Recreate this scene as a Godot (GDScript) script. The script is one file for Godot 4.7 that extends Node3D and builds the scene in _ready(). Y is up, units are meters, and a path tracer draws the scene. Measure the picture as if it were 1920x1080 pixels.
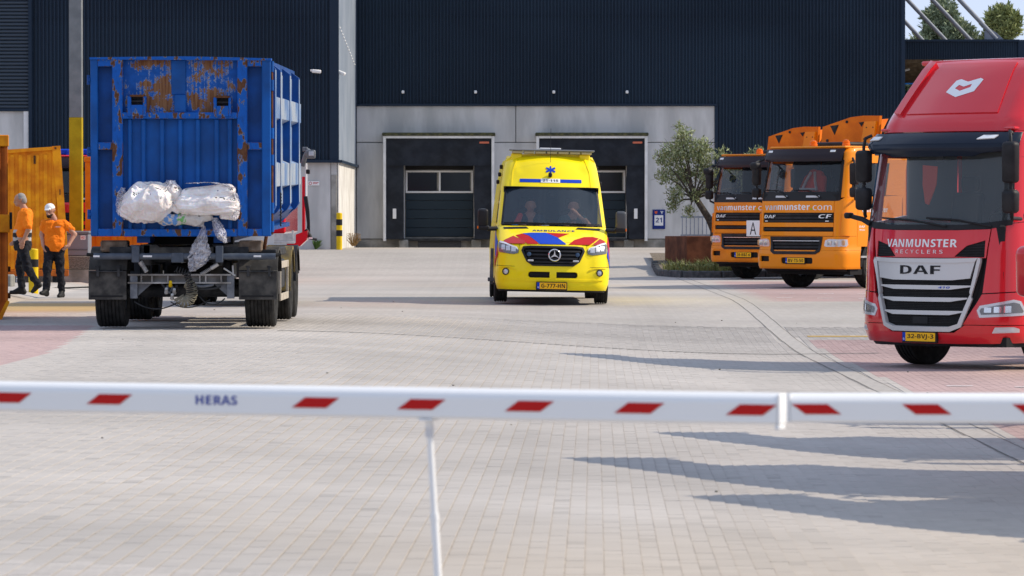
extends Node3D
# A recycling yard: a yellow ambulance drives towards a closed barrier between parked trucks and a container trailer.

const EYE := 1.6
var M := {}
var taken := {}
var fonts := {}
var text_cache := {}
var rng := RandomNumberGenerator.new()
var big_noise := FastNoiseLite.new()
var stretch := Vector3.ONE


class Surf:
	# A wrapped vehicle front: rows of [height, front z, half width, corner radius, bow]; t runs round it from the middle of the front.
	var rows: Array
	var soft := 0.0
	func _init(r: Array, s := 0.0) -> void:
		rows = r
		soft = s
	func raw(y: float) -> Vector4:
		var n := rows.size()
		var k := 0
		while k < n - 2 and y > rows[k + 1][0]:
			k += 1
		var a: Array = rows[k]
		var b: Array = rows[k + 1]
		var f: float = (y - a[0]) / (b[0] - a[0])
		f = clampf(f, -0.6, 1.6)
		return Vector4(lerpf(a[1], b[1], f), lerpf(a[2], b[2], f), lerpf(a[3], b[3], f), lerpf(a[4], b[4], f))
	func row(y: float) -> Vector4:
		if soft <= 0.0:
			return raw(y)
		return (raw(y - soft) + raw(y) * 2.0 + raw(y + soft)) * 0.25
	func base(t: float, y: float) -> Vector3:
		var q := row(y)
		var flat := q.y - q.z
		var s := signf(t)
		var a := absf(t)
		var arc := q.z * PI / 2.0
		var bw := q.w * minf(a / flat, 1.0) ** 2
		if a <= flat:
			return Vector3(t, y, q.x - bw)
		if a < flat + arc:
			var g := (a - flat) / q.z
			return Vector3(s * (flat + q.z * sin(g)), y, q.x - bw - q.z + q.z * cos(g))
		return Vector3(s * q.y, y, q.x - bw - q.z - (a - flat - arc))
	func norm(t: float, y: float) -> Vector3:
		var e := 0.012
		var n := (base(t + e, y) - base(t - e, y)).cross(base(t, y + e) - base(t, y - e))
		return n.normalized()
	func at(t: float, y: float, off := 0.0) -> Vector3:
		if off == 0.0:
			return base(t, y)
		return base(t, y) + norm(t, y) * off


class MB:
	var st := SurfaceTool.new()
	var xf := Transform3D.IDENTITY
	var col := Color.WHITE
	var colour_at = null
	func _init() -> void:
		st.begin(Mesh.PRIMITIVE_TRIANGLES)
	func v(p: Vector3, n: Vector3) -> void:
		st.set_color(colour_at.call(p) if colour_at else col)
		st.set_normal((xf.basis * n).normalized())
		st.set_uv(Vector2(p.x, p.y))
		st.add_vertex(xf * p)
	func tri(a: Vector3, b: Vector3, c: Vector3, na: Vector3, nb: Vector3, nc: Vector3) -> void:
		# a, b, c counter-clockwise as seen from outside
		v(a, na)
		v(c, nc)
		v(b, nb)
	func ftri(a: Vector3, b: Vector3, c: Vector3) -> void:
		var n := (b - a).cross(c - a).normalized()
		tri(a, b, c, n, n, n)
	func quad(a: Vector3, b: Vector3, c: Vector3, d: Vector3) -> void:
		var n := (c - a).cross(d - b).normalized()
		tri(a, b, c, n, n, n)
		tri(a, c, d, n, n, n)
	func oquad(a: Vector3, b: Vector3, c: Vector3, d: Vector3, outward: Vector3) -> void:
		if (c - a).cross(d - b).dot(outward) >= 0.0:
			quad(a, b, c, d)
		else:
			quad(a, d, c, b)
	func otri(a: Vector3, b: Vector3, c: Vector3, outward: Vector3) -> void:
		if (b - a).cross(c - a).dot(outward) >= 0.0:
			ftri(a, b, c)
		else:
			ftri(a, c, b)
	func squad(a: Vector3, b: Vector3, c: Vector3, d: Vector3, na: Vector3, nb: Vector3, nc: Vector3, nd: Vector3) -> void:
		if (c - a).cross(d - b).dot(na + nb + nc + nd) >= 0.0:
			tri(a, b, c, na, nb, nc)
			tri(a, c, d, na, nc, nd)
		else:
			tri(a, d, c, na, nd, nc)
			tri(a, c, b, na, nc, nb)
	func box(c: Vector3, s: Vector3, bv := 0.0) -> void:
		var h := s * 0.5
		bv = minf(bv, minf(h.x, minf(h.y, h.z)) * 0.95)
		var g := Vector3(h.x - bv, h.y - bv, h.z - bv)
		for ax in 3:
			var u := (ax + 1) % 3
			var w := (ax + 2) % 3
			for sg in [-1.0, 1.0]:
				var q: Array[Vector3] = []
				for k in [[-1, -1], [1, -1], [1, 1], [-1, 1]]:
					var p := Vector3.ZERO
					p[ax] = sg * h[ax]
					p[u] = k[0] * g[u]
					p[w] = k[1] * g[w]
					q.append(c + p)
				var o := Vector3.ZERO
				o[ax] = sg
				oquad(q[0], q[1], q[2], q[3], o)
		if bv <= 0.0:
			return
		for ax in 3:
			var u := (ax + 1) % 3
			var w := (ax + 2) % 3
			for su in [-1.0, 1.0]:
				for sw in [-1.0, 1.0]:
					var p: Array[Vector3] = []
					for k in [[-1.0, 0], [1.0, 0], [1.0, 1], [-1.0, 1]]:
						var a := Vector3.ZERO
						a[ax] = k[0] * g[ax]
						a[u] = su * (h[u] if k[1] == 0 else g[u])
						a[w] = sw * (g[w] if k[1] == 0 else h[w])
						p.append(c + a)
					var o := Vector3.ZERO
					o[u] = su
					o[w] = sw
					oquad(p[0], p[1], p[2], p[3], o)
		for sx in [-1.0, 1.0]:
			for sy in [-1.0, 1.0]:
				for sz in [-1.0, 1.0]:
					var s3 := Vector3(sx, sy, sz)
					otri(c + s3 * Vector3(h.x, g.y, g.z), c + s3 * Vector3(g.x, h.y, g.z), c + s3 * Vector3(g.x, g.y, h.z), s3)
	func bx(x0: float, x1: float, y0: float, y1: float, z0: float, z1: float, bv := 0.0) -> void:
		box(Vector3(x0 + x1, y0 + y1, z0 + z1) * 0.5, Vector3(absf(x1 - x0), absf(y1 - y0), absf(z1 - z0)), bv)
	func rbox(c: Vector3, s: Vector3, r: float, nl := 16, na := 8) -> void:
		var h := s * 0.5
		var rr := minf(r, minf(h.x, minf(h.y, h.z)))
		var g := h - Vector3.ONE * rr
		var pts := []
		for j in na + 1:
			var th := PI * j / na
			var ring := []
			for i in nl:
				var ph := TAU * (i + 0.5) / nl
				var n := Vector3(sin(th) * cos(ph), cos(th), sin(th) * sin(ph))
				var sg := Vector3(signf(n.x), 1.0 if j * 2 < na + 1 else -1.0, signf(n.z))
				if j == 0 or j == na:
					sg.x = signf(cos(ph))
					sg.z = signf(sin(ph))
				ring.append([c + sg * g + n * rr, n])
			pts.append(ring)
		for j in na:
			for i in nl:
				var a: Array = pts[j][i]
				var b: Array = pts[j][(i + 1) % nl]
				var d: Array = pts[j + 1][i]
				var e: Array = pts[j + 1][(i + 1) % nl]
				squad(a[0], b[0], e[0], d[0], a[1], b[1], e[1], d[1])
		for j in [0, na]:
			var o := Vector3(0, 1 if j == 0 else -1, 0)
			for i in nl:
				otri(c + o * h.y, pts[j][i][0], pts[j][(i + 1) % nl][0], o)
	func cyl(a: Vector3, b: Vector3, ra: float, rb := -1.0, seg := 12, caps := true) -> void:
		if rb < 0.0:
			rb = ra
		var d := (b - a).normalized()
		var u := d.cross(Vector3.UP if absf(d.y) < 0.9 else Vector3.RIGHT).normalized()
		var w := d.cross(u)
		for i in seg:
			var n0 := u * cos(TAU * i / seg) + w * sin(TAU * i / seg)
			var n1 := u * cos(TAU * (i + 1) / seg) + w * sin(TAU * (i + 1) / seg)
			squad(a + n0 * ra, a + n1 * ra, b + n1 * rb, b + n0 * rb, n0, n1, n1, n0)
			if caps:
				otri(a, a + n0 * ra, a + n1 * ra, -d)
				otri(b, b + n0 * rb, b + n1 * rb, d)
	func tube(pts: Array, r: float, seg := 8, r1 := -1.0) -> void:
		if r1 < 0.0:
			r1 = r
		var n := pts.size()
		var u := Vector3.ZERO
		var rings := []
		for k in n:
			var d: Vector3 = (pts[mini(k + 1, n - 1)] - pts[maxi(k - 1, 0)]).normalized()
			if u == Vector3.ZERO:
				u = d.cross(Vector3.UP if absf(d.y) < 0.9 else Vector3.RIGHT).normalized()
			u = (u - d * u.dot(d)).normalized()
			var w := d.cross(u)
			var ring := []
			var rad := lerpf(r, r1, float(k) / maxf(1.0, n - 1))
			for i in seg:
				var nn := u * cos(TAU * i / seg) + w * sin(TAU * i / seg)
				ring.append([pts[k] + nn * rad, nn])
			rings.append(ring)
		for k in n - 1:
			for i in seg:
				var a: Array = rings[k][i]
				var b: Array = rings[k][(i + 1) % seg]
				var c: Array = rings[k + 1][(i + 1) % seg]
				var e: Array = rings[k + 1][i]
				squad(a[0], b[0], c[0], e[0], a[1], b[1], c[1], e[1])
		for k in [0, n - 1]:
			var o: Vector3 = pts[k] - pts[1 if k == 0 else n - 2]
			for i in seg:
				otri(pts[k], rings[k][i][0], rings[k][(i + 1) % seg][0], o)
	func lathe(prof: Array, seg := 24) -> void:
		# prof: [radius, x] pairs turned round the x axis
		for k in prof.size() - 1:
			var a: Vector2 = prof[k]
			var b: Vector2 = prof[k + 1]
			var dn := Vector2(b.y - a.y, -(b.x - a.x)).normalized()
			for i in seg:
				var c0 := Vector2(cos(TAU * i / seg), sin(TAU * i / seg))
				var c1 := Vector2(cos(TAU * (i + 1) / seg), sin(TAU * (i + 1) / seg))
				var n0 := Vector3(dn.y, c0.x * dn.x, c0.y * dn.x)
				var n1 := Vector3(dn.y, c1.x * dn.x, c1.y * dn.x)
				squad(Vector3(a.y, a.x * c0.x, a.x * c0.y), Vector3(a.y, a.x * c1.x, a.x * c1.y), Vector3(b.y, b.x * c1.x, b.x * c1.y), Vector3(b.y, b.x * c0.x, b.x * c0.y), n0, n1, n1, n0)
	func extr(poly: PackedVector2Array, z0: float, z1: float) -> void:
		# polygon in x, y between two z
		var idx := Geometry2D.triangulate_polygon(poly)
		for k in range(0, idx.size(), 3):
			for zz in [z0, z1]:
				var o := Vector3(0, 0, 1.0 if zz == maxf(z0, z1) else -1.0)
				var a := poly[idx[k]]
				var b := poly[idx[k + 1]]
				var c := poly[idx[k + 2]]
				otri(Vector3(a.x, a.y, zz), Vector3(b.x, b.y, zz), Vector3(c.x, c.y, zz), o)
		var area := 0.0
		for k in poly.size():
			area += poly[k].cross(poly[(k + 1) % poly.size()])
		for k in poly.size():
			var a := poly[k]
			var b := poly[(k + 1) % poly.size()]
			var d := b - a
			var o := Vector3(d.y, -d.x, 0) * signf(area)
			oquad(Vector3(a.x, a.y, z0), Vector3(b.x, b.y, z0), Vector3(b.x, b.y, z1), Vector3(a.x, a.y, z1), o)
	func skin(sf: Surf, poly: PackedVector2Array, off: float, thick := 0.0, holes := [], cell := 0.12) -> void:
		var lo := poly[0]
		var hi := poly[0]
		for p in poly:
			lo = lo.min(p)
			hi = hi.max(p)
		for i in range(floori(lo.x / cell), ceili(hi.x / cell)):
			for j in range(floori(lo.y / cell), ceili(hi.y / cell)):
				var x0 := i * cell
				var y0 := j * cell
				var sq := PackedVector2Array([Vector2(x0, y0), Vector2(x0 + cell, y0), Vector2(x0 + cell, y0 + cell), Vector2(x0, y0 + cell)])
				var pieces := Geometry2D.intersect_polygons(poly, sq)
				for hole in holes:
					var next: Array[PackedVector2Array] = []
					for pc in pieces:
						next.append_array(Geometry2D.clip_polygons(pc, hole))
					pieces = next
				for pc in pieces:
					var idx := Geometry2D.triangulate_polygon(pc)
					for k in range(0, idx.size(), 3):
						var a := pc[idx[k]]
						var b := pc[idx[k + 1]]
						var c := pc[idx[k + 2]]
						if (b - a).cross(c - a) < 0.0:
							var s := b
							b = c
							c = s
						tri(sf.at(a.x, a.y, off), sf.at(b.x, b.y, off), sf.at(c.x, c.y, off), sf.norm(a.x, a.y), sf.norm(b.x, b.y), sf.norm(c.x, c.y))
		if thick > 0.0:
			edge(sf, poly, off, thick, cell, 1.0)
			for hole in holes:
				edge(sf, hole, off, thick, cell, -1.0)
	func edge(sf: Surf, poly: PackedVector2Array, off: float, thick: float, cell: float, way: float) -> void:
		var area := 0.0
		for k in poly.size():
			area += poly[k].cross(poly[(k + 1) % poly.size()])
		for k in poly.size():
			var a := poly[k]
			var b := poly[(k + 1) % poly.size()]
			var n := maxi(1, ceili((b - a).length() / cell))
			var d := (b - a).normalized()
			var o2 := Vector2(d.y, -d.x) * signf(area) * way * 0.02
			for i in n:
				var p := a.lerp(b, float(i) / n)
				var q := a.lerp(b, float(i + 1) / n)
				var m := (p + q) * 0.5
				var out := sf.base(m.x + o2.x, m.y + o2.y) - sf.base(m.x, m.y)
				oquad(sf.at(p.x, p.y, off), sf.at(q.x, q.y, off), sf.at(q.x, q.y, off - thick), sf.at(p.x, p.y, off - thick), out)
	func stroke(sf: Surf, line: Array, w: float, off: float, thick: float) -> void:
		# a strip of even width along a line on the surface
		for k in line.size() - 1:
			var a: Vector2 = line[k]
			var b: Vector2 = line[k + 1]
			var d := (b - a).normalized()
			var n := Vector2(-d.y, d.x) * w * 0.5
			skin(sf, PackedVector2Array([a - n - d * w * 0.3, b - n + d * w * 0.3, b + n + d * w * 0.3, a + n - d * w * 0.3]), off + 0.0007 * k, thick)
	func corr(x0: float, x1: float, y0: float, y1: float, z: float, pitch: float, depth: float) -> void:
		# upright trapezoid ribs facing +z
		var n := int(round((x1 - x0) / pitch))
		var p := (x1 - x0) / n
		for i in n:
			var x := x0 + i * p
			var xs := [x, x + p * 0.38, x + p * 0.5, x + p * 0.88, x + p]
			var zs := [z, z, z - depth, z - depth, z]
			for k in 4:
				quad(Vector3(xs[k], y0, zs[k]), Vector3(xs[k + 1], y0, zs[k + 1]), Vector3(xs[k + 1], y1, zs[k + 1]), Vector3(xs[k], y1, zs[k]))


func numbered(n: String) -> String:
	if not taken.has(n):
		taken[n] = 0
		return n
	taken[n] += 1
	return "%s_%03d" % [n, taken[n]]


func tag(o: Node, label: String, category: String, group := "", kind := "") -> void:
	o.set_meta("label", label)
	o.set_meta("category", category)
	if group:
		o.set_meta("group", group)
	if kind:
		o.set_meta("kind", kind)


func thing(called: String, label: String, category: String, at := Vector3.ZERO, yaw := 0.0, group := "", kind := "") -> Node3D:
	var o := Node3D.new()
	o.name = numbered(called)
	add_child(o)
	o.position = at
	o.rotation.y = yaw
	tag(o, label, category, group, kind)
	return o


func sub(called: String, parent: Node3D, at := Vector3.ZERO) -> Node3D:
	var o := Node3D.new()
	o.name = called
	parent.add_child(o, true)
	o.position = at
	return o


func part(called: String, mb: MB, m: Material, parent: Node3D) -> MeshInstance3D:
	var o := MeshInstance3D.new()
	o.name = called
	o.mesh = mb.st.commit()
	o.material_override = m
	parent.add_child(o, true)
	return o


func lone(called: String, mb: MB, m: Material, label: String, category: String, at := Vector3.ZERO, yaw := 0.0, group := "", kind := "") -> MeshInstance3D:
	var o := MeshInstance3D.new()
	o.name = numbered(called)
	o.mesh = mb.st.commit()
	o.material_override = m
	add_child(o)
	o.position = at
	o.rotation.y = yaw
	tag(o, label, category, group, kind)
	return o


func copy(o: Node3D, called: String, label: String, at: Vector3, yaw: float) -> Node3D:
	var c: Node3D = o.duplicate()
	c.name = numbered(called)
	add_child(c)
	c.position = at
	c.rotation.y = yaw
	c.set_meta("label", label)
	return c


func poly(a: Array) -> PackedVector2Array:
	# flat list of x, y
	var p := PackedVector2Array()
	for k in range(0, a.size(), 2):
		p.append(Vector2(a[k], a[k + 1]))
	return p


func mirrored(p: PackedVector2Array) -> PackedVector2Array:
	var q := PackedVector2Array()
	for k in p.size():
		q.append(Vector2(-p[p.size() - 1 - k].x, p[p.size() - 1 - k].y))
	return q


func rrect(x0: float, x1: float, y0: float, y1: float, r: float, n := 4) -> PackedVector2Array:
	var p := PackedVector2Array()
	for c in [[x1 - r, y0 + r, -PI / 2], [x1 - r, y1 - r, 0.0], [x0 + r, y1 - r, PI / 2], [x0 + r, y0 + r, PI]]:
		for k in n + 1:
			var a: float = c[2] + PI / 2 * k / n
			p.append(Vector2(c[0] + r * cos(a), c[1] + r * sin(a)))
	return p


func rect(x0: float, x1: float, y0: float, y1: float) -> PackedVector2Array:
	return PackedVector2Array([Vector2(x0, y0), Vector2(x1, y0), Vector2(x1, y1), Vector2(x0, y1)])


func letters(s: String, bold: bool) -> Array:
	# triangles of a text as [points, size]
	var key := s + ("b" if bold else "r")
	if text_cache.has(key):
		return text_cache[key]
	var f := SystemFont.new()
	f.font_names = PackedStringArray(["Droid Sans"])
	f.font_weight = 700 if bold else 400
	var t := TextMesh.new()
	t.text = s
	t.font = f
	t.font_size = 48
	t.depth = 0.0
	t.curve_step = 2.0
	t.pixel_size = 0.01
	var a := t.get_mesh_arrays()
	var vs: PackedVector3Array = a[Mesh.ARRAY_VERTEX]
	var ix: PackedInt32Array = a[Mesh.ARRAY_INDEX] if a[Mesh.ARRAY_INDEX] != null else PackedInt32Array()
	var pts := PackedVector2Array()
	if ix.size():
		for i in ix:
			pts.append(Vector2(vs[i].x, vs[i].y))
	else:
		for p in vs:
			pts.append(Vector2(p.x, p.y))
	var lo := pts[0]
	var hi := pts[0]
	for p in pts:
		lo = lo.min(p)
		hi = hi.max(p)
	var r := [pts, lo, hi]
	text_cache[key] = r
	return r


# lettering fitted to a rectangle x0..x1, y0..y1 of the xy plane (at height z) or of a vehicle's surface (at off)
func write(mb: MB, s: String, x0: float, x1: float, y0: float, y1: float, z: float, bold := true, sf: Surf = null, slant := 0.0) -> void:
	var L := letters(s, bold)
	var pts: PackedVector2Array = L[0]
	var lo: Vector2 = L[1]
	var hi: Vector2 = L[2]
	for k in range(0, pts.size(), 3):
		var q := []
		for i in 3:
			var u := (pts[k + i].x - lo.x) / (hi.x - lo.x)
			var w := (pts[k + i].y - lo.y) / (hi.y - lo.y)
			q.append(Vector2(lerpf(x0, x1, u) + slant * (w - 0.5), lerpf(y0, y1, w)))
		if (q[1] - q[0]).cross(q[2] - q[0]) < 0.0:
			q = [q[0], q[2], q[1]]
		if sf:
			mb.tri(sf.at(q[0].x, q[0].y, z), sf.at(q[1].x, q[1].y, z), sf.at(q[2].x, q[2].y, z), sf.norm(q[0].x, q[0].y), sf.norm(q[1].x, q[1].y), sf.norm(q[2].x, q[2].y))
		else:
			mb.ftri(Vector3(q[0].x, q[0].y, z), Vector3(q[1].x, q[1].y, z), Vector3(q[2].x, q[2].y, z))


# One smooth closed surface round a set of tapered capsules [a, b, radius a, radius b]; surface nets on a grid.
func blob(mb: MB, caps: Array, cell: float, k: float, rough: FastNoiseLite = null, amp := 0.0, cut = null) -> void:
	var lo := Vector3.ONE * 1e9
	var hi := -lo
	for c in caps:
		var r := Vector3.ONE * (maxf(c[2], c[3]) + k + absf(amp) + cell * 3.0)
		lo = lo.min(c[0] - r).min(c[1] - r)
		hi = hi.max(c[0] + r).max(c[1] + r)
	var n := Vector3i(((hi - lo) / cell).ceil()) + Vector3i.ONE
	var f := PackedFloat32Array()
	f.resize(n.x * n.y * n.z)
	f.fill(10.0)
	var sx := n.y * n.z
	for c in caps:
		var a: Vector3 = c[0]
		var b: Vector3 = c[1]
		var ra: float = c[2]
		var rb: float = c[3]
		var pad := Vector3.ONE * (maxf(ra, rb) + k + absf(amp) + cell * 2.0)
		var i0 := Vector3i(((a.min(b) - pad - lo) / cell).floor()).max(Vector3i.ZERO)
		var i1 := Vector3i(((a.max(b) + pad - lo) / cell).ceil()).min(n - Vector3i.ONE)
		var ab := b - a
		var l2 := maxf(ab.length_squared(), 1e-9)
		for i in range(i0.x, i1.x + 1):
			for j in range(i0.y, i1.y + 1):
				var at := i * sx + j * n.z
				for m in range(i0.z, i1.z + 1):
					var p := lo + Vector3(i, j, m) * cell
					var t := clampf((p - a).dot(ab) / l2, 0.0, 1.0)
					var d := p.distance_to(a + ab * t) - lerpf(ra, rb, t)
					var o := f[at + m]
					var h := maxf(k - absf(o - d), 0.0) / k
					f[at + m] = minf(o, d) - h * h * k * 0.25
	if rough or cut:
		for i in n.x:
			for j in n.y:
				var at := i * sx + j * n.z
				for m in n.z:
					if absf(f[at + m]) < absf(amp) + cell * 3.0:
						var p := lo + Vector3(i, j, m) * cell
						if rough:
							f[at + m] += rough.get_noise_3dv(p * stretch) * amp
						if cut:
							f[at + m] = maxf(f[at + m], cut.call(p))
					elif cut and f[at + m] < 0.0:
						f[at + m] = maxf(f[at + m], cut.call(lo + Vector3(i, j, m) * cell))
	var vert := {}
	var nrm := {}
	var off := [0, sx, n.z, sx + n.z, 1, sx + 1, n.z + 1, sx + n.z + 1]
	for i in n.x - 1:
		for j in n.y - 1:
			for m in n.z - 1:
				var at := i * sx + j * n.z + m
				if absf(f[at]) > cell * 2.0:
					continue
				var neg := 0
				for o in off:
					if f[at + o] < 0.0:
						neg += 1
				if neg == 0 or neg == 8:
					continue
				var sum := Vector3.ZERO
				var cnt := 0
				for e in [[0, 1], [2, 3], [4, 5], [6, 7], [0, 2], [1, 3], [4, 6], [5, 7], [0, 4], [1, 5], [2, 6], [3, 7]]:
					var d0 := f[at + off[e[0]]]
					var d1 := f[at + off[e[1]]]
					if (d0 < 0.0) != (d1 < 0.0):
						var t := d0 / (d0 - d1)
						var p0 := Vector3(e[0] & 1, (e[0] >> 1) & 1, e[0] >> 2)
						var p1 := Vector3(e[1] & 1, (e[1] >> 1) & 1, e[1] >> 2)
						sum += p0.lerp(p1, t)
						cnt += 1
				vert[at] = lo + (Vector3(i, j, m) + sum / cnt) * cell
				var g := Vector3.ZERO
				for q in 4:
					g.x += f[at + off[q * 2 + 1]] - f[at + off[q * 2]]
					g.z += f[at + off[4 + q]] - f[at + off[q]]
				for q in [0, 1, 4, 5]:
					g.y += f[at + off[q + 2]] - f[at + off[q]]
				nrm[at] = g.normalized()
	for at in vert:
		for e in [[sx, n.z, 1], [n.z, 1, sx], [1, sx, n.z]]:
			var b0: float = f[at]
			var b1: float = f[at + e[0]]
			if (b0 < 0.0) != (b1 < 0.0):
				var q := [at, at - e[1], at - e[1] - e[2], at - e[2]]
				if vert.has(q[1]) and vert.has(q[2]) and vert.has(q[3]):
					mb.squad(vert[q[0]], vert[q[1]], vert[q[2]], vert[q[3]], nrm[q[0]], nrm[q[1]], nrm[q[2]], nrm[q[3]])


func S(a: float, b: float, x: float) -> float:
	var t := clampf((x - a) / (b - a), 0.0, 1.0)
	return t * t * (3.0 - 2.0 * t)


# height of the yard: level, dipping towards the gutter on the right, rising to a crest before the docks and falling to them
func gh(x: float, z: float) -> float:
	var d := -z
	var r := 0.57 * S(97, 113, d) - 0.9 * S(118, 123.5, d) * S(-5.6, -4.9, x)
	r -= 0.39 * S(-3.5, 4.0, x) * (1.0 - S(54, 74, d))
	r += 0.11 * S(-9.0, -9.6, x) * S(64, 70, d) * (1.0 - S(84, 92, d))
	return r


func lin(r: float, g: float, b: float, rough := 0.6, metal := 0.0) -> StandardMaterial3D:
	var m := StandardMaterial3D.new()
	m.albedo_color = Color(r, g, b).linear_to_srgb()
	m.roughness = rough
	m.metallic = metal
	m.metallic_specular = 0.32
	return m


func paint(r: float, g: float, b: float, rough := 0.35) -> StandardMaterial3D:
	var m := lin(r, g, b, rough)
	m.clearcoat_enabled = true
	m.clearcoat = 0.22
	m.clearcoat_roughness = 0.06
	return m


func glass(r: float, g: float, b: float, a: float) -> StandardMaterial3D:
	var m := StandardMaterial3D.new()
	m.transparency = BaseMaterial3D.TRANSPARENCY_ALPHA
	var c := Color(r, g, b).linear_to_srgb()
	c.a = a
	m.albedo_color = c
	m.roughness = 0.03
	return m


# a mottled texture: even tone with soft blotches and fine grain, laid on by position
func mottle(m: StandardMaterial3D, seed_: int, lo: Color, hi: Color, freq: float, scale: float, relief := 0.0, lo2 := 0.0) -> StandardMaterial3D:
	var n := FastNoiseLite.new()
	n.seed = seed_
	n.frequency = freq
	n.fractal_octaves = 5
	n.fractal_gain = 0.55
	var t := NoiseTexture2D.new()
	t.width = 512
	t.height = 512
	t.seamless = true
	t.noise = n
	var g := Gradient.new()
	g.set_color(0, lo.linear_to_srgb())
	g.set_color(1, hi.linear_to_srgb())
	g.set_offset(0, 0.25 + lo2)
	g.set_offset(1, 0.75)
	t.color_ramp = g
	m.albedo_texture = t
	m.albedo_color = Color.WHITE
	m.uv1_triplanar = true
	m.uv1_scale = Vector3.ONE * scale
	if relief > 0.0:
		var t2 := NoiseTexture2D.new()
		t2.width = 512
		t2.height = 512
		t2.seamless = true
		var n2: FastNoiseLite = n.duplicate()
		n2.frequency = freq * 4.0
		t2.noise = n2
		m.heightmap_enabled = true
		m.heightmap_texture = t2
		m.heightmap_scale = relief
	return m


func _ready() -> void:
	rng.seed = 7
	big_noise.seed = 3
	big_noise.frequency = 0.09
	big_noise.fractal_octaves = 4
	var cam := Camera3D.new()
	cam.name = "camera"
	add_child(cam)
	cam.position = Vector3(0, EYE, 0)
	cam.rotation.x = -atan(140.0 / 7350.0)
	var at := CameraAttributesPhysical.new()
	at.frustum_focal_length = 163.33
	at.frustum_focus_distance = 66.0
	at.frustum_near = 0.5
	at.frustum_far = 1500.0
	at.exposure_aperture = 9.5
	cam.attributes = at
	cam.fov = rad_to_deg(2.0 * atan(540.0 / 7350.0))
	cam.current = true

	var we := WorldEnvironment.new()
	we.name = "world_environment"
	var env := Environment.new()
	env.background_mode = Environment.BG_SKY
	var sm := ProceduralSkyMaterial.new()
	sm.sky_top_color = Color(0.66, 0.73, 0.85)
	sm.sky_horizon_color = Color(0.79, 0.84, 0.93)
	sm.sky_curve = 0.16
	sm.ground_bottom_color = Color(0.36, 0.34, 0.32)
	sm.ground_horizon_color = Color(0.62, 0.63, 0.66)
	var cl := NoiseTexture2D.new()
	cl.width = 1024
	cl.height = 512
	cl.seamless = true
	var cn := FastNoiseLite.new()
	cn.seed = 11
	cn.frequency = 0.008
	cn.fractal_octaves = 5
	cl.noise = cn
	var cg := Gradient.new()
	cg.set_color(0, Color(1, 1, 1, 0))
	cg.set_color(1, Color(1, 1, 1, 0.5))
	cg.set_offset(0, 0.55)
	cg.set_offset(1, 0.95)
	cl.color_ramp = cg
	sm.sky_cover = cl
	sm.sky_cover_modulate = Color(1, 1, 1, 0.6)
	sm.energy_multiplier = 1.0
	var sky := Sky.new()
	sky.sky_material = sm
	env.sky = sky
	env.background_energy_multiplier = 1.0
	env.tonemap_mode = Environment.TONE_MAPPER_LINEAR
	env.tonemap_exposure = 1.24
	env.sdfgi_enabled = true
	env.ssao_enabled = true
	env.ssil_enabled = true
	we.environment = env
	add_child(we)

	var sun := DirectionalLight3D.new()
	sun.name = "sun"
	sun.light_energy = 1.2
	sun.light_color = Color(1.0, 0.95, 0.87)
	sun.light_angular_distance = 0.5
	sun.shadow_enabled = true
	var to_sun := Vector3(cos(deg_to_rad(38)) * cos(deg_to_rad(6)), sin(deg_to_rad(38)), -cos(deg_to_rad(38)) * sin(deg_to_rad(6)))
	add_child(sun)
	sun.look_at_from_position(Vector3.ZERO, -to_sun, Vector3.UP)

	make_materials()
	yard()
	warehouse()
	canopy()
	far_side()
	island()
	barrier()
	trailer()
	bags()
	left_yard()
	small_plants()
	ambulance()
	orange_trucks()
	red_trucks()
	workers()
	tow_vehicle()


func crumpled() -> StandardMaterial3D:
	var m := mottle(lin(1, 1, 1, 0.35), 44, Color(0.68, 0.62, 0.58), Color(0.90, 0.88, 0.88), 0.008, 0.7)
	var t := NoiseTexture2D.new()
	t.width = 512
	t.height = 512
	t.seamless = true
	var n := FastNoiseLite.new()
	n.seed = 45
	n.frequency = 0.012
	n.fractal_type = FastNoiseLite.FRACTAL_RIDGED
	n.fractal_octaves = 4
	n.domain_warp_enabled = true
	n.domain_warp_amplitude = 30.0
	t.noise = n
	m.heightmap_enabled = true
	m.heightmap_texture = t
	m.heightmap_scale = 1.0
	return m


func weathered_blue(seed_: int, level: float) -> StandardMaterial3D:
	# blue paint broken by rust in upright streaks and blots
	var m := mottle(lin(1, 1, 1, 0.5), seed_, Color(0.006, 0.06, 0.24), Color(0.003, 0.10, 0.44), 0.012, 0.5)
	var g := Gradient.new()
	g.offsets = PackedFloat32Array([0.0, 0.35, level, level + 0.02, level + 0.05, level + 0.10, 1.0])
	g.colors = PackedColorArray([Color(0.006, 0.06, 0.24).linear_to_srgb(), Color(0.003, 0.10, 0.44).linear_to_srgb(), Color(0.004, 0.09, 0.38).linear_to_srgb(), Color(0.22, 0.27, 0.34).linear_to_srgb(), Color(0.15, 0.06, 0.025).linear_to_srgb(), Color(0.09, 0.035, 0.015).linear_to_srgb(), Color(0.16, 0.07, 0.03).linear_to_srgb()])
	var t: NoiseTexture2D = m.albedo_texture
	t.color_ramp = g
	m.uv1_scale = Vector3(1.1, 0.45, 1.1)
	return m


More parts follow.
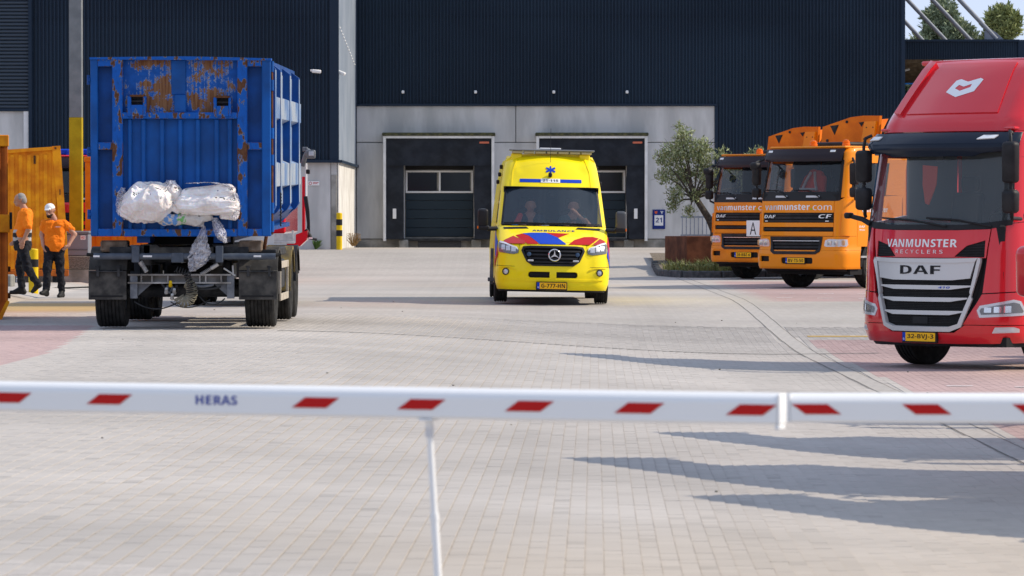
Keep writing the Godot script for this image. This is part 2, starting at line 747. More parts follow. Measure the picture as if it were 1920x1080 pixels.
func make_materials() -> void:
	M.navy = mottle(lin(1, 1, 1, 0.5), 110, Color(0.0095, 0.0215, 0.040), Color(0.015, 0.031, 0.055), 0.004, 0.06)
	M.navy.roughness = 0.5
	M.navy_flash = lin(0.011, 0.024, 0.046, 0.5)
	M.side_panel = mottle(lin(1, 1, 1, 0.5), 21, Color(0.20, 0.24, 0.30), Color(0.26, 0.30, 0.36), 0.006, 0.11)  # navy side wall with the sun sheen put into a paler colour
	M.concrete = mottle(lin(1, 1, 1, 0.9), 5, Color(0.45, 0.447, 0.44), Color(0.60, 0.595, 0.585), 0.008, 0.13, 0.3)
	M.concrete.uv1_scale = Vector3(0.26, 0.07, 0.26)
	M.concrete_sunlit = mottle(lin(1, 1, 1, 0.85), 6, Color(0.52, 0.50, 0.47), Color(0.66, 0.65, 0.62), 0.008, 0.2, 0.3)  # paler copy of the concrete, sunlight put into the colour
	M.concrete_dark = mottle(lin(1, 1, 1, 0.95), 8, Color(0.20, 0.195, 0.175), Color(0.38, 0.365, 0.335), 0.01, 0.25, 0.6)
	M.kerb = mottle(lin(1, 1, 1, 0.9), 9, Color(0.05, 0.055, 0.06), Color(0.12, 0.125, 0.13), 0.02, 0.5)
	M.dark = lin(0.012, 0.012, 0.013, 0.6)
	M.black = lin(0.018, 0.018, 0.02, 0.45)
	M.plastic = mottle(lin(1, 1, 1, 0.55), 14, Color(0.014, 0.014, 0.016), Color(0.028, 0.028, 0.031), 0.01, 0.6)
	M.rubber = mottle(lin(1, 1, 1, 0.85), 15, Color(0.012, 0.012, 0.012), Color(0.035, 0.034, 0.032), 0.012, 1.0)
	M.flap = mottle(lin(1, 1, 1, 0.8), 16, Color(0.035, 0.034, 0.033), Color(0.085, 0.08, 0.072), 0.01, 0.7)
	M.chassis = mottle(lin(1, 1, 1, 0.6), 17, Color(0.015, 0.017, 0.02), Color(0.05, 0.05, 0.052), 0.01, 0.8)
	M.steel = mottle(lin(1, 1, 1, 0.45, 0.2), 18, Color(0.10, 0.11, 0.13), Color(0.19, 0.20, 0.22), 0.01, 0.8)
	M.bar = mottle(lin(1, 1, 1, 0.5), 19, Color(0.055, 0.07, 0.095), Color(0.09, 0.105, 0.13), 0.01, 0.8)
	M.galv = mottle(lin(1, 1, 1, 0.45, 0.3), 20, Color(0.42, 0.42, 0.42), Color(0.58, 0.58, 0.57), 0.012, 0.8)
	M.tie = mottle(lin(1, 1, 1, 0.5), 51, Color(0.20, 0.22, 0.26), Color(0.27, 0.29, 0.33), 0.012, 0.8)
	M.chrome = lin(0.75, 0.75, 0.77, 0.12, 1.0)
	M.silver = lin(0.62, 0.62, 0.64, 0.3, 0.6)
	M.white = lin(0.78, 0.78, 0.78, 0.4)
	M.white_soft = mottle(lin(1, 1, 1, 0.6), 22, Color(0.66, 0.66, 0.66), Color(0.78, 0.78, 0.78), 0.01, 0.4)
	M.print_white = lin(0.82, 0.82, 0.82, 0.5)
	M.print_grey = lin(0.60, 0.60, 0.62, 0.5)
	M.print_black = lin(0.012, 0.012, 0.014, 0.5)
	M.print_navy = lin(0.012, 0.03, 0.19, 0.5)
	M.print_blue = lin(0.004, 0.05, 0.46, 0.4)
	M.print_red = lin(0.46, 0.006, 0.006, 0.45)
	M.print_red_dull = lin(0.42, 0.028, 0.03, 0.4)
	M.print_green = lin(0.2, 0.5, 0.03, 0.5)
	M.print_orange = lin(0.75, 0.12, 0.03, 0.5)
	M.plate = lin(0.95, 0.50, 0.012, 0.4)
	M.yellow = paint(0.92, 0.72, 0.004, 0.4)
	M.safety_yellow = mottle(lin(1, 1, 1, 0.5), 23, Color(0.66, 0.44, 0.004), Color(0.78, 0.52, 0.012), 0.01, 0.5)
	M.orange = paint(0.88, 0.265, 0.003, 0.45)
	M.orange_old = mottle(paint(1, 1, 1, 0.5), 111, Color(0.74, 0.20, 0.004), Color(0.88, 0.26, 0.006), 0.006, 0.5)
	M.orange_body = mottle(lin(1, 1, 1, 0.5), 24, Color(0.66, 0.15, 0.004), Color(0.80, 0.21, 0.005), 0.008, 0.4)
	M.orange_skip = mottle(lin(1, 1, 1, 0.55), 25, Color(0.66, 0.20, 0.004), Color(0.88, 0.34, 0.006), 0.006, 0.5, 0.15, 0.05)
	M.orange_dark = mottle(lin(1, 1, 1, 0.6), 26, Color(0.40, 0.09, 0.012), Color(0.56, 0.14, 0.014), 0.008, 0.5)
	M.red = paint(0.66, 0.009, 0.018, 0.28)
	M.red.clearcoat = 1.0
	M.blue = mottle(lin(1, 1, 1, 0.5), 27, Color(0.006, 0.062, 0.23), Color(0.005, 0.098, 0.38), 0.006, 0.35, 0.1, -0.1)
	M.blue_deep = mottle(lin(1, 1, 1, 0.5), 28, Color(0.004, 0.045, 0.18), Color(0.003, 0.07, 0.30), 0.006, 0.4)
	M.blue_glare = mottle(lin(1, 1, 1, 0.4), 29, Color(0.10, 0.19, 0.38), Color(0.33, 0.38, 0.44), 0.005, 0.35, 0.1)  # sun glare on the blue paint, put into a paler colour
	M.blue_worn = weathered_blue(101, 0.66)
	M.blue_rusty = weathered_blue(102, 0.57)
	M.rust = mottle(lin(1, 1, 1, 0.85), 30, Color(0.06, 0.025, 0.012), Color(0.17, 0.07, 0.03), 0.012, 0.6, 0.2)
	M.corten = mottle(lin(1, 1, 1, 0.8), 31, Color(0.075, 0.026, 0.014), Color(0.15, 0.055, 0.028), 0.008, 0.4, 0.1)
	M.wood = mottle(lin(1, 1, 1, 0.9), 32, Color(0.12, 0.085, 0.06), Color(0.26, 0.20, 0.15), 0.01, 0.7, 0.3)
	M.pane = glass(0.012, 0.02, 0.026, 0.36)
	M.pane_deep = glass(0.035, 0.055, 0.08, 0.42)  # bluish sky reflection put into the glass colour
	M.pane_red = glass(0.11, 0.13, 0.135, 0.32)  # milky haze put into the glass colour to lighten the windscreen
	M.pane_dark = glass(0.008, 0.012, 0.014, 0.6)
	M.lens = glass(0.7, 0.7, 0.72, 0.12)
	M.amber = lin(0.75, 0.16, 0.01, 0.25)
	M.seat = lin(0.02, 0.021, 0.023, 0.85)
	M.skin = lin(0.44, 0.24, 0.165, 0.6)
	M.trousers = mottle(lin(1, 1, 1, 0.9), 33, Color(0.008, 0.009, 0.013), Color(0.022, 0.023, 0.03), 0.012, 1.2)
	M.shirt_orange = lin(0.86, 0.20, 0.008, 0.85)
	M.hivis_orange = lin(0.90, 0.22, 0.01, 0.8)
	M.shoe = lin(0.016, 0.016, 0.016, 0.6)
	M.bark = mottle(lin(1, 1, 1, 0.95), 34, Color(0.05, 0.042, 0.032), Color(0.13, 0.11, 0.085), 0.02, 1.0, 0.6)
	var leaf := lin(1, 1, 1, 0.5)
	leaf.vertex_color_use_as_albedo = true
	leaf.backlight_enabled = true
	leaf.backlight = Color(0.10, 0.14, 0.04)
	M.leaf = leaf
	M.tint = lin(1, 1, 1, 0.85)
	M.tint.vertex_color_use_as_albedo = true
	M.corrugated_shutter = lin(0.045, 0.062, 0.085, 0.42)
	M.film_white = crumpled()
	M.film_white.subsurf_scatter_enabled = true
	M.film_white.subsurf_scatter_strength = 0.15
	M.film_white.clearcoat_enabled = true
	M.film_white.clearcoat = 0.35
	M.film_white.clearcoat_roughness = 0.25
	M.film = StandardMaterial3D.new()
	M.film.transparency = BaseMaterial3D.TRANSPARENCY_ALPHA
	M.film.albedo_color = Color(0.95, 0.95, 0.98, 0.5)
	M.film.roughness = 0.14


# base colour of the paving at a place: grey concrete stones, pink-red bays, sandy stains
func paving_colour(x: float, z: float) -> Color:
	var d := -z
	var c := Color(0.435, 0.402, 0.37)
	var n := big_noise.get_noise_2d(x * 2.0, z * 0.7)
	var tr := big_noise.get_noise_2d(x * 9.0, z * 0.25)
	var n3 := big_noise.get_noise_2d(x * 0.5, z * 3.0)
	var n2 := big_noise.get_noise_2d(x * 0.7 + 50.0, z * 0.35)
	if red_bay(x, d):
		c = Color(0.42, 0.305, 0.29)
	var sand: float = S(0.05, 0.45, n2) * 0.5
	if x < -6.9:
		sand = maxf(sand, S(62.5, 65, d) * (1.0 - S(69, 71.5, d)))
	c = c.lerp(Color(0.46, 0.31, 0.13), minf(1.0, sand) * (0.95 if x < -6.9 else 0.35))
	return c * (1.0 + n * 0.16 + n3 * 0.16 + minf(tr, 0.0) * 0.12)


func red_bay(x: float, d: float) -> bool:
	if x > 4.5 and ((d > 71.6 and d < 92.5) or (d > 30.0 and d < 59.5)):
		return true
	return x < -5.35 and d > 30.0 and d < 56.0 and x < -5.0 - (d - 40.0) * 0.06


func yard() -> void:
	# the ground: one sheet to the horizon
	var g := MB.new()
	var xs := PackedFloat32Array()
	var zs := PackedFloat32Array()
	for v in [-900, -400, -200, -100, -60, -40, -30]:
		xs.append(v)
	for i in 101:
		xs.append(-25.0 + i * 0.5)
	for v in [30, 40, 60, 100, 200, 400, 900]:
		xs.append(v)
	for v in [60, 30, 10, 0]:
		zs.append(v)
	for i in 240:
		zs.append(-5.0 - i * 0.5)
	for v in [-126, -130, -140, -160, -200, -300, -500, -900, -1400]:
		zs.append(v)
	var pts := []
	for x in xs:
		var line := []
		for z in zs:
			var h := gh(x, z)
			if z > -63.5 and z < -14 and absf(x) < 25.5:
				h -= 0.005
			line.append(Vector3(x, h, z))
		pts.append(line)
	for i in xs.size() - 1:
		for j in zs.size() - 1:
			var q := [pts[i][j], pts[i + 1][j], pts[i + 1][j + 1], pts[i][j + 1]]
			var n: Vector3 = (q[2] - q[0]).cross(q[3] - q[1]).normalized()
			for k in [0, 2, 1, 0, 3, 2]:
				var p: Vector3 = q[k]
				g.st.set_color(paving_colour(p.x, p.z))
				g.st.set_normal(n if n.y > 0 else -n)
				g.st.set_uv(Vector2(p.x, p.z) / 2.0)
				g.st.add_vertex(p)
	var gm := lin(1, 1, 1, 0.85)
	gm.vertex_color_use_as_albedo = true
	var im := Image.create(640, 640, false, Image.FORMAT_RGB8)
	var tone := {}
	for px in 640:
		var cx := px / 32
		for py in 640:
			var oy := (py + (32 if cx % 2 else 0)) % 640
			var key := cx * 100 + oy / 64
			if not tone.has(key):
				tone[key] = 0.92 + rng.randf() * 0.08
			var v: float = tone[key] - rng.randf() * 0.05
			if px % 32 < 2 or oy % 64 < 2:
				v *= 0.93
			im.set_pixel(px, py, Color(v, v, v).linear_to_srgb())
	gm.albedo_texture = ImageTexture.create_from_image(im)
	lone("ground", g, gm, "grey paved yard surface running to the warehouse", "ground", Vector3.ZERO, 0.0, "", "structure")

	# the stones themselves as far as they can be told apart
	var pave := thing("pavement", "grey and pink block paving of the yard in front of the barrier", "pavement", Vector3.ZERO, 0.0, "", "structure")
	var b := MB.new()
	var hx := 0.0492
	var hz := 0.0992
	var c := 0.0014
	b.quad(Vector3(-hx + c, 0, hz - c), Vector3(hx - c, 0, hz - c), Vector3(hx - c, 0, -hz + c), Vector3(-hx + c, 0, -hz + c))
	b.oquad(Vector3(-hx + c, 0, hz - c), Vector3(hx - c, 0, hz - c), Vector3(hx, -0.004, hz), Vector3(-hx, -0.004, hz), Vector3(0, 1, 1))
	b.oquad(Vector3(-hx + c, 0, -hz + c), Vector3(hx - c, 0, -hz + c), Vector3(hx, -0.004, -hz), Vector3(-hx, -0.004, -hz), Vector3(0, 1, -1))
	b.oquad(Vector3(hx - c, 0, hz - c), Vector3(hx - c, 0, -hz + c), Vector3(hx, -0.004, -hz), Vector3(hx, -0.004, hz), Vector3(1, 1, 0))
	b.oquad(Vector3(-hx + c, 0, hz - c), Vector3(-hx + c, 0, -hz + c), Vector3(-hx, -0.004, -hz), Vector3(-hx, -0.004, hz), Vector3(-1, 1, 0))
	var stone := b.st.commit()
	var sm := lin(1, 1, 1, 0.85)
	sm.vertex_color_use_as_albedo = true
	var mine := []
	for k in 6:
		var v := 0.94 + 0.02 * k
		mine.append(mottle(lin(1, 1, 1, 0.85), 60 + k, Color(0.41, 0.38, 0.352) * v, Color(0.455, 0.42, 0.39) * v, 0.02, 2.0))
	var where: Array[Transform3D] = []
	var tint: PackedColorArray = []
	var ang := -0.021
	var ux := Vector3(cos(ang), 0, -sin(ang))
	var uz := Vector3(sin(ang), 0, cos(ang))
	var singles := 0
	for j in range(-630, -150):
		for i in range(-130, 131):
			var p := ux * (i * 0.1) + uz * (j * 0.1 + (0.0 if i % 2 else 0.1))
			if j % 2:
				continue
			var d := -p.z
			if d < 15.2 or d > 63.0 or absf(p.x) > 0.133 * d + 2.2:
				continue
			if absf(p.x - 4.2) < 0.165:
				continue
			p.y = gh(p.x, p.z) + rng.randf_range(-0.001, 0.001)
			var bs := Basis(ux, Vector3.UP, uz) * Basis.from_euler(Vector3(rng.randf_range(-0.003, 0.003), 0, rng.randf_range(-0.004, 0.004)))
			var t := Transform3D(bs, p)
			if singles < 300 and d > 17.2 and d < 18.35 and absf(p.x) < 1.3 * 0.133 * d:
				var o := MeshInstance3D.new()
				o.name = "paving_stone"
				o.mesh = stone
				o.material_override = mine[rng.randi() % 6]
				o.transform = t
				pave.add_child(o, true)
				singles += 1
				continue
			var col := paving_colour(p.x, p.z) * rng.randf_range(0.965, 1.03) * (0.88 if rng.randf() < 0.02 else 1.0)
			where.append(t)
			tint.append(Color(col.r, col.g, col.b))
	var mm := MultiMesh.new()
	mm.transform_format = MultiMesh.TRANSFORM_3D
	mm.use_colors = true
	mm.mesh = stone
	mm.instance_count = where.size()
	for k in where.size():
		mm.set_instance_transform(k, where[k])
		mm.set_instance_color(k, tint[k])
	var mi := MultiMeshInstance3D.new()
	mi.name = "paving_stones"
	mi.multimesh = mm
	mi.material_override = sm
	mi.set_meta("kind", "stuff")
	pave.add_child(mi, true)

	# grit and bits lying about
	var gb := MB.new()
	gb.rbox(Vector3.ZERO, Vector3(0.03, 0.012, 0.02), 0.005, 6, 4)
	scatter("grit", gb.st.commit(), M.tint, 26, Vector2(-6, 6), Vector2(-75, -16), 0.006, Color(0.05, 0.045, 0.035), Color(0.45, 0.42, 0.36), 3, "loose grit and scraps lying on the paving", "grit", PackedVector2Array([Vector2(-8, -15), Vector2(8, -15), Vector2(8, -80), Vector2(-8, -80)]))
	# the gutter of long flat stones on the right, and a joint across the yard
	var gut := thing("gutter", "long line of narrow gutter stones along the pink parking bays", "gutter", Vector3.ZERO, 0.0, "", "structure")
	var gm2: StandardMaterial3D = mottle(lin(1, 1, 1, 0.85), 70, Color(0.37, 0.345, 0.32), Color(0.43, 0.40, 0.37), 0.02, 1.0)
	for k in 76:
		var d := 24.0 + k
		var s := MB.new()
		var wob := 0.004 * sin(k * 2.1)
		for q in 4:
			var za := -d - q * 0.25
			var zb := za - 0.25
			var x0 := 4.085 + wob
			var x1 := 4.315 + wob
			if q == 3:
				zb += 0.012
			s.oquad(Vector3(x0, gh(x0, za) + 0.001, za), Vector3(x1, gh(x1, za) + 0.001, za), Vector3(x1, gh(x1, zb) + 0.001, zb), Vector3(x0, gh(x0, zb) + 0.001, zb), Vector3.UP)
			for x in [x0, x1]:
				s.oquad(Vector3(x, gh(x, za) + 0.001, za), Vector3(x, gh(x, zb) + 0.001, zb), Vector3(x, gh(x, zb) - 0.03, zb), Vector3(x, gh(x, za) - 0.03, za), Vector3(1 if x == x1 else -1, 0, 0))
		part("gutter_stone", s, gm2, gut)
	var j1 := MB.new()
	var j2 := MB.new()
	for k in 76:
		var d := 24.0 + k
		var wob := 0.004 * sin(k * 2.1)
		for x in [4.067, 4.318]:
			j1.oquad(Vector3(x + wob, gh(x, -d) + 0.003, -d), Vector3(x + wob + 0.012, gh(x, -d) + 0.003, -d), Vector3(x + wob + 0.012, gh(x, -d - 1) + 0.003, -d - 1), Vector3(x + wob, gh(x, -d - 1) + 0.003, -d - 1), Vector3.UP)
	part("gutter_joint", j1, lin(0.15, 0.14, 0.13, 0.95), gut)
	for k in 60:
		var x := -3.2 + k * 0.14
		var da := 53.4 + 0.25 * (x + 3.2)
		var db := 53.4 + 0.25 * (x + 3.34)
		j2.oquad(Vector3(x, gh(x, -da) + 0.0035, -da), Vector3(x + 0.14, gh(x + 0.14, -db) + 0.0035, -db), Vector3(x + 0.14, gh(x + 0.14, -db - 0.12) + 0.0035, -db - 0.12), Vector3(x, gh(x, -da - 0.12) + 0.0035, -da - 0.12), Vector3.UP)
	lone("paving_joint", j2, lin(0.20, 0.19, 0.18, 0.95), "thin dark joint line across the grey paving", "paving", Vector3.ZERO, 0.0, "", "structure")
	# white marks of the parking bays in the pink paving
	var marks := 0
	for row in [[74.0, 5.0, 8], [78.5, 4.6, 9], [83.0, 4.4, 8], [87.5, 4.8, 6], [45.0, 5.0, 6], [40.5, 4.75, 6], [50.5, 5.4, 4]]:
		for k in row[2]:
			var s := MB.new()
			var x: float = row[1] + k * 0.75
			var d: float = row[0] - k * 0.28
			for q in 3:
				var xx := x + q * 0.1
				s.oquad(Vector3(xx, gh(xx, -d) + 0.006, -d), Vector3(xx + 0.1, gh(xx + 0.1, -d) + 0.006, -d), Vector3(xx + 0.1, gh(xx + 0.1, -d - 0.12) + 0.006, -d - 0.12), Vector3(xx, gh(xx, -d - 0.12) + 0.006, -d - 0.12), Vector3.UP)
			var o := part("white_stone", s, M.white_soft, pave)
			o.set_meta("label", "white marking stone in the pink parking bay")
			marks += 1


func warehouse() -> void:
	var w := thing("warehouse", "large dark navy ribbed warehouse with concrete base and loading docks", "building", Vector3(0, 0, -125))
	var core := MB.new()
	core.bx(-17, 12.4, 5.0, 12.4, -25, -0.12)
	core.bx(6.5, 12.4, -0.8, 5.0, -25, -0.12)
	core.bx(-17, 6.5, -0.8, 5.0, -25, -1.6)
	part("wall_core", core, M.navy_flash, w)
	var c := MB.new()
	c.corr(-4.97, 6.5, 5.086, 12.4, 0.0, 0.107, 0.048)
	part("cladding", c, M.navy, w)
	c = MB.new()
	c.corr(6.5, 12.48, 0.3, 12.4, 0.004, 0.107, 0.048)
	part("cladding", c, M.navy, w)
	c = MB.new()
	c.corr(-13.75, -5.0, 3.13, 12.4, 12.7, 0.107, 0.048)
	part("cladding", c, M.navy, w)
	c = MB.new()
	c.bx(-17, -5.0, 3.13, 12.4, 0, 12.64)
	part("annex_core", c, M.navy_flash, w)
	# smooth side of the annex, its navy painted paler for the sun
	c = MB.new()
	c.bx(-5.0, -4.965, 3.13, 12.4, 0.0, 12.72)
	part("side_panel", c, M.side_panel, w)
	c = MB.new()
	c.bx(-5.22, -4.955, 3.12, 12.4, 12.7, 12.76)
	part("corner_trim", c, M.navy_flash, w)
	c = MB.new()
	c.bx(-13.75, -4.93, 3.05, 3.13, 12.5, 12.8)
	part("drip_sill", c, M.navy_flash, w)
	c = MB.new()
	c.bx(-4.99, -4.88, 3.05, 3.13, 0.0, 12.5)
	part("drip_sill", c, M.navy_flash, w)
	c = MB.new()
	c.bx(-4.97, 6.55, 5.02, 5.09, -0.05, 0.08)
	part("drip_sill", c, M.navy_flash, w)
	c = MB.new()
	c.bx(6.46, 6.56, 0.3, 5.02, -0.05, 0.05)
	part("corner_trim", c, M.navy_flash, w)
	c = MB.new()
	c.bx(12.4, 12.52, -0.5, 12.4, -25, 0.05)
	part("corner_trim", c, M.navy_flash, w)
	for y in [7.9]:
		c = MB.new()
		c.bx(-4.95, 12.4, y, y + 0.012, -0.04, 0.012)
		part("sheet_lap", c, M.navy_flash, w)
		c = MB.new()
		c.bx(-13.7, -5.25, y - 0.7, y - 0.688, 12.66, 12.712)
		part("sheet_lap", c, M.navy_flash, w)
	# annex base
	c = MB.new()
	c.bx(-13.75, -5.2, -0.5, 3.05, 11.9, 12.6)
	part("concrete_panel", c, M.concrete, w)
	c = MB.new()
	c.bx(-5.185, -5.02, -0.5, 2.7, 11.9, 12.63, 0.01)
	part("pilaster", c, M.concrete_dark, w)
	c = MB.new()
	c.bx(-5.185, -5.02, 2.705, 3.05, 11.9, 12.62)
	part("concrete_panel", c, M.concrete, w)
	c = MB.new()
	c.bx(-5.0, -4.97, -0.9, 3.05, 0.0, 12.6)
	part("concrete_panel", c, M.concrete_sunlit, w)  # sunny side painted lighter than the concrete of the front
	# shutter beside the annex
	var sh := sub("roller_shutter", w)
	var sl := 0
	while sl < 76:
		c = MB.new()
		var y := 4.6 + sl * 0.1025
		for seg in [[0.0, 0.0, 0.028, 0.05], [0.028, 0.05, 0.075, 0.05], [0.075, 0.05, 0.1, 0.0]]:
			c.oquad(Vector3(-17, y + seg[0], 12.72 + seg[1]), Vector3(-13.83, y + seg[0], 12.72 + seg[1]), Vector3(-13.83, y + seg[2], 12.72 + seg[3]), Vector3(-17, y + seg[2], 12.72 + seg[3]), Vector3(0, 0.1, 1))
		part("slat", c, M.corrugated_shutter, sh)
		sl += 1
	c = MB.new()
	c.bx(-13.83, -13.73, 3.1, 12.4, 12.6, 12.82)
	part("guide_rail", c, M.navy_flash, sh)
	c = MB.new()
	c.bx(-17, -13.98, -0.5, 4.52, 12.3, 12.7)
	part("concrete_panel", c, M.concrete, w)
	c = MB.new()
	c.bx(-13.975, -13.83, -0.5, 4.52, 12.3, 12.76)
	part("white_post", c, M.white_soft, w)
	c = MB.new()
	c.bx(-17, -13.83, 4.525, 4.6, 12.3, 12.78)
	part("lintel", c, M.navy_flash, w)
	# main concrete base: panels with open joints round the two docks
	for r in [[-4.95, 0.11, 3.87, 5.02], [0.13, 6.46, 3.87, 5.02], [-4.95, -3.42, 0.79, 3.85], [-1.22, 1.42, 0.79, 3.85], [3.64, 6.46, 0.79, 3.85], [-3.4, -1.24, 3.27, 3.85], [1.44, 3.62, 3.27, 3.85]]:
		c = MB.new()
		c.bx(r[0], r[1], r[2], r[3], -0.3, 0.0, 0.012)
		part("concrete_panel", c, M.concrete, w)
	c = MB.new()
	c.bx(-4.95, 6.46, 0.5, 5.0, -0.42, -0.32)
	part("joint_backing", c, M.concrete_dark, w)
	c = MB.new()
	c.bx(-4.95, 6.46, -0.9, 0.77, -0.28, -0.03)
	part("plinth", c, M.concrete_dark, w)
	# loading docks
	for dx in [0.0, 4.86]:
		dock(w, dx)
	# small lamps on the cladding
	for px in [-3.47, -1.16, 1.33, 3.66]:
		c = MB.new()
		c.cyl(Vector3(px, 5.46, 0.0), Vector3(px, 5.46, 0.16), 0.035, -1.0, 8)
		c.box(Vector3(px, 5.46, 0.19), Vector3(0.09, 0.1, 0.08), 0.02)
		part("wall_lamp", c, M.white, w)
	# row of small white dashes down the smooth side
	for k in 13:
		c = MB.new()
		c.box(Vector3(-4.955, 6.95 - k * 0.055, 11.9 - k * 0.87), Vector3(0.03, 0.05, 0.34), 0.01)
		part("white_dash", c, M.white, w)
	# cameras
	for s in [[Vector3(-5.62, 5.66, 12.78), 0.15, "white security camera on the navy cladding left of the annex corner"], [Vector3(-4.9, 5.64, 12.3), -0.5, "white security camera on the lit side of the annex corner"]]:
		var t := thing("security_camera", s[2], "camera", s[0] + Vector3(0, 0, -125), s[1], "security cameras on the annex corner")
		c = MB.new()
		c.xf = Transform3D(Basis(Vector3(0, 0, 1), -0.08 if s[1] > 0 else -0.35), Vector3.ZERO)
		c.rbox(Vector3(0.02, 0, 0.05), Vector3(0.27, 0.1, 0.11), 0.03)
		part("body", c, M.white, t)
		c = MB.new()
		c.cyl(Vector3(-0.09, 0.02, 0.04), Vector3(-0.15, 0.02, 0.04), 0.032, -1.0, 10)
		part("lens", c, M.print_grey, t)
		c = MB.new()
		c.tube([Vector3(0.08, 0, 0.02), Vector3(0.1, -0.03, -0.06)], 0.022, 6)
		part("bracket", c, M.white, t)
	# the notice on the annex base
	var nt := thing("notice", "small white and red notice on the concrete of the annex", "sign", Vector3(-5.68, 2.46, -112.38))
	c = MB.new()
	c.bx(-0.16, 0.16, -0.06, 0.06, 0, 0.012)
	part("board", c, M.print_white, nt)
	c = MB.new()
	c.xf = Transform3D(Basis(Vector3.UP, -PI / 2), Vector3(-0.1, 0, 0.014))
	c.lathe([Vector2(0.03, 0.0), Vector2(0.03, 0.003), Vector2(0.044, 0.003), Vector2(0.044, 0.0)], 16)
	part("red_ring", c, M.print_red, nt)
	c = MB.new()
	c.bx(-0.03, 0.14, 0.012, 0.03, 0.0125, 0.014)
	c.bx(-0.03, 0.11, -0.02, -0.005, 0.0125, 0.014)
	part("print", c, M.print_red, nt)
	# dock sign 21
	var sg := thing("dock_sign", "blue dock sign with the number 21 on white", "sign", Vector3(4.68, 1.41, -124.99))
	c = MB.new()
	c.bx(-0.2, 0.2, -0.31, 0.31, 0, 0.03, 0.006)
	part("board", c, M.print_navy, sg)
	c = MB.new()
	c.bx(-0.14, 0.14, -0.2, 0.13, 0.0305, 0.034)
	part("white_field", c, M.print_white, sg)
	c = MB.new()
	write(c, "21", -0.1, 0.1, -0.1, 0.05, 0.0355)
	part("number", c, M.print_navy, sg)
	c = MB.new()
	c.extr(poly([-0.13, 0.27, -0.09, 0.245, -0.05, 0.27, -0.05, 0.2, -0.09, 0.17, -0.13, 0.2]), 0.031, 0.034)
	part("red_emblem", c, M.print_orange, sg)
	c = MB.new()
	c.extr(poly([0.06, 0.27, 0.095, 0.235, 0.13, 0.27, 0.14, 0.25, 0.105, 0.21, 0.105, 0.17, 0.085, 0.17, 0.085, 0.21, 0.05, 0.25]), 0.031, 0.034)
	part("white_emblem", c, M.print_white, sg)


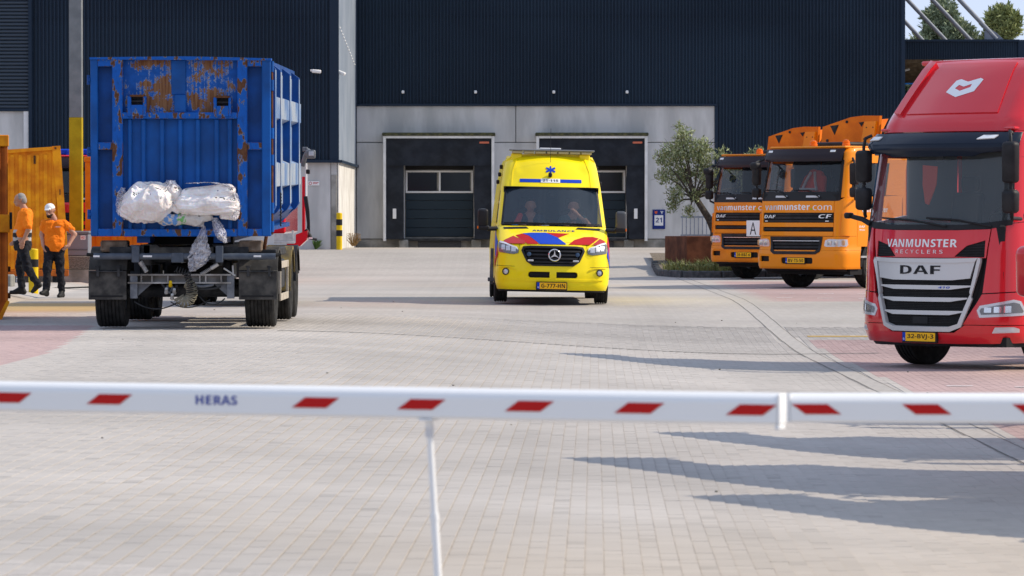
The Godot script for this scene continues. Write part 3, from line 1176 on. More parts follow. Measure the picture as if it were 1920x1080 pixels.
func dock(w: Node3D, dx: float) -> void:
	var d := sub("dock_shelter", w, Vector3(dx, 0, 0))
	var c := MB.new()
	c.bx(-4.12, -0.53, 4.06, 4.16, -0.02, 0.68, 0.02)
	part("canopy_board", c, mottle(lin(1, 1, 1, 0.8), 40, Color(0.04, 0.045, 0.03), Color(0.12, 0.115, 0.05), 0.01, 1.0), d)
	for x in [-4.045, -0.605]:
		c = MB.new()
		c.bx(x - 0.045, x + 0.045, 0.72, 4.055, 0.0, 0.62, 0.01)
		part("white_frame", c, M.white_soft, d)
	c = MB.new()
	c.bx(-4.0, -0.65, 3.98, 4.055, 0.5, 0.63)
	part("white_frame", c, M.white_soft, d)
	# soft curtains with a slight sag
	var cm: StandardMaterial3D = M.curtain if M.has("curtain") else mottle(lin(1, 1, 1, 0.6), 41, Color(0.011, 0.014, 0.021), Color(0.022, 0.027, 0.037), 0.006, 0.5)
	M.curtain = cm
	c = MB.new()
	for i in 24:
		for j in 6:
			var q := []
			var nn := []
			for k in [[0, 0], [1, 0], [1, 1], [0, 1]]:
				var u: float = (i + k[0]) / 24.0
				var v: float = (j + k[1]) / 6.0
				q.append(Vector3(lerpf(-3.999, -0.651, u), lerpf(3.11, 3.975, v), 0.56 + 0.035 * sin(v * 3.1) * sin(u * 9.0 + dx) - 0.02 * u))
				nn.append(Vector3(-0.3 * cos(u * 9.0 + dx) * sin(v * 3.1), 0.12 * cos(v * 3.1) * sin(u * 9.0 + dx), 1).normalized())
			c.squad(q[0], q[1], q[2], q[3], nn[0], nn[1], nn[2], nn[3])
	part("head_curtain", c, cm, d)
	for s in [[-3.999, -3.45, 0.0], [-1.2, -0.651, 1.0]]:
		c = MB.new()
		for j in 10:
			var y0 := lerpf(0.78, 3.2, j / 10.0)
			var y1 := lerpf(0.78, 3.2, (j + 1) / 10.0)
			var b0: float = 0.05 * sin(y0 * 2.0) * (1.0 if dx > 0 else 0.25) * s[2]
			var b1: float = 0.05 * sin(y1 * 2.0) * (1.0 if dx > 0 else 0.25) * s[2]
			c.oquad(Vector3(s[0] + b0, y0, 0.5), Vector3(s[1], y0, 0.52), Vector3(s[1], y1, 0.52), Vector3(s[0] + b1, y1, 0.5), Vector3(0, 0, 1))
			var xe: float = s[1] if s[2] == 0.0 else s[0]
			c.oquad(Vector3(xe + (b0 if s[2] > 0 else 0.0), y0, 0.5), Vector3(xe + (b1 if s[2] > 0 else 0.0), y1, 0.5), Vector3(xe, y1, 0.0), Vector3(xe, y0, 0.0), Vector3(1 if s[2] == 0.0 else -1, 0, 0))
		part("side_curtain", c, cm, d)
	c = MB.new()
	c.bx(-4.0, -0.65, 3.96, 4.05, 0.0, 0.5)
	part("roof_board", c, M.dark, d)
	for x in [-3.73, -0.93]:
		if dx > 0 and x < -2:
			continue
		c = MB.new()
		c.bx(x - 0.055, x + 0.055, 1.43, 1.75, 0.53, 0.555, 0.004)
		part("white_plate", c, M.white, d)
	c = MB.new()
	c.bx(-1.03, -0.73, 3.815, 3.875, 0.6, 0.612)
	part("red_label", c, lin(0.6, 0.16, 0.09, 0.5), d)
	# sectional door
	var door := MB.new()
	door.bx(-3.4, -1.24, 3.0, 3.27, -0.34, -0.26)
	part("door_header", door, M.dark, d)
	for k in 5:
		c = MB.new()
		c.bx(-3.4, -1.24, 0.85 + k * 0.292, 1.135 + k * 0.292, -0.36, -0.28, 0.012)
		part("door_panel", c, lin(0.017, 0.032, 0.046, 0.45), d)
	for y in [2.28, 2.94]:
		c = MB.new()
		c.bx(-3.4, -1.24, y - 0.03, y + 0.03, -0.34, -0.24, 0.008)
		part("window_rail", c, M.print_white, d)
	for x in [-3.37, -2.31, -1.27]:
		c = MB.new()
		c.bx(x - 0.03, x + 0.03, 2.312, 2.908, -0.34, -0.245, 0.008)
		part("window_stile", c, M.print_white, d)
	for x in [-3.34, -2.28]:
		c = MB.new()
		c.bx(x, x + 0.94, 2.312, 2.908, -0.31, -0.3)
		part("window_pane", c, lin(0.03, 0.034, 0.038, 0.08, 0.35), d)
	# leveller, pit and buffers
	c = MB.new()
	c.bx(-3.45, -1.19, 0.72, 0.8, -0.35, 0.25, 0.01)
	part("dock_leveller", c, M.chassis, d)
	c = MB.new()
	c.bx(-3.0, -1.62, -0.6, 0.715, -0.02, 0.1)
	part("pit_front", c, mottle(lin(1, 1, 1, 0.95), 42, Color(0.03, 0.03, 0.032), Color(0.11, 0.11, 0.115), 0.08, 1.0), d)
	for x in [-3.45, -1.14]:
		c = MB.new()
		c.bx(x - 0.15, x + 0.15, -0.6, 0.76, -0.02, 0.3, 0.03)
		c.cyl(Vector3(x, 0.55, 0.29), Vector3(x, 0.55, 0.31), 0.05, -1.0, 10)
		part("buffer_block", c, M.concrete_dark, d)


func canopy() -> void:
	var w := thing("canopy", "dark ribbed canopy roof held by diagonal steel tubes right of the warehouse", "canopy", Vector3(12.5, 0, -128))
	var c := MB.new()
	c.corr(0.02, 4.0, 6.62, 7.2, 0.0, 0.078, 0.03)
	part("fascia", c, M.navy, w)
	c = MB.new()
	c.bx(0.02, 4.05, 7.2, 7.27, -0.3, 0.06)
	part("roof_trim", c, M.navy_flash, w)
	c = MB.new()
	c.bx(4.0, 4.5, 6.6, 7.22, -0.35, 0.05, 0.01)
	part("end_post", c, M.navy_flash, w)
	c = MB.new()
	c.bx(0.0, 22, 7.0, 7.12, -22, -0.1)
	part("roof_deck", c, M.wood, w)
	for k in 26:
		c = MB.new()
		c.bx(0.0, 20, 6.72 if k % 5 else 6.55, 7.0, -1.0 - k * 0.8, -0.8 - k * 0.8)
		part("roof_beam", c, mottle(lin(1, 1, 1, 0.9), 43, Color(0.16, 0.12, 0.08), Color(0.28, 0.22, 0.15), 0.01, 0.5), w)
	c = MB.new()
	c.bx(4.05, 20, 6.6, 7.2, -0.3, -0.2)
	part("roof_beam", c, M.navy_flash, w)
	for k in 5:
		var z := -0.35 - k * 5.6
		c = MB.new()
		c.tube([Vector3(3.35, 7.3, z), Vector3(3.35 - 7.0, 7.3 + 7.4, z)], 0.075, 10)
		part("tie_tube", c, M.tie, w)
		c = MB.new()
		c.extr(poly([2.95, 7.27, 3.6, 7.27, 3.35, 7.5, 3.1, 7.66, 2.95, 7.55]), z - 0.03, z + 0.03)
		part("foot_plate", c, M.tie, w)
	for x in [4.3, 21.0]:
		for z in [-0.2, -20.0]:
			c = MB.new()
			c.bx(x - 0.15, x + 0.15, -0.4, 6.6, z - 0.15, z + 0.15)
			part("post", c, M.navy_flash, w)
	c = MB.new()
	c.xf = Transform3D(Basis(Vector3.UP, 0.0), Vector3(0.55, 6.35, -2.0))
	c.tube([Vector3(-0.3, -0.08, 0), Vector3(0.4, 0.13, -3.0)], 0.04, 8)
	part("strip_lamp", c, M.white, w)
	var wb := thing("blue_beam", "bright blue horizontal beam under the canopy beside the warehouse corner", "beam", Vector3(12.5, 0, -152))
	c = MB.new()
	c.bx(0.1, 8, 6.6, 6.93, -0.2, 0)
	part("beam", c, lin(0.02, 0.22, 0.62, 0.4), wb)
	var bw := thing("back_wall", "dark wall below the blue beam behind the canopy", "wall", Vector3(12.5, 0, -153))
	c = MB.new()
	c.bx(0.05, 24, -0.3, 6.4, -0.3, 0)
	part("wall_panel", c, lin(0.02, 0.025, 0.02, 0.9), bw)


func leaf_mesh(n: int, w: float) -> Mesh:
	# one leaf, or a little spray of n leaves, along +y, bent at the midrib
	var b := MB.new()
	var r := RandomNumberGenerator.new()
	r.seed = n * 31
	for k in n:
		b.xf = Transform3D(Basis.from_euler(Vector3(r.randf_range(-0.9, 0.9), r.randf_range(0, TAU), r.randf_range(-0.9, 0.9))) if n > 1 else Basis(), Vector3(r.randf_range(-0.4, 0.4), r.randf_range(-0.4, 0.4), r.randf_range(-0.4, 0.4)) if n > 1 else Vector3.ZERO)
		b.ftri(Vector3(0, 0, 0), Vector3(w, 0.45, 0.06), Vector3(0, 1, 0))
		b.ftri(Vector3(0, 0, 0), Vector3(0, 1, 0), Vector3(-w, 0.45, 0.06))
	return b.st.commit()


func crown(parent: Node3D, lumps: Array, count: int, mesh: Mesh, size: float, lo: Color, hi: Color, seed_: int) -> void:
	# leaves through the volume of several ellipsoids [centre, radii], thinner inside and with ragged edges
	var r := RandomNumberGenerator.new()
	r.seed = seed_
	var total := 0.0
	for l in lumps:
		total += l[1].x * l[1].y * l[1].z
	var mm := MultiMesh.new()
	mm.transform_format = MultiMesh.TRANSFORM_3D
	mm.use_colors = true
	mm.mesh = mesh
	var ts := []
	for l in lumps:
		var n := int(count * l[1].x * l[1].y * l[1].z / total)
		for k in n:
			var dir := Vector3(r.randfn(), r.randfn(), r.randfn()).normalized()
			var rad := pow(r.randf(), 0.45) * (0.8 + 0.35 * big_noise.get_noise_3dv(dir * 14.0 + l[0] * 9.0))
			var p: Vector3 = l[0] + dir * l[1] * rad
			var b := Basis.from_euler(Vector3(r.randf_range(-1.2, 1.2), r.randf_range(0, TAU), r.randf_range(-1.2, 1.2))).scaled_local(Vector3.ONE * size * r.randf_range(0.6, 1.3))
			ts.append([Transform3D(b, p), lo.lerp(hi, clampf(r.randf() * 0.8 + 0.3 * big_noise.get_noise_3dv(p * 6.0), 0, 1))])
	mm.instance_count = ts.size()
	for k in ts.size():
		mm.set_instance_transform(k, ts[k][0])
		mm.set_instance_color(k, ts[k][1])
	var o := MultiMeshInstance3D.new()
	o.name = "crown"
	o.multimesh = mm
	o.material_override = M.leaf
	o.set_meta("kind", "stuff")
	parent.add_child(o, true)


func far_side() -> void:
	var spray := leaf_mesh(10, 0.16)
	for s in [[Vector3(19.3, 0, -190), 10.2, 1.8, 4600, "slim dark green tree close beside the warehouse corner", 1],
			[Vector3(21.6, 0, -192), 12.2, 2.3, 7500, "tallest bushy green tree behind the diagonal tubes", 2],
			[Vector3(23.4, 0, -188), 11.6, 2.2, 7500, "bright yellow-green tree right of the diagonal tubes", 3],
			[Vector3(20.6, 0, -176), 8.3, 0.8, 900, "low bright young tree between the diagonal tubes", 4],
			[Vector3(26.6, 0, -205), 9.9, 1.5, 3000, "low far tree at the right edge beyond the canopy", 5]]:
		var t := thing("far_tree", s[4], "tree", s[0], 0.0, "trees beyond the canopy")
		var h: float = s[1]
		var w: float = s[2]
		var b := MB.new()
		b.tube([Vector3.ZERO, Vector3(0.1, h * 0.4, 0), Vector3(-0.05, h * 0.85, 0.1)], 0.25, 8, 0.05)
		part("trunk", b, M.bark, t)
		b = MB.new()
		var r := RandomNumberGenerator.new()
		r.seed = s[5]
		var lumps := []
		for k in 9:
			var a := r.randf_range(0, TAU)
			var hh := r.randf_range(0.45, 0.93)
			var rr := w * (1.15 - hh) * r.randf_range(0.3, 1.3)
			var p := Vector3(cos(a) * rr, hh * h, sin(a) * rr)
			lumps.append([p, Vector3(0.5, 0.62, 0.5) * w * r.randf_range(0.55, 1.0)])
			b.tube([Vector3(0, h * maxf(0.2, hh - 0.25), 0), p], 0.07, 6, 0.02)
		lumps.append([Vector3(0, h * 0.55, 0), Vector3(w, h * 0.28, w) * 0.85])
		part("limbs", b, M.bark, t)
		var bright: bool = s[5] == 3 or s[5] == 4
		crown(t, lumps, int(s[3] * 1.7), spray, 0.29, Color(0.17, 0.20, 0.12) if not bright else Color(0.20, 0.23, 0.09), Color(0.36, 0.42, 0.26) if not bright else Color(0.38, 0.41, 0.17), s[5])  # leaf greens paled to stand in for distance haze
	var hall := thing("far_hall", "low dark hall roof far behind the trees", "building", Vector3(24, 0, -215))
	var c := MB.new()
	c.bx(-3, 14, -0.5, 10.9, -10, 0)
	part("wall", c, M.navy_flash, hall)
	c = MB.new()
	c.bx(-3.2, 14.2, 10.9, 11.1, -10.2, 0.2)
	part("roof", c, M.navy_flash, hall)
	var hg := thing("hedge", "dark green hedge under the canopy beside the warehouse", "hedge", Vector3(13.4, 0, -150))
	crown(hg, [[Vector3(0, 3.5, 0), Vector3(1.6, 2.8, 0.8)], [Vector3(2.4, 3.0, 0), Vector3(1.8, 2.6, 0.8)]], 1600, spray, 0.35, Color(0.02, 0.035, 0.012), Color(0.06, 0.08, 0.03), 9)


func island() -> void:
	# planted island with kerb, corten planter and olive tree, left of the orange trucks
	var isl := thing("kerb", "dark kerbstones round the planted island by the orange trucks", "kerb", Vector3(0, 0, 0))
	var line := [Vector2(3.75, -103.5), Vector2(3.72, -99.0), Vector2(4.25, -97.4), Vector2(5.2, -97.2), Vector2(6.3, -98.0), Vector2(8.2, -99.6), Vector2(10.5, -101.4)]
	for k in line.size() - 1:
		var a: Vector2 = line[k]
		var b: Vector2 = line[k + 1]
		var n := maxi(1, int((b - a).length() / 0.9))
		for i in n:
			var p := a.lerp(b, i / float(n))
			var q := a.lerp(b, (i + 1) / float(n))
			var s := MB.new()
			var mid := (p + q) * 0.5
			s.xf = Transform3D(Basis(Vector3.UP, -atan2(q.y - p.y, q.x - p.x)), Vector3(mid.x, gh(mid.x, mid.y) + 0.05, mid.y))
			s.box(Vector3.ZERO, Vector3((q - p).length() - 0.012, 0.24, 0.14), 0.02)
			part("kerbstone", s, M.kerb, isl)
	var bed := MB.new()
	var pl := PackedVector2Array()
	for p in line:
		pl.append(p)
	pl.append(Vector2(10.5, -107))
	pl.append(Vector2(3.75, -107))
	var idx := Geometry2D.triangulate_polygon(pl)
	for k in range(0, idx.size(), 3):
		var q := []
		for i in 3:
			var p := pl[idx[k + i]]
			q.append(Vector3(p.x, gh(p.x, p.y) + 0.13, p.y))
		bed.otri(q[0], q[1], q[2], Vector3.UP)
	lone("gravel_bed", bed, mottle(lin(1, 1, 1, 0.95), 50, Color(0.13, 0.10, 0.07), Color(0.36, 0.31, 0.25), 0.06, 1.5, 1.5), "sandy gravel bed inside the kerb of the planted island", "gravel", Vector3.ZERO, 0.0, "", "structure")
	# pebbles and tufts
	var pb := MB.new()
	pb.rbox(Vector3.ZERO, Vector3(0.05, 0.03, 0.04), 0.015, 6, 4)
	scatter("pebbles", pb.st.commit(), M.tint, 900, Vector2(3.9, 9.0), Vector2(-101.5, -97.4), 0.13, Color(0.2, 0.15, 0.1), Color(0.5, 0.44, 0.36), 1, "loose pale pebbles on the gravel of the planted island", "gravel", pl)
	var bl := MB.new()
	for k in 16:
		var a := k * 2.4
		var o := Vector3(cos(a * 1.7) * 0.09, 0, sin(a * 1.7) * 0.09)
		var tip := o * 2.2 + Vector3(cos(a) * 0.1, 0.22 + 0.08 * sin(a * 3.0), sin(a) * 0.1)
		var side := Vector3(-sin(a), 0, cos(a)) * 0.012
		var midp := o * 1.4 + Vector3(0, 0.15, 0)
		bl.quad(o - side, o + side, midp + side * 0.8, midp - side * 0.8)
		bl.ftri(midp - side * 0.8, midp + side * 0.8, tip)
	scatter("grass", bl.st.commit(), M.leaf, 70, Vector2(3.85, 5.6), Vector2(-100.5, -97.6), 0.12, Color(0.10, 0.14, 0.03), Color(0.30, 0.30, 0.12), 2, "tufts of dry grass growing along the island kerb", "grass", pl)
	var p := thing("planter", "rusty steel planter box holding the olive tree", "planter", Vector3(5.75, gh(5.7, -103) + 0.1, -103.2), 0.25)
	var c := MB.new()
	c.bx(-1.5, 1.5, 0.0, 0.72, 0.92, 1.0, 0.01)
	part("front_panel", c, M.corten, p)
	c = MB.new()
	c.bx(-1.5, 1.5, 0.0, 0.72, -1.0, -0.92, 0.01)
	part("back_panel", c, M.corten, p)
	for x in [-1.5, 1.42]:
		c = MB.new()
		c.bx(x, x + 0.08, 0.0, 0.72, -0.918, 0.918, 0.01)
		part("side_panel", c, M.corten, p)
	c = MB.new()
	c.bx(-1.41, 1.41, 0.05, 0.62, -0.91, 0.91)
	part("soil", c, lin(0.03, 0.022, 0.015, 0.95), p)
	c = MB.new()
	c.extr(poly([-0.56, 0.5, -0.48, 0.46, -0.4, 0.5, -0.4, 0.4, -0.48, 0.34, -0.56, 0.4]), 1.001, 1.006)
	write(c, "vanmunster", -0.36, 0.5, 0.4, 0.5, 1.006)
	write(c, "recyclers", -0.5, 0.3, 0.24, 0.32, 1.006)
	part("lettering", c, lin(0.05, 0.02, 0.012, 0.8), p)
	# olive tree
	var t := thing("olive_tree", "leaning olive tree with pale leaves in the rusty planter", "tree", Vector3(5.28, gh(5.2, -103) + 0.7, -103.2))
	var b := MB.new()
	b.tube([Vector3(0.05, -0.1, 0), Vector3(0.05, 0.25, 0), Vector3(-0.08, 0.55, 0), Vector3(-0.4, 1.05, 0.05), Vector3(-0.62, 1.55, 0.0), Vector3(-0.7, 1.9, 0)], 0.13, 10, 0.05)
	part("trunk", b, M.bark, t)
	b = MB.new()
	var r := RandomNumberGenerator.new()
	r.seed = 5
	var lumps := []
	for l in [[-0.95, 2.3, 0.0, 0.55], [-0.35, 2.35, 0.2, 0.55], [-1.25, 1.75, 0.1, 0.45], [-0.75, 1.75, -0.2, 0.5], [-0.2, 1.85, 0, 0.5], [0.25, 2.25, 0.0, 0.4], [-0.75, 2.75, 0.1, 0.42], [-0.95, 1.25, 0.1, 0.36], [-0.45, 1.2, 0.1, 0.34], [0.6, 1.9, -0.3, 0.5], [1.2, 2.15, -0.4, 0.42], [1.15, 1.5, -0.3, 0.6], [-0.1, 1.45, -0.2, 0.45], [-1.05, 0.95, 0.1, 0.27], [-0.62, 0.8, 0.15, 0.25], [-1.35, 2.2, 0.0, 0.3], [-0.9, 3.05, 0.0, 0.22]]:
		var q := Vector3(l[0], l[1] - 0.05, l[2])
		lumps.append([q, Vector3(l[3], l[3] * 1.05, l[3]) * (0.86 + 0.12 * sin(l[0] * 17.0))])
		b.tube([Vector3(-0.5, 1.1, 0), Vector3(-0.5, 1.1, 0).lerp(q, 0.5) + Vector3(0, 0.08, 0.05), q], 0.035, 6, 0.01)
		for k in 5:
			b.tube([q, q + Vector3(r.randfn(), r.randfn() + 0.6, r.randfn()).normalized() * l[3] * 1.05], 0.008, 4, 0.003)
	part("limbs", b, M.bark, t)
	crown(t, lumps, 8600, leaf_mesh(1, 0.17), 0.105, Color(0.13, 0.165, 0.065), Color(0.50, 0.54, 0.29), 77)
	# bar fence behind
	var f := thing("bar_fence", "grey steel bar fence behind the olive tree", "fence", Vector3(5.75, 0.35, -112))
	for k in 15:
		c = MB.new()
		c.bx(-0.9 + k * 0.115, -0.9 + k * 0.115 + 0.03, 0.0, 1.18, -0.01, 0.01)
		part("bar", c, M.tie, f)
	for y in [0.02, 0.6, 1.12]:
		c = MB.new()
		c.bx(-0.93, 0.8, y, y + 0.05, -0.04, -0.012)
		part("rail", c, M.tie, f)


func scatter(called: String, mesh: Mesh, m: Material, n: int, xr: Vector2, zr: Vector2, dy: float, lo: Color, hi: Color, seed_: int, label: String, category: String, inside: PackedVector2Array) -> void:
	var r := RandomNumberGenerator.new()
	r.seed = seed_
	var mm := MultiMesh.new()
	mm.transform_format = MultiMesh.TRANSFORM_3D
	mm.use_colors = true
	mm.mesh = mesh
	var ts := []
	while ts.size() < n:
		var p := Vector2(r.randf_range(xr.x, xr.y), r.randf_range(zr.x, zr.y))
		if not Geometry2D.is_point_in_polygon(p, inside):
			continue
		ts.append([Transform3D(Basis(Vector3.UP, r.randf_range(0, TAU)).scaled_local(Vector3.ONE * r.randf_range(0.5, 1.2)), Vector3(p.x, gh(p.x, p.y) + dy, p.y)), lo.lerp(hi, r.randf())])
	mm.instance_count = n
	for k in n:
		mm.set_instance_transform(k, ts[k][0])
		mm.set_instance_color(k, ts[k][1])
	var o := MultiMeshInstance3D.new()
	o.name = numbered(called)
	o.multimesh = mm
	o.material_override = m
	add_child(o)
	tag(o, label, category, "", "stuff")


func arm_profile() -> PackedVector2Array:
	var p := PackedVector2Array([Vector2(-0.034, -0.051), Vector2(0.034, -0.051), Vector2(0.043, -0.042), Vector2(0.045, 0.016)])
	for k in range(1, 12):
		var a := PI * k / 12.0
		p.append(Vector2(0.045 * cos(a), 0.016 + 0.036 * sin(a)))
	p.append(Vector2(-0.045, 0.016))
	p.append(Vector2(-0.043, -0.042))
	return p


func barrier() -> void:
	var along := Basis(Vector3(0, 0, 1), Vector3.UP, Vector3(-1, 0, 0))  # profile x to the front, its depth along -x
	var t := thing("barrier_arm", "long white barrier arm with red slanted stripes and a support leg", "barrier", Vector3(0.88, 0.966, -12.7), -0.326, "barrier arms across the exit")
	var c := MB.new()
	c.xf = Transform3D(along, Vector3.ZERO)
	c.extr(arm_profile(), 0.012, 6.0)
	part("arm", c, M.white, t)
	c = MB.new()
	c.bx(-0.012, 0.0, -0.05, 0.05, -0.043, 0.043, 0.004)
	c.bx(-0.018, 0.0, -0.068, -0.0505, -0.03, 0.046, 0.004)
	part("end_cap", c, M.white_soft, t)
	for i in 14:
		var u := -0.095 - 0.379 * i
		c = MB.new()
		if i == 5:
			write(c, "HERAS", u - 0.058, u + 0.094, -0.015, 0.016, 0.0465)
			part("lettering", c, lin(0.02, 0.045, 0.30, 0.5), t)
			continue
		c.extr(poly([u - 0.086, -0.020, u + 0.038, -0.020, u + 0.086, 0.015, u - 0.038, 0.015]), 0.0452, 0.0464)
		part("red_stripe", c, M.print_red, t)
	var back := t.transform.affine_inverse()
	var leg := sub("support_leg", t)
	c = MB.new()
	c.bx(-1.245, -1.195, -0.058, -0.0515, -0.03, 0.046, 0.002)
	c.bx(-1.230, -1.210, -0.085, -0.0585, -0.01, 0.014, 0.003)
	part("bracket", c, M.white_soft, leg)
	var top := Vector3(-1.22, -0.085, 0.0)
	var foot := back * Vector3(-0.228, 0.03, -13.09)
	var mid := top.lerp(foot, 0.34)
	c = MB.new()
	c.cyl(top, mid, 0.0105, 0.0115, 12)
	part("upper_tube", c, M.white, leg)
	c = MB.new()
	c.cyl(mid, foot, 0.0135, 0.0135, 12)
	c.cyl(mid - (foot - mid).normalized() * 0.006, mid + (foot - mid).normalized() * 0.02, 0.0155, 0.0155, 12)
	part("lower_tube", c, M.white, leg)
	c = MB.new()
	c.cyl(top + Vector3(0, 0.012, 0), top - Vector3(0, 0.028, 0), 0.0145, 0.0145, 12)
	part("collar", c, M.print_grey, leg)
	c = MB.new()
	c.cyl(foot + Vector3(0, 0.01, 0), foot - Vector3(0, 0.028, 0), 0.03, 0.03, 12)
	part("foot", c, M.rubber, leg)
	c = MB.new()
	c.bx(-6.35, -5.9, -0.95, 0.2, -0.2, 0.2, 0.02)
	part("cabinet", c, M.white_soft, t)
	t = thing("barrier_arm", "shorter white barrier arm reaching in from the right with stripes slanting the other way", "barrier", Vector3(0.954, 0.925, -13.6), -0.02, "barrier arms across the exit")
	c = MB.new()
	c.xf = Transform3D(along, Vector3.ZERO)
	c.extr(arm_profile(), -5.5, -0.012)
	part("arm", c, M.white, t)
	c = MB.new()
	c.bx(0.0, 0.012, -0.05, 0.05, -0.043, 0.043, 0.004)
	part("end_cap", c, M.white_soft, t)
	for i in 13:
		var u := 0.1 + 0.381 * i
		c = MB.new()
		c.extr(poly([u - 0.038, -0.020, u + 0.086, -0.020, u + 0.038, 0.015, u - 0.086, 0.015]), 0.0452, 0.0464)
		part("red_stripe", c, M.print_red, t)
	c = MB.new()
	c.bx(5.4, 5.85, -1.0, 0.2, -0.2, 0.2, 0.02)
	part("cabinet", c, M.white_soft, t)


func wheel(parent: Node3D, p: Vector3, w: float, r: float, grooves := 5, rim := true) -> void:
	# p: centre of the tyre; the outer face is on the side away from the vehicle's middle
	var o := sub("wheel", parent, p)
	var side := 1.0 if p.x > 0 else -1.0
	var b := MB.new()
	b.xf = Transform3D(Basis(Vector3(0, 1, 0), 0.0 if side > 0 else PI), Vector3.ZERO)
	var prof := [Vector2(r * 0.56, -w * 0.42), Vector2(r * 0.8, -w * 0.5), Vector2(r * 0.95, -w * 0.48), Vector2(r, -w * 0.42)]
	for k in grooves:
		var x := lerpf(-w * 0.42, w * 0.42, (k + 1.0) / (grooves + 1.0))
		prof.append(Vector2(r, x - 0.009))
		prof.append(Vector2(r - 0.016, x - 0.006))
		prof.append(Vector2(r - 0.016, x + 0.006))
		prof.append(Vector2(r, x + 0.009))
	prof.append_array([Vector2(r, w * 0.42), Vector2(r * 0.95, w * 0.48), Vector2(r * 0.8, w * 0.5), Vector2(r * 0.56, w * 0.42)])
	b.lathe(prof, 40)
	part("tyre", b, M.rubber, o)
	if rim:
		b = MB.new()
		b.xf = Transform3D(Basis(Vector3(0, 1, 0), 0.0 if side > 0 else PI), Vector3.ZERO)
		b.lathe([Vector2(r * 0.57, w * 0.42), Vector2(r * 0.54, w * 0.4), Vector2(r * 0.5, w * 0.1), Vector2(r * 0.22, w * 0.05), Vector2(r * 0.2, w * 0.3), Vector2(0.001, w * 0.32)], 28)
		b.lathe([Vector2(r * 0.56, -w * 0.41), Vector2(r * 0.5, -w * 0.1), Vector2(0.001, -w * 0.1)], 28)
		part("rim", b, M.steel, o)


func guard(mb: MB, xa: float, xb: float, c: Vector3, r: float, a0: float, a1: float, n := 14) -> void:
	# a curved mudguard sheet round an axle at c, angles from the back (+z) over the top
	for k in n:
		var p := []
		for i in 2:
			var a := lerpf(a0, a1, float(k + i) / n)
			p.append(Vector3(0, sin(a), cos(a)))
		var n0: Vector3 = p[0]
		var n1: Vector3 = p[1]
		mb.squad(c + n0 * r + Vector3(xa, 0, 0), c + n1 * r + Vector3(xa, 0, 0), c + n1 * r + Vector3(xb, 0, 0), c + n0 * r + Vector3(xb, 0, 0), n0, n1, n1, n0)
		for x in [xa, xb]:
			mb.oquad(c + n0 * r + Vector3(x, 0, 0), c + n1 * r + Vector3(x, 0, 0), c + n1 * (r - 0.05) + Vector3(x, 0, 0), c + n0 * (r - 0.05) + Vector3(x, 0, 0), Vector3(1 if x == maxf(xa, xb) else -1, 0, 0))


func coil(mb: MB, path: Array, rad: float, turns: int, r: float) -> void:
	# a helix round a path
	var pts := []
	var n := turns * 10
	for k in n + 1:
		var f := float(k) / n * (path.size() - 1)
		var i := mini(int(f), path.size() - 2)
		var p: Vector3 = path[i].lerp(path[i + 1], f - i)
		var d: Vector3 = (path[i + 1] - path[i]).normalized()
		var u := d.cross(Vector3(0.2, 0.1, 1).normalized()).normalized()
		var w := d.cross(u)
		var a := TAU * k / 10.0
		pts.append(p + (u * cos(a) + w * sin(a)) * rad)
	mb.tube(pts, r, 5)


const T0 := Vector3(-4.56, 0.02, -54.0)


func tx(px: float) -> float:
	return (px - 339.0) / 136.1


func ty(py: float) -> float:
	return 1.6 - 0.02 - (py - 400.0) / 136.1


func rust_texture() -> StandardMaterial3D:
	# paint over a plate 1.6 by 0.76 m, rusted in patches with streaks running down
	var im := Image.create(512, 256, false, Image.FORMAT_RGB8)
	var a := FastNoiseLite.new()
	a.seed = 4
	a.frequency = 0.012
	a.fractal_octaves = 5
	var s := FastNoiseLite.new()
	s.seed = 9
	s.frequency = 0.05
	var f := FastNoiseLite.new()
	f.seed = 12
	f.frequency = 0.09
	f.fractal_octaves = 4
	var blue := Color(0.006, 0.085, 0.36)
	var pale := Color(0.33, 0.40, 0.46)
	var brown := Color(0.13, 0.048, 0.018)
	var light_brown := Color(0.25, 0.13, 0.06)
	for x in 512:
		for y in 256:
			var u := x / 512.0
			var v := y / 256.0
			var streak := s.get_noise_2d(x * 1.6, y * 0.07)
			var bl := a.get_noise_2d(x, y) + f.get_noise_2d(x, y) * 0.35
			# two worn areas, left and right of the middle
			var w1 := 1.15 - absf(u - 0.30) / 0.17
			var w2 := 1.1 - absf(u - 0.74) / 0.15
			var w := maxf(w1, w2)
			var top := 1.0 - absf(v - 0.06) / 0.12
			var low := 1.0 - absf(v - 0.75) / 0.45
			var k := bl * 1.6 + streak * 0.7 + minf(w, 0.6) * 0.9 + maxf(top * 0.5 * (1.0 if w > -0.6 else 0.0), low * 0.6) - 0.60
			var c: Color = blue * (1.0 + 0.25 * f.get_noise_2d(x * 0.3, y * 0.3))
			c = c.lerp(pale, clampf((k + 0.34) * 2.2, 0.0, 0.7) * clampf(0.6 + streak, 0.0, 1.0))
			c = c.lerp(brown.lerp(light_brown, clampf(0.5 + streak * 1.2, 0, 1)), clampf(k * 6.0, 0.0, 1.0))
			c.a = 1.0
			im.set_pixel(x, y, c.clamp().linear_to_srgb())
	var m := lin(1, 1, 1, 0.6)
	m.albedo_color = Color.WHITE
	m.albedo_texture = ImageTexture.create_from_image(im)
	m.uv1_scale = Vector3(1.0 / 1.6, -1.0 / 0.76, 1)
	m.uv1_offset = Vector3(0.5, ty(112) / 0.76, 0)
	return m


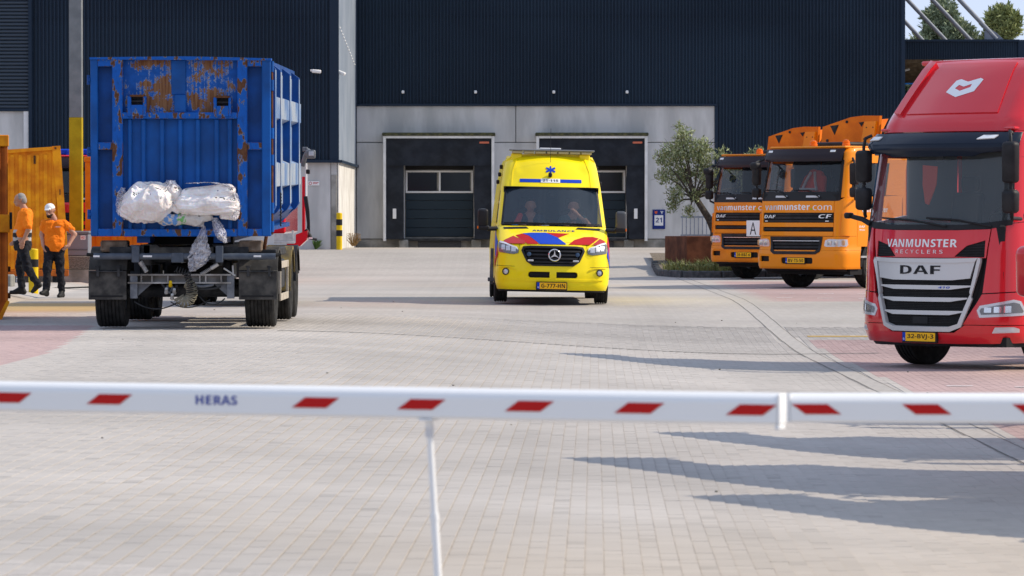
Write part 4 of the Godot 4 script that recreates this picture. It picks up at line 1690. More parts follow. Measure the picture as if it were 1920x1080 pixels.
func trailer() -> void:
	var t := thing("container", "rusty blue open-top waste container on the trailer", "container", T0)
	t.rotation.x = 0.012
	var c := MB.new()
	# walls and floor
	c.bx(-1.19, -1.14, 1.36, 3.72, -7.0, -0.16)
	c.bx(1.10, 1.18, 1.66, 3.70, -7.0, -0.16)
	c.bx(-1.14, 1.10, 1.60, 3.70, -7.05, -7.0)
	c.bx(-1.14, 1.10, 1.30, 1.36, -7.0, -0.16)
	part("shell", c, M.blue_deep, t)
	c = MB.new()
	c.bx(tx(170), tx(184), ty(443), ty(108), -0.16, 0.0, 0.012)
	part("left_post", c, M.blue, t)
	c = MB.new()
	c.bx(tx(211), tx(231), ty(443), ty(108.5), -0.16, 0.015, 0.012)
	part("door_post", c, M.blue_rusty, t)
	c = MB.new()
	c.bx(tx(491), tx(508), ty(443), ty(110), -0.16, 0.0, 0.012)
	part("right_post", c, M.blue, t)
	c = MB.new()
	c.bx(tx(445), tx(464), ty(443), ty(108.5), -0.16, 0.015, 0.012)
	part("door_post", c, M.blue_rusty, t)
	for s in [[184.0, 211.0], [464.0, 491.0]]:
		for r in [[110, 125, -0.004], [267, 281, -0.02], [429, 443, -0.006]]:
			c = MB.new()
			c.bx(tx(s[0]) - 0.004, tx(s[1]) + 0.004, ty(r[1]), ty(r[0]), -0.15, r[2], 0.008)
			part("cross_bar", c, M.blue_rusty, t)
		for r in [[125, 267], [281, 429]]:
			c = MB.new()
			c.bx(tx(s[0]), tx(s[1]), ty(r[1]), ty(r[0]), -0.15, -0.12)
			part("recessed_panel", c, M.blue_deep, t)
	# upper plate, worn to rust
	c = MB.new()
	c.bx(tx(230), tx(446), ty(213), ty(111), -0.14, -0.10)
	part("upper_plate", c, rust_texture(), t)
	c = MB.new()
	c.extr(PackedVector2Array([Vector2(tx(169), ty(112)), Vector2(tx(509), ty(114)), Vector2(tx(509), ty(110)), Vector2(tx(420), ty(107.6)), Vector2(tx(345), ty(106.2)), Vector2(tx(260), ty(107)), Vector2(tx(169), ty(108))]), -0.17, 0.02)
	part("top_rail", c, M.blue_worn, t)
	c = MB.new()
	c.bx(tx(321), tx(348), ty(178), ty(113), -0.099, -0.075, 0.008)
	c.bx(tx(327), tx(349), ty(211), ty(178), -0.099, -0.03, 0.01)
	part("centre_strip", c, M.blue, t)
	c = MB.new()
	c.bx(tx(230), tx(445), ty(223), ty(211), -0.12, 0.02, 0.01)
	part("door_beam", c, M.blue_worn, t)
	for s in [[240.0, 275.0, 247.0, 269.0, 181.0], [401.0, 434.0, 407.0, 429.0, 183.0]]:
		var h := sub("hook_pocket", t)
		c = MB.new()
		c.bx(tx(s[0]), tx(s[2]), ty(219), ty(s[4]), -0.1, 0.045, 0.008)
		c.bx(tx(s[3]), tx(s[1]), ty(219), ty(s[4]), -0.1, 0.045, 0.008)
		c.bx(tx(s[2]), tx(s[3]), ty(219), ty(s[4] + 16), -0.1, 0.044, 0.004)
		part("cheek", c, M.blue_worn, h)
		c = MB.new()
		c.bx(tx(s[2]), tx(s[3]), ty(s[4] + 16), ty(s[4]), -0.09, -0.06)
		c.cyl(Vector3(tx(s[2]), ty(s[4] + 9), -0.02), Vector3(tx(s[3]), ty(s[4] + 9), -0.02), 0.022, 0.022, 10)
		part("hook_bar", c, M.chassis, h)
		c = MB.new()
		c.bx(tx(s[2] - 2), tx(s[3] + 2), ty(s[4] + 1), ty(s[4] - 3), -0.09, 0.055, 0.005)
		part("rusty_lip", c, M.rust, h)
	c = MB.new()
	c.bx(tx(231), tx(445), ty(431), ty(222), -0.13, -0.09)
	part("lower_plate", c, M.blue, t)
	for r in [[240, 247], [265, 273], [300, 308], [334, 342], [367, 375], [402, 410], [427, 435]]:
		c = MB.new()
		c.bx(tx(r[0]), tx(r[1]), ty(431), ty(223), -0.095, -0.02, 0.012)
		part("door_rib", c, M.blue, t)
	c = MB.new()
	c.bx(tx(231), tx(445), ty(443.5), ty(429), -0.13, 0.01, 0.01)
	part("bottom_beam", c, M.blue_worn, t)
	for y in [150, 285, 402]:
		c = MB.new()
		c.cyl(Vector3(tx(167), ty(y + 9), -0.05), Vector3(tx(167), ty(y - 9), -0.05), 0.03, -1.0, 10)
		c.bx(tx(165), tx(171), ty(y + 3), ty(y - 3), -0.09, 0.0, 0.005)
		part("hinge", c, M.blue_deep, t)
	c = MB.new()
	c.cyl(Vector3(tx(509.5), ty(440), -0.06), Vector3(tx(509.5), ty(116), -0.06), 0.018, -1.0, 8)
	part("hinge_rod", c, M.rust, t)
	for y in [125, 160, 250, 300, 390, 425]:
		c = MB.new()
		c.cyl(Vector3(tx(509.5), ty(y + 10), -0.06), Vector3(tx(509.5), ty(y - 10), -0.06), 0.03, -1.0, 10)
		part("hinge", c, M.blue, t)
	# side: upright ribs and two long bands, chamfered above and below
	for z in [-0.16, -1.45, -3.75, -6.15]:
		c = MB.new()
		c.extr(poly([0.98, 1.40, 1.24, 1.58, 1.29, 1.66, 1.29, 3.58, 1.10, 3.72, 0.98, 3.72]), z - 0.28, z)
		part("side_rib", c, M.blue_deep, t)  # darker blue, so the pocket shade is in the rib colour
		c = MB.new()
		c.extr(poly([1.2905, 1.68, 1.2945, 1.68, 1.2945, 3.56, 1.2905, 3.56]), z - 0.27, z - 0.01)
		part("glare_rib_face", c, M.blue_glare, t)  # thin pale facing that paints sun glare on the rib
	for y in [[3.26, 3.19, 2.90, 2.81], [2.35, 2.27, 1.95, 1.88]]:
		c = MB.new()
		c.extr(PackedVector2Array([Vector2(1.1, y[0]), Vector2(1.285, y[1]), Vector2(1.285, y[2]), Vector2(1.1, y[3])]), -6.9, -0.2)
		part("side_band", c, M.blue_glare, t)  # band coloured pale for the sun glare
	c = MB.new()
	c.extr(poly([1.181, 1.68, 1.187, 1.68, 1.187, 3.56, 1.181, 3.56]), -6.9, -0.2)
	part("side_sheet", c, M.blue_glare, t)  # sheet coloured pale for the sun glare
	c = MB.new()
	c.extr(poly([0.95, 1.33, 1.2, 1.58, 1.156, 1.64, 0.95, 1.42]), -6.9, -0.2)
	part("lower_chamfer", c, M.blue_deep, t)
	c = MB.new()
	c.bx(1.08, 1.17, 3.62, 3.71, -6.9, -0.2, 0.01)
	part("side_top_rail", c, M.blue, t)
	c = MB.new()
	c.bx(-1.2, -1.1, 3.62, 3.71, -6.9, -0.2, 0.01)
	part("side_top_rail", c, M.blue, t)
	c = MB.new()
	var ch := []
	for k in 22:
		ch.append(Vector3(1.34 + 0.012 * (k % 2), 1.86 - k * 0.022, -0.5 - 0.012 * ((k + 1) % 2)))
	c.tube(ch, 0.012, 5)
	part("side_chain", c, M.chassis, t)
	c = MB.new()
	for x in [-0.53, 0.53]:
		c.bx(x - 0.09, x + 0.09, 1.17, 1.30, -6.9, -0.15)
	part("skid_rail", c, M.blue_deep, t)

	# the trailer
	var r := thing("trailer", "dark container trailer seen end on with mudguards and coiled hoses", "trailer", T0)
	c = MB.new()
	for x in [-0.5, 0.5]:
		c.bx(x - 0.07, x + 0.07, 0.86, 1.15, -7.2, -0.1, 0.01)
	part("frame_rail", c, M.chassis, r)
	c = MB.new()
	for z in [-0.5, -2.4, -4.7, -6.3, -7.0]:
		c.bx(-0.43, 0.43, 0.9, 1.1, z - 0.08, z + 0.08)
	part("cross_member", c, M.chassis, r)
	c = MB.new()
	c.extr(PackedVector2Array([Vector2(tx(268), ty(476)), Vector2(tx(410), ty(476)), Vector2(tx(410), ty(463)), Vector2(tx(297), ty(464)), Vector2(tx(292), ty(459)), Vector2(tx(268), ty(459))]), -0.35, -0.1)
	part("rear_beam", c, M.flap, r)
	c = MB.new()
	c.bx(tx(266), tx(428), ty(459), ty(443), -1.2, -0.9)
	part("dark_bolster", c, M.dark, r)
	for s in [[186, 236], [446, 490]]:
		c = MB.new()
		c.bx(tx(s[0]), tx(s[1]), ty(472), ty(451), -0.55, -0.12, 0.02)
		part("support_block", c, M.wood, r)
	for s in [[205, 250], [405, 465]]:
		c = MB.new()
		c.bx(tx(s[0]), tx(s[1]), ty(478), ty(463), -0.1, 0.0, 0.008)
		part("support_plate", c, M.chassis, r)
	c = MB.new()
	c.cyl(Vector3(tx(176), ty(480.5), 0.06), Vector3(tx(517), ty(480.5), 0.06), 0.045, -1.0, 14)
	part("underrun_bar", c, M.bar, r)
	c = MB.new()
	c.cyl(Vector3(tx(163), ty(477), 0.04), Vector3(tx(176), ty(478), 0.05), 0.025, -1.0, 10)
	c.cyl(Vector3(tx(517), ty(479), 0.05), Vector3(tx(526), ty(476), 0.03), 0.025, -1.0, 10)
	part("bar_end", c, M.rubber, r)
	for s in [[248, 262], [405, 419]]:
		c = MB.new()
		c.bx(tx(s[0]), tx(s[1]), ty(492), ty(461), -0.02, 0.12, 0.008)
		part("bar_bracket", c, M.bar, r)
	c = MB.new()
	c.bx(tx(322), tx(345), ty(492), ty(474), 0.0, 0.11, 0.008)
	part("centre_plate", c, M.bar, r)
	for s in [[269, 286], [476, 490], [176, 188]]:
		c = MB.new()
		c.bx(tx(s[0]), tx(s[1]), ty(482), ty(478.6), 0.10, 0.108, 0.002)
		part("white_label", c, M.white_soft, r)
	# coupling beam with gussets
	c = MB.new()
	c.bx(tx(238), tx(432), ty(531), ty(515), -0.28, -0.22)
	c.bx(tx(238), tx(432), ty(517), ty(514), -0.3, -0.08)
	c.bx(tx(238), tx(432), ty(532), ty(529), -0.3, -0.08)
	for x in [262, 282, 312, 372, 383, 412]:
		c.bx(tx(x), tx(x + 2.4), ty(529), ty(517), -0.25, -0.09)
	part("coupling_beam", c, M.galv_dirty if M.has("galv_dirty") else dirty_galv(), r)
	for s in [[242, 256, 0], [424, 438, 1]]:
		c = MB.new()
		c.bx(tx(s[0]), tx(s[1]), ty(560), ty(515), -0.14, -0.1, 0.004)
		part("hanger_plate", c, M.steel, r)
		c = MB.new()
		var x0 := tx(s[0] if s[2] == 1 else s[1])
		var sg: float = -1.0 if s[2] == 1 else 1.0
		c.extr(PackedVector2Array([Vector2(x0, ty(531)), Vector2(x0 + sg * 0.2, ty(531)), Vector2(x0, ty(555))]), -0.2, -0.18)
		part("gusset", c, M.steel, r)
	# drag springs with chains
	c = MB.new()
	coil(c, [Vector3(tx(264), ty(494), -0.1), Vector3(tx(274), ty(510), -0.05)], 0.025, 9, 0.007)
	c.tube([Vector3(tx(261), ty(491), -0.1), Vector3(tx(266), ty(498), -0.1)], 0.035, 8)
	part("spring", c, M.galv, r)
	c = MB.new()
	coil(c, [Vector3(tx(404), ty(498), -0.05), Vector3(tx(376), ty(514), -0.05)], 0.02, 11, 0.007)
	c.tube([Vector3(tx(395), ty(503), -0.05), Vector3(tx(408), ty(495), -0.05)], 0.03, 8)
	part("spring", c, M.galv, r)
	c = MB.new()
	c.tube([Vector3(tx(418), ty(503), -0.1), Vector3(tx(440), ty(517), -0.1)], 0.014, 6)
	c.tube([Vector3(tx(435), ty(498), -0.1), Vector3(tx(436), ty(516), -0.1)], 0.014, 6)
	part("tie_rod", c, M.galv, r)
	# coiled air hoses and cables
	c = MB.new()
	var loop := []
	for k in 13:
		var a := lerpf(-2.6, 1.35, k / 12.0)
		loop.append(Vector3(tx(346) + 0.10 * cos(a), ty(547) + 0.135 * sin(a), 0.0))
	coil(c, loop, 0.075, 24, 0.0085)
	part("coiled_hose", c, M.coil if M.has("coil") else coil_mat(), r)
	c = MB.new()
	var top_loop := []
	for k in 9:
		top_loop.append(Vector3(tx(329) + k * 0.028, ty(504) - 0.01 * k, 0.02 + 0.004 * k))
	coil(c, top_loop, 0.042, 6, 0.008)
	part("coiled_hose", c, M.chassis, r)
	c = MB.new()
	coil(c, [Vector3(tx(350), ty(510), 0.05), Vector3(tx(356), ty(530), 0.06), Vector3(tx(357), ty(548), 0.05)], 0.045, 9, 0.008)
	part("coiled_hose", c, M.chassis, r)
	for s in [[300, 530, 318, 556, 335, 548, 0.016], [312, 536, 316, 560, 322, 538, 0.02], [362, 540, 385, 546, 412, 538, 0.016], [372, 556, 395, 585, 420, 560, 0.01], [250, 566, 290, 592, 330, 568, 0.01], [318, 566, 350, 590, 392, 562, 0.008], [358, 534, 378, 540, 398, 534, 0.024]]:
		c = MB.new()
		var pts := []
		for k in 11:
			var u := k / 10.0
			var a := Vector3(tx(s[0]), ty(s[1]), -0.12)
			var b := Vector3(tx(s[2]), ty(s[3]), -0.02)
			var d := Vector3(tx(s[4]), ty(s[5]), -0.12)
			pts.append(a.lerp(b, u).lerp(b.lerp(d, u), u))
		c.tube(pts, s[6], 6)
		part("hose", c, M.chassis if s[6] < 0.02 else M.steel, r)
	for s in [[319, 532, "y"], [311, 545, "g"], [326, 546, "g"], [322, 556, "g"], [330, 540, "k"]]:
		c = MB.new()
		c.cyl(Vector3(tx(s[0]), ty(s[1] + 4), -0.02), Vector3(tx(s[0] + 1), ty(s[1] - 4), 0.05), 0.028, 0.02, 10)
		part("hose_coupling", c, M.safety_yellow if s[2] == "y" else (M.galv if s[2] == "g" else M.black), r)
	# mudguards, flaps and wheels
	for s in [[165, 236], [447, 519]]:
		var xa := tx(s[0])
		var xb := tx(s[1])
		c = MB.new()
		guard(c, xa, xb, Vector3(0, 0.5, -0.62), 0.62, 0.5, 2.7)
		part("mudguard", c, M.flap, r)
		c = MB.new()
		c.bx(xa, xb, ty(562), ty(508), -0.055, -0.035, 0.004)
		part("mud_flap", c, M.flap, r)
		c = MB.new()
		c.bx(xa + 0.03, xb - 0.05, ty(557), ty(554), -0.035, -0.029)
		part("flap_seam", c, M.dark, r)
		c = MB.new()
		c.cyl(Vector3(xa + 0.02, ty(509), -0.01), Vector3(xb - 0.05, ty(509), -0.01), 0.013, -1.0, 8)
		for q in [0.25, 0.8]:
			var x := lerpf(xa, xb, q)
			c.bx(x - 0.02, x + 0.02, ty(519), ty(498), -0.035, 0.0, 0.006)
			c.box(Vector3(x, ty(500), -0.03), Vector3(0.07, 0.03, 0.05), 0.006)
		part("flap_rod", c, M.chassis, r)
	for z in [-0.62, -4.35, -5.72]:
		for x in [-1.0, 1.07]:
			wheel(r, Vector3(x, 0.5, z), 0.42, 0.5, 6)
		c = MB.new()
		c.cyl(Vector3(-0.85, 0.5, z), Vector3(0.9, 0.5, z), 0.09, -1.0, 10)
		c.box(Vector3(-0.55, 0.72, z), Vector3(0.12, 0.4, 0.3), 0.02)
		c.box(Vector3(0.6, 0.72, z), Vector3(0.12, 0.4, 0.3), 0.02)
		part("axle", c, M.chassis, r)
	for z in [-4.35, -5.72]:
		for x in [[-1.25, -0.75], [0.84, 1.3]]:
			c = MB.new()
			guard(c, x[0], x[1], Vector3(0, 0.5, z), 0.60, -0.1 if z > -5 else 0.1, 2.8)
			part("mudguard", c, mud_yellow() if x[0] > 0 and z > -5 else M.plastic, r)
	# side guard
	var sg2 := sub("side_guard", r)
	c = MB.new()
	c.bx(1.26, 1.29, 0.34, 0.44, -3.4, -1.5, 0.006)
	c.bx(1.26, 1.29, 0.80, 0.90, -3.4, -1.5, 0.006)
	part("rail", c, beige(), sg2)
	for z in [-1.55, -3.35]:
		c = MB.new()
		c.bx(1.255, 1.285, 0.44, 0.80, z - 0.06, z + 0.06)
		part("upright", c, beige(), sg2)
	c = MB.new()
	c.bx(0.8, 1.24, 0.5, 0.92, -3.3, -1.7, 0.02)
	part("tool_box", c, M.chassis, r)
	c = MB.new()
	c.bx(0.75, 1.25, 0.98, 1.1, -3.4, -0.9, 0.02)
	c.bx(0.95, 1.3, 1.03, 1.08, -1.0, -0.2, 0.01)
	part("side_shelf", c, M.chassis, r)
	c = MB.new()
	c.bx(-0.3, 0.3, 0.45, 0.85, -6.6, -1.3)
	part("under_frame", c, M.dark, r)
	c = MB.new()
	c.cyl(Vector3(1.12, ty(475), -0.3), Vector3(1.16, ty(443), -0.25), 0.025, -1.0, 8)
	part("locking_rod", c, M.rust, r)


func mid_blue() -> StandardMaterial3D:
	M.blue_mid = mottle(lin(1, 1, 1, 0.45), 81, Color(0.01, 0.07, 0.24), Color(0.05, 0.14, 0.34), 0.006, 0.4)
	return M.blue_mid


func dirty_galv() -> StandardMaterial3D:
	M.galv_dirty = mottle(lin(1, 1, 1, 0.6, 0.1), 82, Color(0.16, 0.145, 0.13), Color(0.42, 0.41, 0.40), 0.006, 0.4)
	return M.galv_dirty


func coil_mat() -> StandardMaterial3D:
	M.coil = mottle(lin(1, 1, 1, 0.4), 83, Color(0.12, 0.11, 0.08), Color(0.34, 0.31, 0.24), 0.01, 1.0)
	return M.coil


func mud_yellow() -> StandardMaterial3D:
	if not M.has("mud_yellow"):
		M.mud_yellow = mottle(lin(1, 1, 1, 0.7), 84, Color(0.10, 0.085, 0.06), Color(0.38, 0.28, 0.08), 0.01, 0.6)
	return M.mud_yellow


func beige() -> StandardMaterial3D:
	if not M.has("beige"):
		M.beige = mottle(lin(1, 1, 1, 0.7), 85, Color(0.32, 0.28, 0.22), Color(0.48, 0.43, 0.36), 0.01, 0.6)
	return M.beige


func bags() -> void:
	var wr := FastNoiseLite.new()
	wr.seed = 2
	wr.frequency = 3.6
	wr.fractal_type = FastNoiseLite.FRACTAL_RIDGED
	wr.fractal_octaves = 3
	var o := T0 + Vector3(0, 0, 0.0)
	var P := func(px: float, py: float, z: float) -> Vector3: return Vector3(tx(px), ty(py), z)
	stretch = Vector3(0.75, 0.75, 0.75)
	var b := MB.new()
	blob(b, [[P.call(258, 383, 0.14), P.call(292, 378, 0.14), 0.21, 0.23], [P.call(268, 364, 0.12), P.call(284, 360, 0.12), 0.14, 0.13], [P.call(240, 392, 0.1), P.call(256, 400, 0.1), 0.1, 0.11], [P.call(285, 396, 0.15), P.call(306, 388, 0.14), 0.14, 0.13]], 0.013, 0.09, wr, -0.045)
	lone("plastic_bale", b, M.film_white, "round bundle of white plastic film at the left of the container door", "plastic bundle", o, 0.0, "plastic bundles on the container door")
	b = MB.new()
	blob(b, [[P.call(306, 372, 0.1), P.call(326, 362, 0.1), 0.09, 0.1], [P.call(312, 352, 0.08), P.call(324, 348, 0.08), 0.05, 0.06], [P.call(318, 385, 0.12), P.call(332, 392, 0.12), 0.09, 0.06]], 0.012, 0.05, wr, -0.04)
	stretch = Vector3.ONE
	lone("plastic_bale", b, M.film_white, "crumpled white film bunched up between the two large plastic bundles", "plastic bundle", o, 0.0, "plastic bundles on the container door")
	stretch = Vector3(0.35, 1.5, 1.0)
	b = MB.new()
	blob(b, [[P.call(346, 384, 0.16), P.call(430, 386, 0.16), 0.11, 0.13], [P.call(352, 366, 0.1), P.call(428, 361, 0.1), 0.08, 0.1], [P.call(338, 378, 0.12), P.call(350, 386, 0.14), 0.06, 0.09], [P.call(434, 378, 0.1), P.call(438, 398, 0.1), 0.06, 0.07]], 0.012, 0.035, wr, -0.03)
	lone("plastic_bale", b, M.film_white, "long folded roll of white plastic film at the right of the container door", "plastic bundle", o, 0.0, "plastic bundles on the container door")
	stretch = Vector3.ONE
	b = MB.new()
	var pn := FastNoiseLite.new()
	pn.seed = 5
	pn.frequency = 14.0
	b.colour_at = func(p: Vector3) -> Color:
		var c := Color(0.55, 0.53, 0.50)
		var n := pn.get_noise_3dv(p)
		if p.x > tx(306) and p.x < tx(334) and n > -0.05:
			c = Color(0.12, 0.28, 0.6)
		elif p.x > tx(334) and p.x < tx(350) and n > 0.02:
			c = Color(0.16, 0.42, 0.14)
		return c
	blob(b, [[P.call(312, 410, 0.1), P.call(372, 411, 0.1), 0.075, 0.07], [P.call(372, 411, 0.1), P.call(392, 405, 0.1), 0.06, 0.05], [P.call(296, 413, 0.08), P.call(306, 416, 0.08), 0.04, 0.035], [P.call(372, 416, 0.06), P.call(381, 424, 0.06), 0.05, 0.02]], 0.014, 0.05, wr, -0.03)
	var fm := lin(1, 1, 1, 0.4)
	fm.vertex_color_use_as_albedo = true
	lone("plastic_bale", b, fm, "flat plastic bag with blue and green print under the white bundles", "plastic bag", o, 0.0, "plastic bundles on the container door")
	b = MB.new()
	blob(b, [[P.call(436, 374, 0.05), P.call(442, 402, 0.06), 0.025, 0.03], [P.call(418, 404, 0.08), P.call(440, 406, 0.06), 0.03, 0.03]], 0.012, 0.03, wr, -0.03)
	lone("plastic_bale", b, M.film_white, "small torn scrap of plastic at the right end of the folded roll", "plastic scrap", o, 0.0, "plastic bundles on the container door")
	# two clear strips hanging down
	for s in [["long clear plastic film hanging below the container door", [[383, 424, 3], [381, 436, 7], [377, 455, 13], [376, 472, 21], [373, 488, 18], [366, 500, 13], [360, 509, 4]], 1], ["shorter clear plastic film hanging right of the long one", [[402, 408, 6], [408, 420, 9], [413, 434, 12], [417, 446, 9], [423, 455, 4]], 2], ["loose end of clear film sticking out left of the round bundle", [[232, 352, 5], [228, 368, 8], [226, 384, 9], [229, 400, 8], [236, 412, 4]], 3], ["loose clear film over the top of the folded roll", [[352, 344, 4], [372, 343, 9], [396, 342, 11], [420, 346, 9], [440, 352, 4]], 4], ["loose clear film flaring up between the two bundles", [[322, 338, 9], [316, 348, 12], [314, 360, 10], [318, 372, 6]], 5], ["frayed clear film at the right end of the folded roll", [[440, 362, 5], [443, 378, 8], [442, 394, 9], [438, 410, 6]], 6]]:
		b = MB.new()
		var rows: Array = s[1]
		var nr := (rows.size() - 1) * 5
		var grid := []
		var cn := FastNoiseLite.new()
		cn.seed = s[2]
		cn.frequency = 7.0
		for j in nr + 1:
			var f := float(j) / nr * (rows.size() - 1)
			var i := mini(int(f), rows.size() - 2)
			var q := []
			for k in 3:
				q.append(lerpf(rows[i][k], rows[i + 1][k], f - i))
			var line := []
			for k in 13:
				var u := k / 6.0 - 1.0
				var w: float = q[2] * (1.0 + 0.2 * cn.get_noise_2d(j * 0.3, 5.0))
				line.append(P.call(q[0] + u * w, q[1] + 2.0 * cn.get_noise_2d(u * 2.0, j * 0.1), 0.14 + 0.05 * cos(u * 2.6) + 0.13 * cn.get_noise_2d(u * 0.7, j * 0.06)))
			grid.append(line)
		for j in nr:
			for k in 12:
				b.quad(grid[j + 1][k], grid[j + 1][k + 1], grid[j][k + 1], grid[j][k])
		lone("plastic_film", b, M.film, s[0], "plastic film", o, 0.0, "clear plastic strips under the container door")


func bollard(called: String, label: String, at: Vector3, h: float, r: float, bands: Array) -> void:
	var t := thing(called, label, "bollard", at, 0.0, "yellow and black bollards")
	var b := MB.new()
	b.xf = Transform3D(Basis(Vector3(0, 0, 1), PI / 2), Vector3.ZERO)
	b.lathe([Vector2(r, -0.3), Vector2(r, h - 0.03), Vector2(r * 0.9, h - 0.01), Vector2(0.001, h)], 20)
	part("post", b, M.safety_yellow, t)
	for q in bands:
		b = MB.new()
		b.xf = Transform3D(Basis(Vector3(0, 0, 1), PI / 2), Vector3.ZERO)
		b.lathe([Vector2(r, q[0]), Vector2(r + 0.004, q[0]), Vector2(r + 0.004, q[1]), Vector2(r, q[1])], 20)
		part("black_band", b, M.black, t)


func left_yard() -> void:
	bollard("bollard", "tall yellow bollard with two black bands at the annex corner", Vector3(-4.93, 0.5, -111.9), 1.12, 0.085, [[0.45, 0.62], [0.76, 0.93]])
	bollard("bollard", "yellow bollard with one black band between the two workers", Vector3(-9.28, 0.06, -76.0), 0.86, 0.095, [[0.5, 0.65]])
	# canopy column with yellow foot
	var t := thing("column", "tall grey steel column painted yellow at its foot", "column", Vector3(-9.78, 0, -88))
	var c := MB.new()
	c.bx(-0.14, 0.14, 3.75, 13.0, -0.14, 0.14, 0.006)
	part("upper_shaft", c, mottle(lin(1, 1, 1, 0.6), 90, Color(0.15, 0.165, 0.175), Color(0.20, 0.215, 0.225), 0.01, 0.4), t)
	c = MB.new()
	c.bx(-0.142, 0.142, -0.2, 3.748, -0.142, 0.142, 0.006)
	part("yellow_foot", c, mottle(lin(1, 1, 1, 0.6), 92, Color(0.36, 0.25, 0.003), Color(0.44, 0.31, 0.006), 0.01, 0.5), t)
	# big orange container seen at its end, with an oblique edge
	t = thing("skip_container", "orange steel container with upright ribs behind the two workers", "container", Vector3(-11.0, gh(-10.5, -84) - 0.02, -84.5), 0.13)
	var X := func(px: float) -> float: return (px - 960.0) * 84.5 / 7350.0 + 11.0
	var Y := func(py: float) -> float: return 1.6 - (py - 400.0) * 84.5 / 7350.0 - t.position.y
	c = MB.new()
	c.extr(PackedVector2Array([Vector2(X.call(8), Y.call(508)), Vector2(X.call(126), Y.call(500)), Vector2(X.call(112), Y.call(278)), Vector2(X.call(8), Y.call(287))]), -0.12, -0.06)
	part("end_plate", c, M.orange_skip, t)
	for k in 6:
		c = MB.new()
		var x := 20.0 + k * 15.5
		c.extr(PackedVector2Array([Vector2(X.call(x), Y.call(505)), Vector2(X.call(x + 7), Y.call(505)), Vector2(X.call(x + 6.5), Y.call(290)), Vector2(X.call(x - 0.5), Y.call(290))]), -0.06, -0.025)
		part("rib", c, M.orange_skip, t)
	c = MB.new()
	c.extr(PackedVector2Array([Vector2(X.call(117), Y.call(505)), Vector2(X.call(129), Y.call(505)), Vector2(X.call(113), Y.call(273)), Vector2(X.call(97), Y.call(274))]), -0.14, 0.0)
	part("corner_post", c, M.orange_skip, t)
	c = MB.new()
	c.extr(PackedVector2Array([Vector2(X.call(5), Y.call(288)), Vector2(X.call(98), Y.call(281)), Vector2(X.call(98), Y.call(275)), Vector2(X.call(5), Y.call(281))]), -0.14, 0.02)
	part("top_beam", c, M.orange_skip, t)
	c = MB.new()
	c.bx(X.call(102), X.call(105.5), Y.call(279.5), Y.call(276), 0.0, 0.012)
	c.bx(X.call(63), X.call(67), Y.call(307), Y.call(292), -0.06, -0.01)
	c.bx(X.call(111), X.call(113), Y.call(365), Y.call(355), -0.005, 0.01)
	part("lug", c, M.rust, t)
	c = MB.new()
	c.bx(X.call(5), X.call(128), Y.call(518), Y.call(506), -0.16, 0.02, 0.01)
	part("bottom_beam", c, M.orange_dark, t)
	c = MB.new()
	c.bx(X.call(5), X.call(108), Y.call(505), Y.call(284), -5.0, -0.16)
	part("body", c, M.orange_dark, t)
	for x in [14.0, 52.0, 98.0]:
		c = MB.new()
		c.bx(X.call(x), X.call(x + 15), -0.1, Y.call(517), -0.5, -0.1, 0.01)
		part("foot", c, M.chassis, t)
	# the nearer skip at the left edge
	t = thing("skip_container", "shade-darkened orange container end cut off by the left edge of the photo", "container", Vector3(-7.68, 0, -59), 0.16)
	var X2 := func(px: float) -> float: return (px - 960.0) * 59.0 / 7350.0 + 7.68
	var Y2 := func(py: float) -> float: return 1.6 - (py - 400.0) * 59.0 / 7350.0
	c = MB.new()
	c.extr(PackedVector2Array([Vector2(-2.4, Y2.call(596)), Vector2(X2.call(3), Y2.call(596)), Vector2(X2.call(14), Y2.call(562)), Vector2(X2.call(14), Y2.call(276)), Vector2(-2.4, Y2.call(276))]), -5.5, -0.06)
	part("body", c, M.orange_dark, t)  # darker orange than the rails, standing for shade
	c = MB.new()
	c.bx(-2.4, X2.call(17), Y2.call(275), Y2.call(253), -5.6, 0.0, 0.012)
	part("top_rail", c, M.orange_skip, t)
	c = MB.new()
	c.bx(-2.4, X2.call(18), Y2.call(436), Y2.call(402), -5.5, 0.03, 0.012)
	part("middle_rail", c, M.orange_skip, t)
	c = MB.new()
	c.bx(X2.call(18), X2.call(23), Y2.call(430), Y2.call(398), -0.12, -0.02, 0.006)
	part("latch", c, M.chassis, t)
	for x in [[-22, -14], [-4, 2], [9, 15]]:
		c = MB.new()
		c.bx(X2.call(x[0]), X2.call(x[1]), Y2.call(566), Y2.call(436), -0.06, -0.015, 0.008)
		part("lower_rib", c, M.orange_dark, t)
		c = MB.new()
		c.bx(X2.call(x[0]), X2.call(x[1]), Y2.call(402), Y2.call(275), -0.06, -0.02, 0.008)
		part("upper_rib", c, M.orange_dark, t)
	c = MB.new()
	c.extr(PackedVector2Array([Vector2(-2.4, Y2.call(606)), Vector2(X2.call(0), Y2.call(606)), Vector2(X2.call(18), Y2.call(566)), Vector2(X2.call(13), Y2.call(562)), Vector2(X2.call(-4), Y2.call(596)), Vector2(-2.4, Y2.call(596))]), -0.3, 0.0)
	part("bottom_rail", c, M.orange_skip, t)
	for y in [505.0, 555.0]:
		c = MB.new()
		c.bx(X2.call(14), X2.call(20), Y2.call(y + 5), Y2.call(y - 5), -0.3, -0.1, 0.006)
		part("side_lug", c, M.rust, t)
	# orange container behind the trailer
	t = thing("skip_container", "orange ribbed container mostly hidden behind the blue container", "container", Vector3(-8.5, 0.36, -90))
	c = MB.new()
	c.bx(-1.3, 1.1, 0.15, 2.5, -6, -0.06)
	part("body", c, M.orange_body, t)
	for x in [-1.3, -1.05, -0.7, -0.35, 0.0, 0.35, 0.7, 1.0]:
		c = MB.new()
		c.bx(x, x + 0.12, 0.15, 2.5, -0.06, 0.0, 0.01)
		part("rib", c, M.orange_body, t)
	c = MB.new()
